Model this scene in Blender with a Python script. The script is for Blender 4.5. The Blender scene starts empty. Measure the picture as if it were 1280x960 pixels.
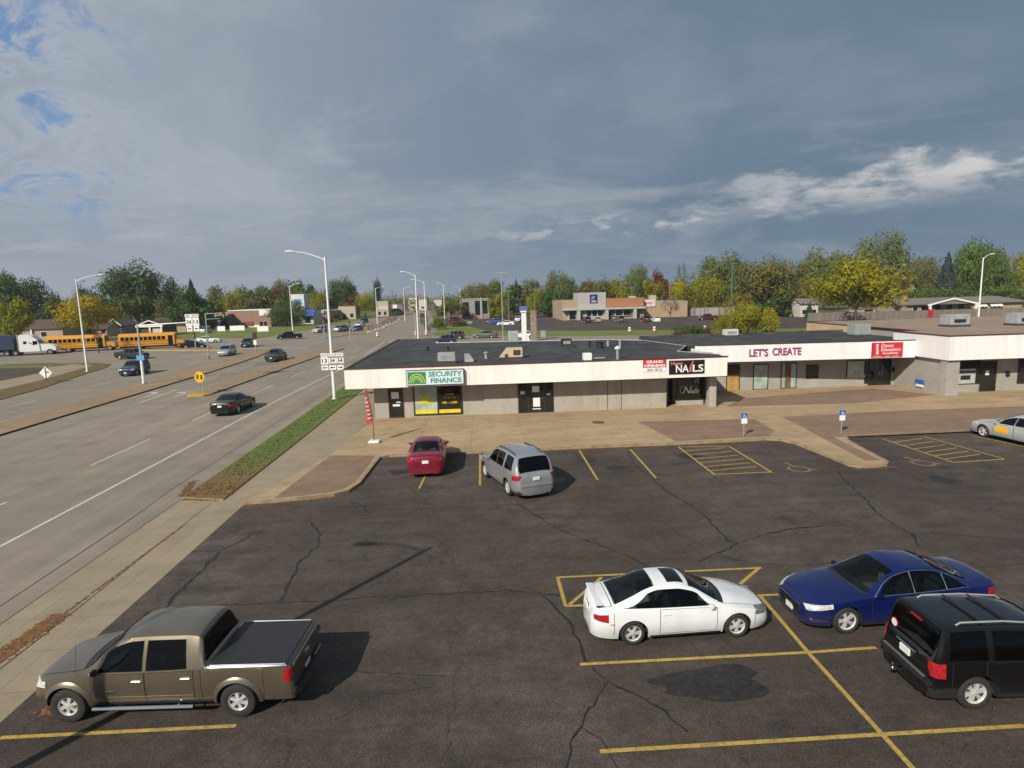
import bpy, bmesh, math, random
import numpy as np
from mathutils import Vector, Matrix, noise
R = math.radians
S = bpy.context.scene
COL = S.collection
random.seed(7)

# ---------------------------------------------------------------- camera (drone, 8.6 m up)
F, PITCH, ROLL, YAW, CH = 767.7, R(8.28), R(1.59), R(3.03), 8.62
_fw = Vector((math.sin(YAW)*math.cos(PITCH), math.cos(YAW)*math.cos(PITCH), -math.sin(PITCH)))
_r0 = Vector((math.cos(YAW), -math.sin(YAW), 0)); _u0 = _r0.cross(_fw)
_rt = _r0*math.cos(ROLL) - _u0*math.sin(ROLL); _up = _u0*math.cos(ROLL) + _r0*math.sin(ROLL)
cam = bpy.data.cameras.new('camera'); co = bpy.data.objects.new('camera', cam); COL.objects.link(co)
cam.sensor_width = 36; cam.lens = F/1280*36; cam.clip_end = 9000; cam.clip_start = 0.3
co.matrix_world = Matrix(((_rt.x, _up.x, -_fw.x, 0), (_rt.y, _up.y, -_fw.y, 0), (_rt.z, _up.z, -_fw.z, CH), (0, 0, 0, 1)))
S.camera = co

def _ray(x, y): return _fw*F + _rt*(x-640) - _up*(y-480)
def G(x, y, z=0.0):
    """survey: the point of the level plane z that the photograph shows at x, y"""
    d = _ray(x, y); t = (z-CH)/d.z
    return (d.x*t, d.y*t)
def AT(x, y, Y):
    """survey: the point at distance Y along the road that the photograph shows at x, y -> (X, Z)"""
    d = _ray(x, y); t = Y/d.y
    return d.x*t, d.z*t + CH

# ---------------------------------------------------------------- tagging
def tag(o, label=None, cat=None, group=None, kind=None):
    if label: o['label'] = label
    if cat: o['category'] = cat
    if group: o['group'] = group
    if kind: o['kind'] = kind
    return o
def empty(name, loc=(0, 0, 0), rz=0.0, parent=None):
    o = bpy.data.objects.new(name, None); COL.objects.link(o)
    o.location = loc; o.rotation_euler = (0, 0, rz); o.empty_display_size = .3
    if parent: o.parent = parent
    return o
def thing(name, label, cat, loc=(0, 0, 0), rz=0.0, group=None):
    return tag(empty(name, loc, rz), label, cat, group)

# ---------------------------------------------------------------- materials
def _nt(name):
    m = bpy.data.materials.new(name); m.use_nodes = True
    nt = m.node_tree; return m, nt, nt.nodes['Principled BSDF']
def mat(name, col, rough=.6, metal=0.0, var=.12, scale=3.0, bump=0.0, bscale=60.0, coat=0.0, spec=.5, dark=None, alpha=None):
    """principled colour broken up by two octaves of procedural noise in object space"""
    m, nt, b = _nt(name); L = nt.links
    tc = nt.nodes.new('ShaderNodeTexCoord')
    n = nt.nodes.new('ShaderNodeTexNoise'); n.inputs['Scale'].default_value = scale; n.inputs['Detail'].default_value = 6
    L.new(tc.outputs['Object'], n.inputs['Vector'])
    mr = nt.nodes.new('ShaderNodeMapRange'); mr.inputs[1].default_value = .3; mr.inputs[2].default_value = .7
    mr.inputs[3].default_value = 1-var; mr.inputs[4].default_value = 1+var
    L.new(n.outputs['Fac'], mr.inputs[0])
    mx = nt.nodes.new('ShaderNodeVectorMath'); mx.operation = 'SCALE'; mx.inputs[0].default_value = col
    L.new(mr.outputs[0], mx.inputs['Scale']); L.new(mx.outputs[0], b.inputs['Base Color'])
    b.inputs['Roughness'].default_value = rough; b.inputs['Metallic'].default_value = metal
    b.inputs['Specular IOR Level'].default_value = spec
    if coat: b.inputs['Coat Weight'].default_value = coat; b.inputs['Coat Roughness'].default_value = .04
    if bump:
        n2 = nt.nodes.new('ShaderNodeTexNoise'); n2.inputs['Scale'].default_value = bscale; n2.inputs['Detail'].default_value = 4
        L.new(tc.outputs['Object'], n2.inputs['Vector'])
        bp = nt.nodes.new('ShaderNodeBump'); bp.inputs['Strength'].default_value = bump; bp.inputs['Distance'].default_value = .02
        L.new(n2.outputs['Fac'], bp.inputs['Height']); L.new(bp.outputs['Normal'], b.inputs['Normal'])
    return m

def N(nt, t, **k):
    n = nt.nodes.new('ShaderNode'+t)
    for a, v in k.items():
        if a.startswith('i_'):
            a = a[2:]; a = int(a) if a.isdigit() else a
            n.inputs[a].default_value = v
        else: setattr(n, a, v)
    return n
def ground_mat(name, cols, scales, rough=.9, speck=None, joints=None, streak=None, bump=.3, bscale=25, jcol=.55, blotch=None, aged=False):
    """large-scale ground: three colours mixed by two noises of world position, fine speckle, slab joints, wheel streaks"""
    m, nt, b = _nt(name); L = nt.links
    geo = N(nt, 'NewGeometry'); P = geo.outputs['Position']
    def noise(sc, vec=P, det=6, ro=.6):
        n = N(nt, 'TexNoise', i_Scale=sc, i_Detail=det, i_Roughness=ro); L.new(vec, n.inputs['Vector']); return n.outputs['Fac']
    def ramp(fac, a, c, lo, hi):
        r = N(nt, 'MapRange', i_1=lo, i_2=hi); L.new(fac, r.inputs[0])
        mx = N(nt, 'Mix', data_type='RGBA'); L.new(r.outputs[0], mx.inputs[0])
        for i, v in ((6, a), (7, c)):
            if isinstance(v, tuple): mx.inputs[i].default_value = (*v, 1)
            else: L.new(v, mx.inputs[i])
        return mx.outputs[2]
    c = ramp(noise(scales[0]), cols[0], cols[1], .38, .62)
    c = ramp(noise(scales[1]), c, cols[2], .45, .75)
    def mul(c, fac, lo, hi, fl, fh):
        r = N(nt, 'MapRange', i_1=lo, i_2=hi, i_3=fl, i_4=fh); L.new(fac, r.inputs[0])
        s = N(nt, 'VectorMath', operation='SCALE'); L.new(c, s.inputs[0]); L.new(r.outputs[0], s.inputs['Scale']); return s.outputs[0]
    if streak:
        mp = N(nt, 'Mapping'); mp.inputs['Scale'].default_value = streak[0]; L.new(P, mp.inputs['Vector'])
        c = mul(c, noise(1.0, mp.outputs[0], 4), .35, .65, 1-streak[1], 1+streak[1])
    if blotch:
        c = mul(c, noise(blotch[0], det=3), .3, .7, 1-blotch[1], 1+blotch[1])
    if speck: c = mul(c, noise(speck[0], det=2), .3, .7, 1-speck[1], 1+speck[1])
    if joints:
        mp = N(nt, 'Mapping'); mp.inputs['Location'].default_value = (joints[2], joints[3], 0); L.new(P, mp.inputs['Vector'])
        br = N(nt, 'TexBrick', offset=0.0, i_Scale=1.0)
        br.inputs['Brick Width'].default_value = joints[0]; br.inputs['Row Height'].default_value = joints[1]
        br.inputs['Mortar Size'].default_value = joints[4]; br.inputs['Mortar Smooth'].default_value = .2
        br.inputs['Color1'].default_value = (1, 1, 1, 1); br.inputs['Color2'].default_value = (.9, .9, .9, 1); br.inputs['Mortar'].default_value = (jcol, jcol, jcol, 1)
        L.new(mp.outputs[0], br.inputs['Vector'])
        vm = N(nt, 'VectorMath', operation='MULTIPLY'); L.new(c, vm.inputs[0]); L.new(br.outputs['Color'], vm.inputs[1]); c = vm.outputs[0]
    if aged:   # coarse aggregate, a web of hairline cracks where the surface is worn, pale patches
        v = N(nt, 'TexVoronoi', i_Scale=55); L.new(P, v.inputs['Vector']); sv = N(nt, 'SeparateColor'); L.new(v.outputs['Color'], sv.inputs[0]); c = mul(c, sv.outputs[0], .0, 1.0, .72, 1.34)
        dn = N(nt, 'TexNoise', i_Scale=1.3, i_Detail=5); L.new(P, dn.inputs['Vector']); wv = N(nt, 'VectorMath', operation='MULTIPLY_ADD'); wv.inputs[1].default_value = (.9, .9, 0); L.new(dn.outputs['Color'], wv.inputs[0]); L.new(P, wv.inputs[2])
        for sc, wd, lo in ((.16, .004, .0), (.75, .011, .52), (2.4, .03, .60)):
            e = N(nt, 'TexVoronoi', feature='DISTANCE_TO_EDGE', i_Scale=sc); L.new(wv.outputs[0], e.inputs['Vector'])
            ln = N(nt, 'MapRange', i_1=wd, i_2=0, i_3=0, i_4=1); L.new(e.outputs['Distance'], ln.inputs[0])
            mk = N(nt, 'MapRange', i_1=lo, i_2=lo+.08); L.new(noise(.21+sc*.1, det=3), mk.inputs[0])
            pr = N(nt, 'Math', operation='MULTIPLY'); L.new(ln.outputs[0], pr.inputs[0]); L.new(mk.outputs[0], pr.inputs[1]); c = mul(c, pr.outputs[0], 0, 1, 1, .64)
        c = mul(c, noise(.33, det=7, ro=.7), .55, .72, 1, 1.14)
    L.new(c, b.inputs['Base Color']); b.inputs['Roughness'].default_value = rough; b.inputs['Specular IOR Level'].default_value = .3
    if bump:
        bp = N(nt, 'Bump', i_Strength=bump, i_Distance=.02); L.new(noise(bscale, det=5), bp.inputs['Height']); L.new(bp.outputs['Normal'], b.inputs['Normal'])
    return m

def paint(name, col, metal=0.0, rough=.35, dust=.35):
    m, nt, b = _nt(name); L = nt.links
    tc = N(nt, 'TexCoord'); n = N(nt, 'TexNoise', i_Scale=1.6, i_Detail=5); L.new(tc.outputs['Object'], n.inputs['Vector'])
    mr = N(nt, 'MapRange', i_1=.3, i_2=.7, i_3=.9, i_4=1.08); L.new(n.outputs['Fac'], mr.inputs[0])
    s = N(nt, 'VectorMath', operation='SCALE'); s.inputs[0].default_value = col; L.new(mr.outputs[0], s.inputs['Scale'])
    # dust that gathers low on the doors
    sx = N(nt, 'SeparateXYZ'); L.new(tc.outputs['Object'], sx.inputs[0])
    d = N(nt, 'MapRange', i_1=.62, i_2=.25, i_3=0, i_4=dust); L.new(sx.outputs['Z'], d.inputs[0])
    mx = N(nt, 'Mix', data_type='RGBA'); L.new(d.outputs[0], mx.inputs[0]); L.new(s.outputs[0], mx.inputs[6]); mx.inputs[7].default_value = (.16, .14, .115, 1)
    gb = N(nt, 'NewGeometry'); m3 = N(nt, 'Mix', data_type='RGBA'); L.new(gb.outputs['Backfacing'], m3.inputs[0]); L.new(mx.outputs[2], m3.inputs[6]); m3.inputs[7].default_value = (.05, .048, .046, 1)   # headlining
    L.new(m3.outputs[2], b.inputs['Base Color'])
    b.inputs['Metallic'].default_value = metal; b.inputs['Roughness'].default_value = rough
    b.inputs['Coat Weight'].default_value = .7; b.inputs['Coat Roughness'].default_value = .04; b.inputs['Specular IOR Level'].default_value = .25
    return m
def glassy(name, col=(.012, .018, .02), rough=.06, spec=.6):
    return mat(name, col, rough, 0, .3, 1.5, spec=spec)

M = {}
M['black'] = mat('black_plastic', (.018, .018, .019), .55)
M['rubber'] = mat('tyre_rubber', (.022, .021, .02), .85, var=.25, scale=12)
M['rim'] = mat('alloy_rim', (.62, .62, .61), .32, .35)
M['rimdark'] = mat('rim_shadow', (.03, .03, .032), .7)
M['chrome'] = mat('chrome', (.75, .75, .75), .14, 1.0, var=.05)
M['glass'] = glassy('car_glass', (.006, .009, .010), .05, .3)
M['glass_green'] = glassy('windscreen_glass', (.009, .024, .022), .05, .3)
def clear_glass(name, tint):
    m, nt, b = _nt(name); L = nt.links; nt.nodes.remove(b)
    t = N(nt, 'BsdfTransparent'); t.inputs[0].default_value = (*tint, 1); g = N(nt, 'BsdfGlossy'); g.inputs['Roughness'].default_value = .03
    f = N(nt, 'Fresnel', i_IOR=1.45); ms = N(nt, 'MixShader'); L.new(f.outputs[0], ms.inputs[0]); L.new(t.outputs[0], ms.inputs[1]); L.new(g.outputs[0], ms.inputs[2]); L.new(ms.outputs[0], nt.nodes['Material Output'].inputs['Surface'])
    return m
M['clear'] = clear_glass('clear_car_glass', (.50, .62, .58)); M['tinted'] = clear_glass('tinted_car_glass', (.20, .24, .235)); M['privacy'] = clear_glass('privacy_glass', (.07, .08, .08))
M['seat'] = mat('seat_fabric', (.13, .125, .12), .9, var=.2); M['dash'] = mat('dashboard_plastic', (.035, .034, .034), .7)
M['lamp'] = mat('headlight_lens', (.62, .63, .64), .12, .25, var=.3, scale=14)
M['lamp_dark'] = mat('smoked_headlight_lens', (.20, .205, .21), .1, .3, var=.5, scale=12, coat=.6)
M['red_lens'] = mat('tail_light_lens', (.32, .012, .018), .15, var=.3, scale=14, coat=.6)
M['plate'] = mat('licence_plate', (.72, .72, .70), .5)
M['under'] = mat('underbody', (.012, .012, .012), .9)
M['tonneau'] = mat('tonneau_vinyl', (.020, .021, .025), .6, bump=.08, bscale=120)
M['white_paint'] = mat('white_painted_steel', (.74, .74, .72), .45, var=.06)
M['galv'] = mat('galvanised_steel', (.42, .43, .43), .5, .5, var=.12)
M['galv_dull'] = mat('weathered_sheet_metal', (.36, .37, .37), .6, .2, var=.2, scale=2)
M['dark_metal'] = mat('dark_painted_metal', (.05, .05, .052), .5)
M['sign_white'] = mat('sign_white', (.78, .78, .76), .45, var=.04)
M['sign_black'] = mat('sign_black', (.02, .02, .02), .5)
M['sign_yellow'] = mat('sign_yellow', (.75, .42, .02), .45, var=.06)
M['sign_blue'] = mat('sign_blue', (.03, .10, .42), .45)
M['sign_green'] = mat('sign_green', (.03, .22, .12), .45)
M['sign_red'] = mat('sign_red', (.50, .02, .035), .5)
M['line_yellow'] = ground_mat('yellow_line_paint', [(.46, .32, .07), (.40, .27, .06), (.20, .15, .07)], (1.5, 9), .8, (60, .3), bump=.2)
M['line_white'] = ground_mat('white_line_paint', [(.58, .57, .53), (.50, .48, .44), (.36, .33, .28)], (1.2, 7), .8, (60, .15), bump=.2)
M['asphalt'] = ground_mat('lot_asphalt', [(.058, .045, .038), (.088, .071, .059), (.044, .036, .031)], (.13, .9), .92, (34, .38), streak=((.25, 1.4, 1), .14), blotch=(4.5, .16), bump=.9, bscale=45, aged=True)
M['tar'] = ground_mat('crack_sealer', [(.013, .012, .011), (.019, .017, .016), (.036, .031, .028)], (.7, 5), .55, bump=.2)
M['stain'] = ground_mat('oil_stain', [(.017, .016, .016), (.023, .021, .020), (.045, .038, .034)], (1.1, 6), .55, (40, .2), bump=.4)
M['road'] = ground_mat('road_concrete', [(.240, .208, .164), (.268, .230, .180), (.20, .172, .135)], (.06, .5), .9, (45, .14), (60, 6.1, 0, .9, .02), streak=((.9, .03, 1), .11), blotch=(2, .08), bump=.3, jcol=.86)
M['street'] = ground_mat('street_surface', [(.235, .204, .164), (.26, .224, .178), (.19, .163, .13)], (.05, .4), .9, (45, .12), streak=((.05, .6, 1), .10), bump=.3)
M['walk'] = ground_mat('sidewalk_concrete', [(.295, .24, .165), (.32, .26, .178), (.24, .19, .125)], (.22, .9), .9, (50, .12), (1.55, 1.7, .33, .2, .016), bump=.3, jcol=.74)
M['plaza'] = ground_mat('plaza_concrete', [(.375, .268, .160), (.405, .292, .178), (.31, .225, .138)], (.25, 1.1), .9, (45, .16), (3.1, 2.4, .6, .3, .016), streak=((.3, .9, 1), .10), bump=.4, jcol=.68)
M['paver'] = ground_mat('brown_pavers', [(.225, .150, .102), (.255, .170, .115), (.19, .125, .085)], (.3, 1.2), .9, (30, .18), (.8, .8, 0, 0, .02), streak=((.3, 1.2, 1), .08), bump=.5, jcol=.86)
M['curb'] = ground_mat('curb_concrete', [(.36, .27, .165), (.30, .22, .13), (.16, .12, .08)], (.5, 2.5), .9, (40, .15), bump=.4)
M['median'] = ground_mat('median_concrete', [(.26, .185, .11), (.30, .22, .135), (.185, .13, .08)], (.15, 1.2), .95, (40, .2), bump=.5)
M['grass'] = ground_mat('lawn_grass', [(.105, .150, .025), (.145, .185, .034), (.19, .16, .055)], (.12, .8), .95, (30, .35), bump=1, bscale=40)
M['land'] = ground_mat('open_ground', [(.110, .115, .040), (.150, .130, .060), (.21, .165, .10)], (.02, .12), .95, (8, .25), bump=.6, bscale=10)
M['leaf_litter'] = mat('leaf_litter', (.17, .085, .032), .9, var=.5, scale=9)
M['dirt'] = ground_mat('dry_grass_edge', [(.17, .105, .042), (.13, .085, .035), (.09, .10, .03)], (.6, 2.5), .95, (25, .35), bump=1)
M['verge'] = None
M['brick_red'] = mat('red_brick', (.30, .145, .105), .85, var=.15, scale=5)
M['edge_dark'] = ground_mat('dark_curb_face', [(.07, .045, .028), (.10, .065, .04), (.05, .035, .025)], (.4, 2), .95, bump=.3)  # darker brown for the side faces of the verge and medians

# ---------------------------------------------------------------- mesh builder
class MB:
    def __init__(s): s.v = []; s.f = []; s.m = []; s.sm = []
    def add(s, vs, fs, mi=0, smooth=False):
        k = len(s.v); s.v += [tuple(v) for v in vs]
        for f in fs: s.f.append([i+k for i in f]); s.m.append(mi); s.sm.append(smooth)
        return s
    def box(s, x0, x1, y0, y1, z0, z1, mi=0, bevel=0.0):
        if bevel:
            b = min(bevel, (x1-x0)*.45, (y1-y0)*.45, (z1-z0)*.45)
            bm = bmesh.new(); bmesh.ops.create_cube(bm, size=1)
            for v in bm.verts: v.co = ((x0+x1)/2+v.co.x*(x1-x0), (y0+y1)/2+v.co.y*(y1-y0), (z0+z1)/2+v.co.z*(z1-z0))
            bmesh.ops.bevel(bm, geom=bm.edges[:], offset=b, segments=2, affect='EDGES')
            bm.verts.index_update()
            s.add([v.co[:] for v in bm.verts], [[v.index for v in f.verts] for f in bm.faces], mi); bm.free(); return s
        return s.add([(x0, y0, z0), (x1, y0, z0), (x1, y1, z0), (x0, y1, z0), (x0, y0, z1), (x1, y0, z1), (x1, y1, z1), (x0, y1, z1)],
                     [(0, 3, 2, 1), (4, 5, 6, 7), (0, 1, 5, 4), (1, 2, 6, 5), (2, 3, 7, 6), (3, 0, 4, 7)], mi)
    def tube(s, pts, r, n=8, mi=0, cap=True, smooth=True):
        pts = [Vector(p) for p in pts]; rs = r if isinstance(r, (list, tuple)) else [r]*len(pts)
        vs = []; prev = None
        for i, p in enumerate(pts):
            t = (pts[min(i+1, len(pts)-1)]-pts[max(i-1, 0)]).normalized()
            a = prev if prev is not None else (Vector((1, 0, 0)) if abs(t.x) < .9 else Vector((0, 1, 0)))
            u = (a - t*a.dot(t)).normalized(); prev = u; w = t.cross(u)
            vs += [p + (u*math.cos(2*math.pi*k/n) + w*math.sin(2*math.pi*k/n))*rs[i] for k in range(n)]
        fs = [(i*n+k, i*n+(k+1) % n, (i+1)*n+(k+1) % n, (i+1)*n+k) for i in range(len(pts)-1) for k in range(n)]
        s.add(vs, fs, mi, smooth)
        if cap: s.add(vs[:n], [tuple(range(n))[::-1]], mi); s.add(vs[-n:], [tuple(range(n))], mi)
        return s
    def lathe(s, prof, n=20, axis='y', mi=0, c=(0, 0, 0), smooth=True):
        """prof: (r, h) pairs, turned round the axis"""
        vs = []
        for r, h in prof:
            for k in range(n):
                a = 2*math.pi*k/n; p = (r*math.cos(a), h, r*math.sin(a)) if axis == 'y' else (r*math.cos(a), r*math.sin(a), h)
                vs.append((p[0]+c[0], p[1]+c[1], p[2]+c[2]))
        fs = []
        for i in range(len(prof)-1):
            for k in range(n):
                f = (i*n+k, i*n+(k+1) % n, (i+1)*n+(k+1) % n, (i+1)*n+k)
                fs.append(f if axis == 'z' else f[::-1])
        return s.add(vs, fs, mi, smooth)
    def prism(s, poly, z0, z1, mi=0, mside=None):
        n = len(poly); a = sum(poly[i][0]*poly[(i+1) % n][1]-poly[(i+1) % n][0]*poly[i][1] for i in range(n))
        if a < 0: poly = poly[::-1]
        vs = [(p[0], p[1], z0) for p in poly] + [(p[0], p[1], z1) for p in poly]
        s.add(vs, [tuple(range(n, 2*n))], mi); s.add(vs, [tuple(range(n))[::-1]], mi)
        return s.add(vs, [(i, (i+1) % n, n+(i+1) % n, n+i) for i in range(n)], mi if mside is None else mside)
    def wallpoly(s, poly, y0, y1, mi=0):
        """outline in x,z pushed from y0 to y1"""
        n = len(poly); vs = [(p[0], y0, p[1]) for p in poly]+[(p[0], y1, p[1]) for p in poly]
        a = sum(poly[i][0]*poly[(i+1) % n][1]-poly[(i+1) % n][0]*poly[i][1] for i in range(n))
        fr = tuple(range(n)); bk = tuple(range(2*n-1, n-1, -1))
        sd = [((i+1) % n, i, n+i, n+(i+1) % n) for i in range(n)]
        if a < 0: fr = fr[::-1]; bk = bk[::-1]; sd = [f[::-1] for f in sd]
        return s.add(vs, [fr, bk]+sd, mi)
    def sheet(s, poly, z, mi=0):
        n = len(poly); a = sum(poly[i][0]*poly[(i+1) % n][1]-poly[(i+1) % n][0]*poly[i][1] for i in range(n))
        if a < 0: poly = poly[::-1]
        return s.add([(p[0], p[1], z) for p in poly], [tuple(range(n))], mi)
    def strip(s, pts, w, z, mi=0, jit=0.0):
        pts = [Vector((p[0], p[1])) for p in pts]; vs = []
        ws = w if isinstance(w, (list, tuple)) else [w]*len(pts)
        for i, p in enumerate(pts):
            t = (pts[min(i+1, len(pts)-1)]-pts[max(i-1, 0)]).normalized(); nrm = Vector((-t.y, t.x))
            h = ws[i]/2*(1+random.uniform(-jit, jit))
            vs += [(p.x+nrm.x*h, p.y+nrm.y*h, z), (p.x-nrm.x*h, p.y-nrm.y*h, z)]
        return s.add(vs, [(2*i+1, 2*i+3, 2*i+2, 2*i) for i in range(len(pts)-1)], mi)
    def build(s, name, mats, parent=None, angle=35):
        me = bpy.data.meshes.new(name); me.from_pydata(s.v, [], s.f)
        mats = mats if isinstance(mats, (list, tuple)) else [mats]
        for m in mats: me.materials.append(m)
        me.polygons.foreach_set('material_index', s.m); me.polygons.foreach_set('use_smooth', s.sm)
        if any(s.sm): me.set_sharp_from_angle(angle=R(angle))
        me.update()
        o = bpy.data.objects.new(name, me); COL.objects.link(o)
        if parent: o.parent = parent
        return o

def text_mesh(txt, size, depth=.01, shear=0.0, bold=0.0, align='LEFT', space=1.0, width=None, height=None):
    """lettering as a mesh in the x,z plane facing -y, left/bottom at the origin"""
    c = bpy.data.curves.new('lettering', 'FONT'); c.body = txt; c.size = size; c.extrude = depth/2; c.shear = shear
    c.offset = bold; c.space_character = space; c.resolution_u = 3
    o = bpy.data.objects.new('lettering', c); COL.objects.link(o)
    dg = bpy.context.evaluated_depsgraph_get(); me = bpy.data.meshes.new_from_object(o.evaluated_get(dg))
    bpy.data.objects.remove(o); bpy.data.curves.remove(c)
    v = np.zeros(len(me.vertices)*3); me.vertices.foreach_get('co', v); v = v.reshape(-1, 3)
    mn, mx = v.min(0), v.max(0); v = v-np.array([mn[0], mn[1], 0])
    if width: v[:, 0] *= width/(mx[0]-mn[0])
    if height: v[:, 1] *= height/(mx[1]-mn[1])
    w = v[:, 0].max()
    if align == 'CENTER': v[:, 0] -= w/2
    fs = [tuple(p.vertices) for p in me.polygons]; vs = [(a, -z, b) for a, b, z in v]
    bpy.data.meshes.remove(me)
    return vs, fs
def letters(name, lines, m, parent, loc):
    """lines: (text, x, z, kwargs) collected in one lettering mesh, placed with its front at loc"""
    b = MB()
    for t, x, z, k in lines:
        vs, fs = text_mesh(t, k.pop('size', .3), **k)
        b.add([(a+x, y, c+z) for a, y, c in vs], fs)
    o = b.build(name, m, parent); o.location = loc
    return o
def copy_tree(o, parent=None):
    c = o.copy(); COL.objects.link(c); c.parent = parent
    for ch in list(o.children): copy_tree(ch, c)
    return c

def verge_mat():
    """kerb strip: living grass, dead and leafy at its near end"""
    m, nt, b = _nt('verge_grass'); L = nt.links; g = N(nt, 'NewGeometry'); sx = N(nt, 'SeparateXYZ'); L.new(g.outputs['Position'], sx.inputs[0])
    n = N(nt, 'TexNoise', i_Scale=1.3, i_Detail=6); L.new(g.outputs['Position'], n.inputs['Vector']); n2 = N(nt, 'TexNoise', i_Scale=22, i_Detail=3); L.new(g.outputs['Position'], n2.inputs['Vector'])
    a = N(nt, 'MapRange', i_1=27, i_2=41); L.new(sx.outputs['Y'], a.inputs[0]); ad = N(nt, 'Math', operation='ADD'); L.new(a.outputs[0], ad.inputs[0]); L.new(n.outputs['Fac'], ad.inputs[1])
    r = N(nt, 'MapRange', i_1=.65, i_2=1.15); L.new(ad.outputs[0], r.inputs[0])
    mx = N(nt, 'Mix', data_type='RGBA'); L.new(r.outputs[0], mx.inputs[0]); mx.inputs[6].default_value = (.150, .100, .042, 1); mx.inputs[7].default_value = (.100, .140, .026, 1)
    r2 = N(nt, 'MapRange', i_1=.3, i_2=.7, i_3=.6, i_4=1.35); L.new(n2.outputs['Fac'], r2.inputs[0]); s = N(nt, 'VectorMath', operation='SCALE'); L.new(mx.outputs[2], s.inputs[0]); L.new(r2.outputs[0], s.inputs['Scale'])
    L.new(s.outputs[0], b.inputs['Base Color']); b.inputs['Roughness'].default_value = .95; return m
M['verge'] = verge_mat()
# ================================================================ vehicles
def pchip(pts):
    xs = np.array([p[0] for p in pts], float); ys = np.array([p[1] for p in pts], float)
    h = np.diff(xs); d = np.diff(ys)/h; m = np.zeros(len(xs))
    for i in range(1, len(xs)-1):
        if d[i-1]*d[i] > 0:
            w1, w2 = 2*h[i]+h[i-1], h[i]+2*h[i-1]; m[i] = (w1+w2)/(w1/d[i-1]+w2/d[i])
    m[0], m[-1] = d[0], d[-1]
    def f(x):
        x = min(max(x, xs[0]), xs[-1]); i = min(int(np.searchsorted(xs, x, side='right')-1), len(h)-1); i = max(i, 0)
        t = (x-xs[i])/h[i]
        return float((2*t**3-3*t*t+1)*ys[i]+(t**3-2*t*t+t)*h[i]*m[i]+(-2*t**3+3*t*t)*ys[i+1]+(t**3-t*t)*h[i]*m[i+1])
    return f

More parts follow.
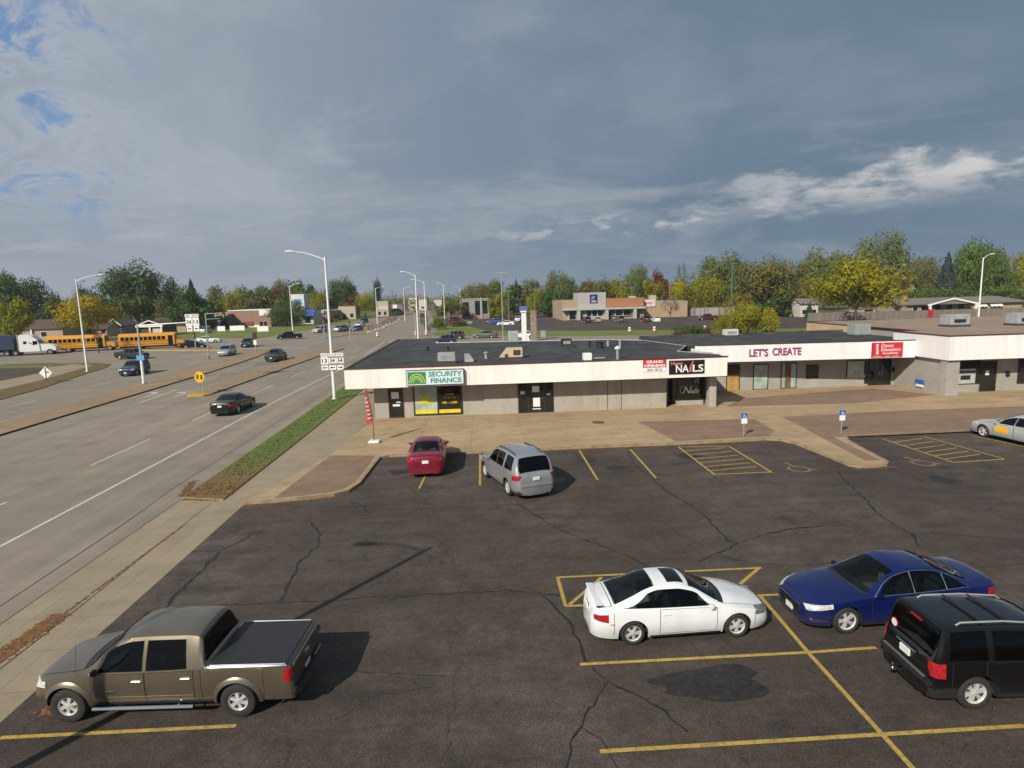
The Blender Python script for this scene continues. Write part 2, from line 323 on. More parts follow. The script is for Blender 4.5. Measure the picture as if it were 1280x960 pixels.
class Shell:
    """a car body described by its side profile, shoulder line and plan; s runs from the front bumper (0) to the rear (L)"""
    def __init__(q, d):
        q.d = d; q.L = d['L']; q.wb = d['wb']; q.of = d['of']; q.r = d['r']; q.ra = d.get('ra', q.r+.055)
        q.top = pchip(d['top']); q.beltf = pchip(d['belt']); q.wr = pchip(d['roofw']); q.plan = pchip(d['plan']); q.crown = pchip(d['crown'])
        q.sill = pchip(d['sill']) if isinstance(d.get('sill'), list) else (lambda s, v=d.get('sill', .2): v)
        q.ax = (q.of, q.of+q.wb); q.tuck = d.get('tuck', .06)
    def X(q, s): return q.wb/2+q.of-s
    def edge(q, s): return max(q.top(s)-q.crown(s), q.sill(s)+.12)
    def belt(q, s): return min(q.beltf(s), q.edge(s)-.004)
    def zl(q, s):
        z = q.sill(s)
        for a in q.ax:
            d = abs(s-a)
            if d < q.ra: z = max(z, q.r+math.sqrt(q.ra**2-d*d))
        return min(z, q.belt(s)-.03)
    def side(q, s, z):
        b = q.belt(s); zb = q.sill(s)
        if z <= b:
            t = (z-zb)/max(b-zb, .01); return q.plan(s)-q.tuck*(1-min(t/.55, 1))**2-.03*max((t-.55)/.45, 0)**2
        e = q.edge(s); t = min((z-b)/max(e-b, .004), 1); y0 = q.plan(s)-.03
        return y0+(min(q.wr(s), y0)-y0)*t+.02*math.sin(math.pi*t)*min(1, (e-b)/.3)
    def topz(q, s, y):
        e = q.edge(s); w = min(q.wr(s), q.plan(s)-.03); t = min(abs(y)/w, 1)
        return e+(q.top(s)-e)*(1-t**q.d.get('pw', 2.6))
    def stations(q, step):
        ss = set(round(v, 3) for v in np.arange(0, q.L+.001, step)); ss |= {p[0] for p in q.d['top']} | {p[0] for p in q.d['plan']} | {q.L}
        n = 14 if step < .15 else 8
        for a in q.ax:
            for k in range(n+1): ss.add(round(a-q.ra*math.cos(math.pi*k/n), 3))
            ss |= {round(a-q.ra-.004, 3), round(a+q.ra+.004, 3)}
        out = []
        for v in sorted(x for x in ss if 0 <= x <= q.L):
            if not out or v-out[-1] > .0035: out.append(v)
        return out
    def glazed(q, s0, s1, kind, lo, hi):
        """is the strip s0..s1 (rows lo..hi of a side, or cross fractions) wholly inside a window?"""
        d = q.d
        if kind == 'side':
            for a, c, l0, l1 in d['win']:
                if all(a+l0*(t-.5)+.006 <= s0 and s1 <= c+l1*(t-.5)-.006 for t in (lo, hi)): return True
            return False
        for k, bw, bw1 in (('ws', d.get('bow', .1), d.get('bow', .1)*.5), ('rw', -d.get('rbow', .06), -d.get('rbow', .06))):
            if k in d and all(d[k][0]-bw*(1-t*t)+.008 <= s0 and s1 <= d[k][1]-bw1*(1-t*t)-.008 for t in (lo, hi)): return True
        if 'roofglass' in d and d['roofglass'][0] <= s0 and s1 <= d['roofglass'][1] and max(lo, hi) < .66: return True
        return False
    def body(q, step=.09, clad=None, open_=False):
        b = MB(); rings = []
        st = q.stations(step)
        if open_:
            d = q.d; ex = set()
            for a, c, l0, l1 in d['win']:
                for m_, l in ((a, l0), (c, l1)): ex |= {round(v, 3) for v in np.arange(m_-abs(l)/2-.02, m_+abs(l)/2+.021, .022)}
            for k in ('ws', 'rw'):
                if k in d:
                    for m_ in d[k]: ex |= {round(v, 3) for v in np.arange(m_-.12, m_+.121, .02)}
            al = sorted(set(st) | {v for v in ex if 0 < v < q.L}); st = [al[0]]
            for v in al[1:]:
                if v-st[-1] > .0035: st.append(v)
        mg = q.d.get('wmargin', .05)
        for s in st:
            zl, be, e, x = q.zl(s), q.belt(s), q.edge(s), q.X(s); zu = min(.22, q.sill(s)+.03); w = min(q.wr(s), q.plan(s)-.03)
            yi = max(q.plan(s)-.30, .1)
            h = [(0, zu), (yi, zu), (yi, max(zl-.01, zu)), (q.side(s, zl)-.025, zl)]
            h += [(q.side(s, zl+(be-zl)*k/7), zl+(be-zl)*k/7) for k in range(8)]
            H_ = e-be; tl = (.032/H_, 1-mg/H_) if H_ > .13 else (.3, .7)
            h += [(q.side(s, be+H_*t), be+H_*t) for t in (tl[0], (tl[0]+tl[1])/2, tl[1], 1)]
            f1 = max(1-.06/w, .6)
            h += [(w*k, q.topz(s, w*k)) for k in ((1+f1)/2, f1, .65 if f1 > .7 else .5, .35, 0)]
            rings.append([(x, y, z) for y, z in h] + [(x, -y, z) for y, z in h[-2:0:-1]])
        n = len(rings[0]); vs = [p for r in rings for p in r]; k = len(b.v); b.v += vs
        H = 21  # points on one half
        for i in range(len(rings)-1):
            for j in range(n):
                j2 = (j+1) % n; jj = j if j < H-1 else n-1-j
                if open_:
                    s0, s1 = st[i], st[i+1]; H0 = q.edge(s0)-q.belt(s0)
                    if jj in (12, 13) and H0 > .13 and q.glazed(s0, s1, 'side', (jj-12)*.5, (jj-11)*.5): continue
                    if jj in (17, 18, 19) and q.glazed(s0, s1, 'top', (.9, .65, .35)[jj-17], (.65, .35, 0)[jj-17]): continue
                mi = 1 if jj <= 2 else 0
                if clad and mi == 0 and jj < 11:
                    if (vs[i*n+j][2]+vs[i*n+j2][2])/2 < clad: mi = 2
                b.f.append([i*n+j, (i+1)*n+j, (i+1)*n+j2, i*n+j2]); b.m.append(mi); b.sm.append(True)
        b.f.append(list(range(n))); b.m.append(0); b.sm.append(False)
        b.f.append(list(range((len(rings)-1)*n, len(rings)*n))[::-1]); b.m.append(0); b.sm.append(False)
        return b
    def patch(q, b, fn, nu, nv, mi=0, skirt=.012, inward=None, smooth=True):
        """grid fn(u,v)->Vector with a turned-in rim"""
        us = [0]+[i/nu for i in range(nu+1)]+[1]; vs_ = [0]+[j/nv for j in range(nv+1)]+[1]; vs = []
        for a, u in enumerate(us):
            for c, v in enumerate(vs_):
                p = Vector(fn(u, v))
                if a in (0, len(us)-1) or c in (0, len(vs_)-1): p = p-Vector(inward)*skirt
                vs.append(p)
        m = len(vs_); a, c = len(us)//2, m//2
        p = [vs[a*m+c], vs[(a+1)*m+c], vs[a*m+c+1]]; nn = (p[1]-p[0]).cross(p[2]-p[0]); o = Vector(inward)
        if abs(o.z) > .5: o = Vector((.35 if p[0].x > 0 else -.35, 0, 1))
        fl = nn.dot(o) < 0
        return b.add(vs, [((a*m+c, a*m+c+1, (a+1)*m+c+1, (a+1)*m+c) if fl else (a*m+c, (a+1)*m+c, (a+1)*m+c+1, a*m+c+1)) for a in range(len(us)-1) for c in range(m-1)], mi, smooth)
    def side_patch(q, b, sgn, s0, s1, zlo, zhi, off=.005, mi=0, nu=10, nv=5, lean0=0, lean1=0, skirt=.012):
        f0 = zlo if callable(zlo) else (lambda s: zlo); f1 = zhi if callable(zhi) else (lambda s: zhi)
        def fn(u, v):
            s = s0+(s1-s0)*u+(lean0*(1-u)+lean1*u)*(v-.5)
            z = f0(s)+(max(f1(s), f0(s)+.006)-f0(s))*v
            return (q.X(s), sgn*(q.side(s, z)+off), z)
        return q.patch(b, fn, nu, nv, mi, skirt, (0, sgn, 0))
    def top_patch(q, b, s0, s1, yf, off=(0, 0, .006), mi=0, nu=8, nv=10, bow0=0, bow1=0, margin=0.0, skirt=.012):
        def fn(u, v):
            t = 2*v-1; a = s0-bow0*(1-t*t); c = s1-bow1*(1-t*t); s = a+(c-a)*u
            y = t*(min(q.wr(s), q.plan(s)-.03)*yf-margin); return (q.X(s)+off[0], y, q.topz(s, y)+off[2])
        return q.patch(b, fn, nu, nv, mi, skirt, (0, 0, 1))

def wheel_mesh(r, w, rr, spokes=6, style='alloy', seg=28):
    """tyre and rim builders, axle along y, outer face towards +y"""
    t = MB(); h = w/2
    t.lathe([(rr-.01, h-.012), (rr+.012, h), (rr+(r-rr)*.55, h+.006), (r-.02, h-.012), (r-.004, h-.035), (r, 0), (r-.004, -h+.035), (r-.02, -h+.012), (rr, -h), (rr-.01, -h+.03)], seg)
    m = MB(); d = h-.035
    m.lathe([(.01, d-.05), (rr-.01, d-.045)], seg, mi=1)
    m.lathe([(rr-.035, d-.02), (rr-.02, d+.02), (rr+.004, d+.026), (rr+.004, d-.06)], seg, mi=0)
    m.lathe([(.001, d+.016), (.05, d+.016), (.07, d+.004), (.075, d-.03)], 14, mi=0)
    for k in range(spokes*2 if style == 'alloy' else spokes):
        a = 2*math.pi*(k//2)/spokes+(.15 if k % 2 else -.15) if style == 'alloy' else 2*math.pi*k/spokes
        ca, sa = math.cos(a), math.sin(a); w0, w1 = (.014, .017) if style == 'alloy' else (.030, .040)
        pts = [(.05, -w0), (rr-.01, -w1), (rr-.01, w1), (.05, w0)]; vs = []
        for y in (d+.012, d-.045):
            for p, qy in pts: vs.append((p*ca-qy*sa, y-(.018 if p > .1 else 0), p*sa+qy*ca))
        m.add(vs, [(0, 1, 2, 3), (4, 7, 6, 5), (0, 4, 5, 1), (1, 5, 6, 2), (2, 6, 7, 3), (3, 7, 4, 0)], 0)
    return t, m
def add_wheels(root, d, seg=28):
    t, m = wheel_mesh(d['r'], d['tw'], d['rr'], d.get('spokes', 6), d.get('style', 'alloy'), seg)
    first = None
    for x in (d['wb']/2, -d['wb']/2):
        for sg in (1, -1):
            if first is None:
                wo = t.build('wheel', M['rubber'], root); ri = m.build('rim', [M[d.get('rimmat', 'rim')], M['rimdark']], wo); first = wo
            else: wo = copy_tree(first, root)
            wo.location = (x, sg*(d['W']/2-d['tw']/2-d.get('inset', .055)), d['r'])
            wo.rotation_euler = (0, R(random.uniform(0, 60)), 0 if sg > 0 else math.pi)

def make_car(name, label, cat, d, pm, loc, rz, group=None, fine=True, clad=None):
    root = thing(name, label, cat, (loc[0], loc[1], loc[2] if len(loc) > 2 else .006), rz, group)
    q = Shell(d); step = .08 if fine else .22
    q.body(step, clad, fine).build('body', [pm, M['under'], M['black']], root, 38)
    nu = 12 if fine else 5
    # glass
    b = MB(); q.top_patch(b, d['ws'][0], d['ws'][1], 1, off=(.004, 0, .015), skirt=.03, margin=.055, bow0=d.get('bow', .1), bow1=d.get('bow', .1)*.5, nu=nu); b.build('windscreen', M['clear' if fine else 'glass'], root)
    if 'rw' in d:
        o = d.get('rwoff', (-.006, 0, .018))
        b = MB(); q.top_patch(b, d['rw'][0], d['rw'][1], 1, off=o, skirt=.03, margin=.075, bow0=-d.get('rbow', .06), bow1=-d.get('rbow', .06), nu=nu); b.build('rear_window', M[d.get('rearglass', 'clear') if fine else 'glass'], root)
    mg = d.get('wmargin', .05)
    for sg in (1, -1):
        if d.get('trim') and not fine:
            b = MB(); x0, x1 = d['win'][0][0]-.02, d['win'][-1][1]+.02
            q.side_patch(b, sg, x0, x1, lambda s: q.belt(s)+.018, lambda s: q.edge(s)-mg+.016, .002, nu=24, lean0=d['win'][0][2], lean1=d['win'][-1][3]); b.build('window_trim', M[d['trim']], root)
        for iw, (a, c, l0, l1) in enumerate(d['win']):
            b = MB(); q.side_patch(b, sg, a, c, lambda s: q.belt(s)+.032, lambda s: q.edge(s)-mg, .006, nu=nu, lean0=l0, lean1=l1); b.build('side_window', M[(d.get('rearglass', 'tinted') if iw else 'tinted') if fine else 'glass'], root)
        # lamps that wrap round the corners
        for nm, k, mm in (('headlight', 'hl', d.get('lampmat', 'lamp')), ('tail_light', 'tl', 'red_lens')):
            if k in d:
                a, c, z0, z1, z2, z3 = d[k]
                b = MB(); q.side_patch(b, sg, a, c, lambda s: z0+(z2-z0)*(s-a)/(c-a), lambda s: z1+(z3-z1)*(s-a)/(c-a), .016, nu=10, skirt=.04); b.build(nm, M[mm], root)
        # mirrors
        s, z = d['mir']; y = q.side(s, z)
        b = MB(); b.box(q.X(s)-.07, q.X(s)+.07, sg*(y+.10)-.08, sg*(y+.10)+.08, z-.06, z+.07, 0, .04); b.box(q.X(s)-.03, q.X(s)+.03, min(sg*(y-.05), sg*(y+.05)), max(sg*(y-.05), sg*(y+.05)), z-.04, z-.005)
        b.build('mirror', M['black'] if d.get('blackmir') else pm, root)
        if fine:
            b = MB()
            for a in (d['of']+q.ra+.10, ) if d.get('noseam') else (d['of']-q.ra-.10, d['of']+d['wb']+q.ra+.10):
                if .25 < a < q.L-.2: q.side_patch(b, sg, a, a+.012, lambda s: q.sill(s)+.12, lambda s: q.belt(s)-.06, .0015, nu=1, nv=5)
            if b.v: b.build('panel_gap', M['under'], root)
            b = MB(); q.side_patch(b, sg, d['of']+q.ra+.05, d['of']+d['wb']-q.ra-.05, lambda s: q.sill(s), lambda s: q.sill(s)+.05, .004, nu=8, nv=1); b.build('rocker_shade', M['under'], root)  # dark strip along the sill, painting in the shadow low on the rocker
            for (a, c) in d['doors']:
                b = MB(); lo = lambda s: max(q.sill(s)+.10, q.zl(s)+.05)
                q.side_patch(b, sg, a-.014, c+.014, lambda s: lo(s)-.014, lambda s: q.belt(s)-.004, .0015, 1, nu=14); 
                q.side_patch(b, sg, a, c, lo, lambda s: q.belt(s)-.012, .005, 0, nu=14)
                do = b.build('door', [pm, M['under']], root)
                z = q.belt(c)-d.get('hz', .13); y = q.side(c-.16, z)
                b = MB(); b.box(q.X(c-.05), q.X(c-.25), min(sg*y, sg*(y+.04)), max(sg*y, sg*(y+.04)), z-.018, z+.018, 0, .012); b.build('door_handle', M['chrome'] if d.get('chromeh') else pm, do)
    W = d['W']; xf, xr = q.X(0), q.X(q.L)
    if fine:
        s1 = d['ws'][1]; zb = q.belt(s1); yo = W*.19
        b = MB(); s = d['ws'][0]+.06; b.box(q.X(s+.34), q.X(s), -W*.36, W*.36, zb-.30, zb-.06, 0, .05); da = b.build('dashboard', M['dash'], root)
        b = MB(); b.tube([(q.X(s+.52)+.05*math.sin(t), yo+.18*math.cos(t), zb-.05+.17*math.sin(t)) for t in np.linspace(0, 6.283, 15)], .014, 6); b.build('steering_wheel', M['dash'], da)
        ends = [s1+.42] + ([d['rseat']] if d.get('rseat') else [s1+1.30])
        for k, s in enumerate(ends):
            for sg in (1, -1):
                b = MB(); y = sg*yo; b.box(q.X(s+.12), q.X(s), y-.24, y+.24, .45, zb+.02, 0, .05); b.box(q.X(s), q.X(s-.5), y-.24, y+.24, .38, .56, 0, .05); b.box(q.X(s+.11), q.X(s+.02), y-.12, y+.12, zb+.05, zb+.20, 0, .04); b.build('seat', M['seat'], root)
        b = MB(); b.box(q.X(s1+1.9 if q.L-s1 > 2.2 else q.L-.6), q.X(d['ws'][0]+.1), -W*.42, W*.42, .30, .38); b.build('cabin_floor', M['dash'], root)
        if 'shelf' in d: b = MB(); b.box(q.X(d['shelf'][1]), q.X(d['shelf'][0]), -W*.33, W*.33, q.belt(d['shelf'][0])-.07, q.belt(d['shelf'][0])-.03); b.build('parcel_shelf', M['dash'], root)
        if d.get('trim'):
            for sg in (1, -1):
                a, c = d['win'][0], d['win'][-1]; lo_ = [(s, q.belt(s)+.024) for s in np.linspace(a[0]-a[2]/2-.02, c[1]-c[3]/2+.02, 20)]; hi_ = [(s, max(q.edge(s)-mg+.012, q.belt(s)+.03)) for s in np.linspace(c[1]+c[3]/2+.02, a[0]+a[2]/2-.02, 20)]
                ln = lo_+hi_+lo_[:1]; b = MB(); b.tube([(q.X(s), sg*(q.side(s, z)+.010), z) for s, z in ln], .011, 5)
                for w_ in d['win'][:-1]: s = w_[1]+.015; b.tube([(q.X(s), sg*(q.side(s, q.belt(s)+.03)+.008), q.belt(s)+.03), (q.X(s), sg*(q.side(s, q.edge(s)-mg)+.008), q.edge(s)-mg)], .012, 5)
                b.build('window_trim', M[d['trim']], root)
    if fine and 'hood' in d:
        b = MB(); q.top_patch(b, d['hood'][0], d['hood'][1], .97, (0, 0, .003), 1, bow0=.05, bow1=d.get('bow', .1), nu=12); q.top_patch(b, d['hood'][0]+.02, d['hood'][1]-.015, .955, (0, 0, .008), 0, bow0=.05, bow1=d.get('bow', .1), nu=12); b.build('hood', [pm, M['under']], root)
    if fine and 'trunk' in d:
        b = MB(); q.top_patch(b, d['trunk'][0], d['trunk'][1], .97, (0, 0, .003), 1, nu=12); q.top_patch(b, d['trunk'][0]+.02, d['trunk'][1]-.01, .95, (0, 0, .008), 0, nu=12); b.build('trunk_lid', [pm, M['under']], root)
    if 'grille' in d:
        y, z0, z1, mm = d['grille']; b = MB(); b.box(xf-.03, xf+.012, -y, y, z0, z1, 1, .02)
        if fine:
            n = d.get('bars', 4)
            for k in range(n): z = z0+(z1-z0)*(k+.5)/n; b.box(xf, xf+.026, -y*.96, y*.96, z-.012, z+.012, 0)
        b.build('grille', [M[mm], M['under']], root)
    b = MB(); b.box(xf-.02, xf+.012, -.5, .5, .24, .37, 0, .03); b.build('lower_intake', M['under'], root)
    for x, z, dx, nm in ((xf, d.get('fplate', .46), 1, 'front_plate'), (xr, d.get('rplate', .78), -1, 'rear_plate')):
        if z:
            b = MB(); b.box(min(x-.01*dx, x+.03*dx), max(x-.01*dx, x+.03*dx), -.155, .155, z-.075, z+.075, 0, .008); b.build('licence_plate', M['plate'], root)
    add_wheels(root, d, 32 if fine else 14)
    return root, q

def prof(d, **k): e = dict(d); e.update(k); return e
SEDAN = dict(rseat=3.55, shelf=(3.7, 4.3), L=5.10, W=1.92, wb=2.87, of=1.0, r=.345, tw=.235, rr=.245, spokes=5,
    top=[(0, .60), (.05, .72), (.30, .84), (1.0, .97), (1.42, 1.03), (2.35, 1.45), (2.8, 1.53), (3.25, 1.515), (3.65, 1.43), (4.38, 1.155), (4.7, 1.14), (4.98, 1.10), (5.07, .95), (5.10, .80)],
    belt=[(0, .55), (.3, .72), (1.0, .86), (1.5, .915), (3.0, .965), (4.3, 1.02), (4.95, 1.0), (5.10, .74)],
    roofw=[(0, .5), (.3, .66), (1.0, .77), (1.42, .80), (2.35, .60), (3.25, .59), (4.38, .72), (4.98, .68), (5.10, .55)],
    plan=[(0, .50), (.04, .66), (.16, .78), (.5, .89), (1.4, .95), (4.1, .955), (4.7, .90), (4.98, .80), (5.07, .70), (5.10, .58)],
    crown=[(0, .04), (.3, .07), (1.2, .08), (1.6, .10), (2.4, .07), (3.3, .06), (3.9, .09), (4.4, .05), (5.1, .05)],
    ws=(1.55, 2.38), rw=(3.50, 4.28), rbow=.0, win=[(1.86, 2.71, .30, 0), (2.74, 3.56, 0, 0), (3.59, 4.02, 0, -.22)], doors=[(1.62, 2.72), (2.75, 3.80)],
    hood=(.16, 1.46), trunk=(4.40, 4.99), hl=(.06, .62, .60, .70, .70, .80), tl=(4.70, 5.07, .76, .98, .74, .94), mir=(1.78, .98), grille=(.50, .44, .66, 'chrome'), sill=.21)
COUPE = dict(lampmat='lamp_dark', rseat=3.2, shelf=(3.3, 4.0), L=4.58, W=1.72, wb=2.63, of=.96, r=.315, tw=.205, rr=.215, spokes=5,
    top=[(0, .48), (.04, .60), (.25, .73), (.95, .93), (1.28, .99), (2.10, 1.36), (2.45, 1.42), (2.85, 1.415), (3.2, 1.36), (3.6, 1.22), (4.12, 1.02), (4.28, 1.005), (4.42, .985), (4.52, .86), (4.58, .66)],
    belt=[(0, .44), (.3, .64), (.95, .82), (1.4, .875), (2.8, .915), (3.9, .94), (4.4, .88), (4.58, .58)],
    roofw=[(0, .40), (.3, .56), (.95, .70), (1.28, .73), (2.1, .55), (2.9, .54), (4.05, .66), (4.4, .62), (4.58, .48)],
    plan=[(0, .36), (.05, .52), (.2, .67), (.55, .80), (1.3, .85), (3.5, .86), (4.05, .83), (4.35, .74), (4.5, .62), (4.58, .46)],
    crown=[(0, .04), (.3, .07), (1.1, .09), (1.5, .10), (2.2, .07), (2.9, .06), (3.5, .10), (4.1, .05), (4.58, .05)],
    ws=(1.42, 2.12), rw=(2.98, 4.02), rbow=.0, win=[(1.75, 3.52, .34, -.66)], doors=[(1.50, 2.92)], greenrear=True,
    hood=(.14, 1.30), trunk=(4.08, 4.40), hl=(.10, .48, .56, .70, .60, .74), tl=(4.20, 4.52, .64, .84, .66, .78), mir=(1.66, .93), grille=(.22, .40, .48, 'black'), sill=.19, tuck=.07, fplate=None)
SUV = dict(rearglass='privacy', L=4.44, W=1.82, wb=2.62, of=.90, r=.36, tw=.235, rr=.235, spokes=6, ra=.43,
    top=[(0, .72), (.04, .86), (.2, .97), (.95, 1.08), (1.20, 1.13), (1.95, 1.64), (2.4, 1.71), (3.4, 1.735), (4.10, 1.71), (4.19, 1.65), (4.27, 1.42), (4.37, 1.10), (4.41, .96), (4.44, .70)],
    belt=[(0, .66), (.3, .88), (.95, .98), (1.4, 1.02), (3.0, 1.06), (4.1, 1.08), (4.34, 1.0), (4.44, .62)],
    roofw=[(0, .56), (.3, .68), (1.2, .78), (1.95, .68), (3.2, .69), (4.05, .68), (4.3, .76), (4.44, .68)],
    plan=[(0, .58), (.06, .72), (.25, .82), (.6, .89), (1.4, .905), (3.7, .905), (4.2, .885), (4.36, .84), (4.44, .74)],
    crown=[(0, .04), (.3, .06), (1.2, .07), (1.9, .07), (2.6, .05), (4.0, .04), (4.44, .04)],
    ws=(1.34, 1.97), pw=5.0, rw=(4.17, 4.365), rwoff=(-.012, 0, .012), rbow=.0, win=[(1.70, 2.43, .20, 0), (2.47, 3.20, 0, 0), (3.34, 4.08, 0, -.08)], doors=[(1.42, 2.44), (2.48, 3.36)],
    hood=(.12, 1.20), hl=(.05, .45, .66, .84, .68, .86), tl=(4.20, 4.42, .74, 1.04, .74, 1.02), mir=(1.60, 1.10), grille=(.5, .56, .76, 'chrome'), sill=.27, tuck=.05, blackmir=True, rplate=.86)
CROSS = dict(rearglass='privacy', L=5.0, W=1.98, wb=2.98, of=.98, r=.37, tw=.245, rr=.25, spokes=6, ra=.435,
    pw=3.4, top=[(0, .72), (.05, .90), (.25, 1.03), (1.0, 1.17), (1.25, 1.22), (2.05, 1.72), (2.5, 1.83), (3.6, 1.86), (4.45, 1.81), (4.62, 1.75), (4.76, 1.46), (4.88, 1.15), (4.95, 1.02), (5.0, .74)],
    belt=[(0, .66), (.3, .90), (1.0, 1.03), (1.5, 1.08), (3.2, 1.14), (4.5, 1.18), (4.86, 1.02), (5.0, .66)],
    roofw=[(0, .56), (.3, .70), (1.25, .82), (2.05, .72), (3.6, .71), (4.5, .68), (4.8, .78), (5.0, .68)],
    plan=[(0, .58), (.06, .74), (.25, .86), (.7, .96), (1.5, .985), (4.1, .985), (4.6, .95), (4.86, .86), (4.95, .80), (5.0, .70)],
    crown=[(0, .04), (.3, .07), (1.2, .08), (1.9, .08), (2.6, .06), (4.4, .05), (5.0, .05)],
    ws=(1.40, 2.08), rw=(4.58, 4.85), rwoff=(-.012, 0, .012), rbow=.0, win=[(1.80, 2.66, .22, 0), (2.71, 3.46, 0, 0), (3.66, 4.40, 0, -.14)], doors=[(1.54, 2.69), (2.73, 3.66)],
    hood=(.12, 1.26), hl=(.06, .55, .72, .90, .78, .96), tl=(4.58, 4.95, .86, 1.06, .88, 1.10), mir=(1.70, 1.13), grille=(.5, .58, .80, 'chrome'), sill=.26, rplate=.93)
VAN = dict(L=5.0, W=1.94, wb=2.97, of=.92, r=.335, tw=.215, rr=.21, spokes=5,
    top=[(0, .66), (.05, .80), (.3, .93), (.85, 1.06), (1.05, 1.12), (2.0, 1.64), (2.5, 1.73), (4.0, 1.75), (4.6, 1.70), (4.72, 1.62), (4.86, 1.2), (4.94, 1.0), (5.0, .72)],
    belt=[(0, .60), (.3, .82), (.9, .95), (1.4, 1.0), (3.2, 1.04), (4.6, 1.08), (4.9, .98), (5.0, .64)],
    roofw=[(0, .52), (.3, .68), (1.05, .80), (2.0, .68), (4.0, .68), (4.65, .67), (4.9, .76), (5.0, .66)],
    plan=[(0, .54), (.06, .70), (.25, .82), (.7, .93), (1.5, .965), (4.4, .965), (4.85, .90), (5.0, .76)],
    crown=[(0, .04), (.3, .07), (1.0, .09), (2.0, .08), (3, .05), (4.6, .05), (5.0, .04)],
    ws=(1.20, 2.02), rw=(4.68, 4.90), rwoff=(-.012, 0, .012), rbow=.0, win=[(1.75, 2.55, .3, 0), (2.62, 3.55, 0, 0), (3.62, 4.58, 0, -.12)], doors=[(1.5, 2.58)],
    hl=(.05, .5, .64, .78, .70, .84), tl=(4.7, 4.97, .82, 1.1, .82, 1.1), mir=(1.62, 1.05), grille=(.45, .50, .64, 'chrome'), sill=.22)
TRUCK = dict(rearglass='privacy', rseat=3.2, L=5.50, W=1.90, wb=3.54, of=.80, pw=4.5, r=.375, tw=.255, rr=.215, spokes=6, style='wide', ra=.45, inset=.01,
    top=[(0, 0.74), (0.05, 0.9), (0.2, 0.99), (0.79, 1.085), (1.11, 1.13), (1.81, 1.68), (2.19, 1.77), (3.19, 1.78), (3.51, 1.75), (3.59, 1.66), (3.69, 1.22), (3.73, 1.165), (3.89, 1.16), (5.36, 1.16), (5.45, 1.1), (5.5, 0.9)],
    belt=[(0, 0.68), (0.25, 0.9), (0.79, 1.0), (1.19, 1.045), (2.49, 1.06), (3.59, 1.1), (3.73, 1.13), (5.38, 1.13), (5.5, 0.84)],
    roofw=[(0, 0.6), (0.25, 0.7), (1.11, 0.76), (1.81, 0.63), (3.39, 0.63), (3.59, 0.66), (3.69, 0.84), (3.75, 0.87), (5.38, 0.87), (5.5, 0.82)],
    plan=[(0, 0.64), (0.05, 0.76), (0.25, 0.84), (0.49, 0.9), (1.39, 0.915), (5.33, 0.915), (5.44, 0.9), (5.5, 0.85)],
    crown=[(0, 0.04), (0.25, 0.06), (1.09, 0.06), (1.79, 0.08), (2.49, 0.06), (3.49, 0.06), (3.69, 0.03), (3.89, 0.015), (5.5, 0.02)],
    ws=(1.23, 1.83), rw=(3.585, 3.68), rwoff=(-.014, 0, .010), rbow=0, win=[(1.53, 2.39, .16, 0), (2.47, 3.29, 0, -.05)], doors=[(1.31, 2.42), (2.45, 3.44)],
    hood=(.10, 1.11), hl=(.04, .36, .76, .88, .78, .90), tl=(5.32, 5.48, .80, 1.06, .80, 1.06), mir=(1.45, 1.12), grille=(.46, .58, .80, 'chrome'), sill=.36, tuck=.05, blackmir=True, hz=.17, chromeh=True, rplate=.62, wmargin=.065)

P = {k: paint('car_paint_'+k, c, mtl, r, .05 if sum(c) < .09 else .12 if sum(c) < .35 else .3) for k, c, mtl, r in [
    ('white', (.74, .75, .76), 0, .35), ('blue', (.006, .014, .105), .3, .28), ('black', (.004, .004, .0045), 0, .3), ('bronze', (.185, .155, .112), .65, .30), ('maroon', (.20, .008, .025), .25, .35),
    ('silver', (.40, .41, .43), .6, .38), ('grey', (.25, .27, .28), .6, .4), ('dark_blue', (.020, .028, .065), .3, .35), ('dark_green', (.022, .032, .030), .2, .4), ('charcoal', (.045, .045, .05), .4, .4),
    ('bright_blue', (.03, .09, .33), .3, .35), ('red', (.42, .02, .03), .1, .35), ('tan', (.36, .30, .22), .4, .4), ('grey_green', (.12, .135, .115), .4, .4), ('light_grey', (.52, .53, .54), .4, .4), ('wine', (.10, .02, .03), .3, .4)]}

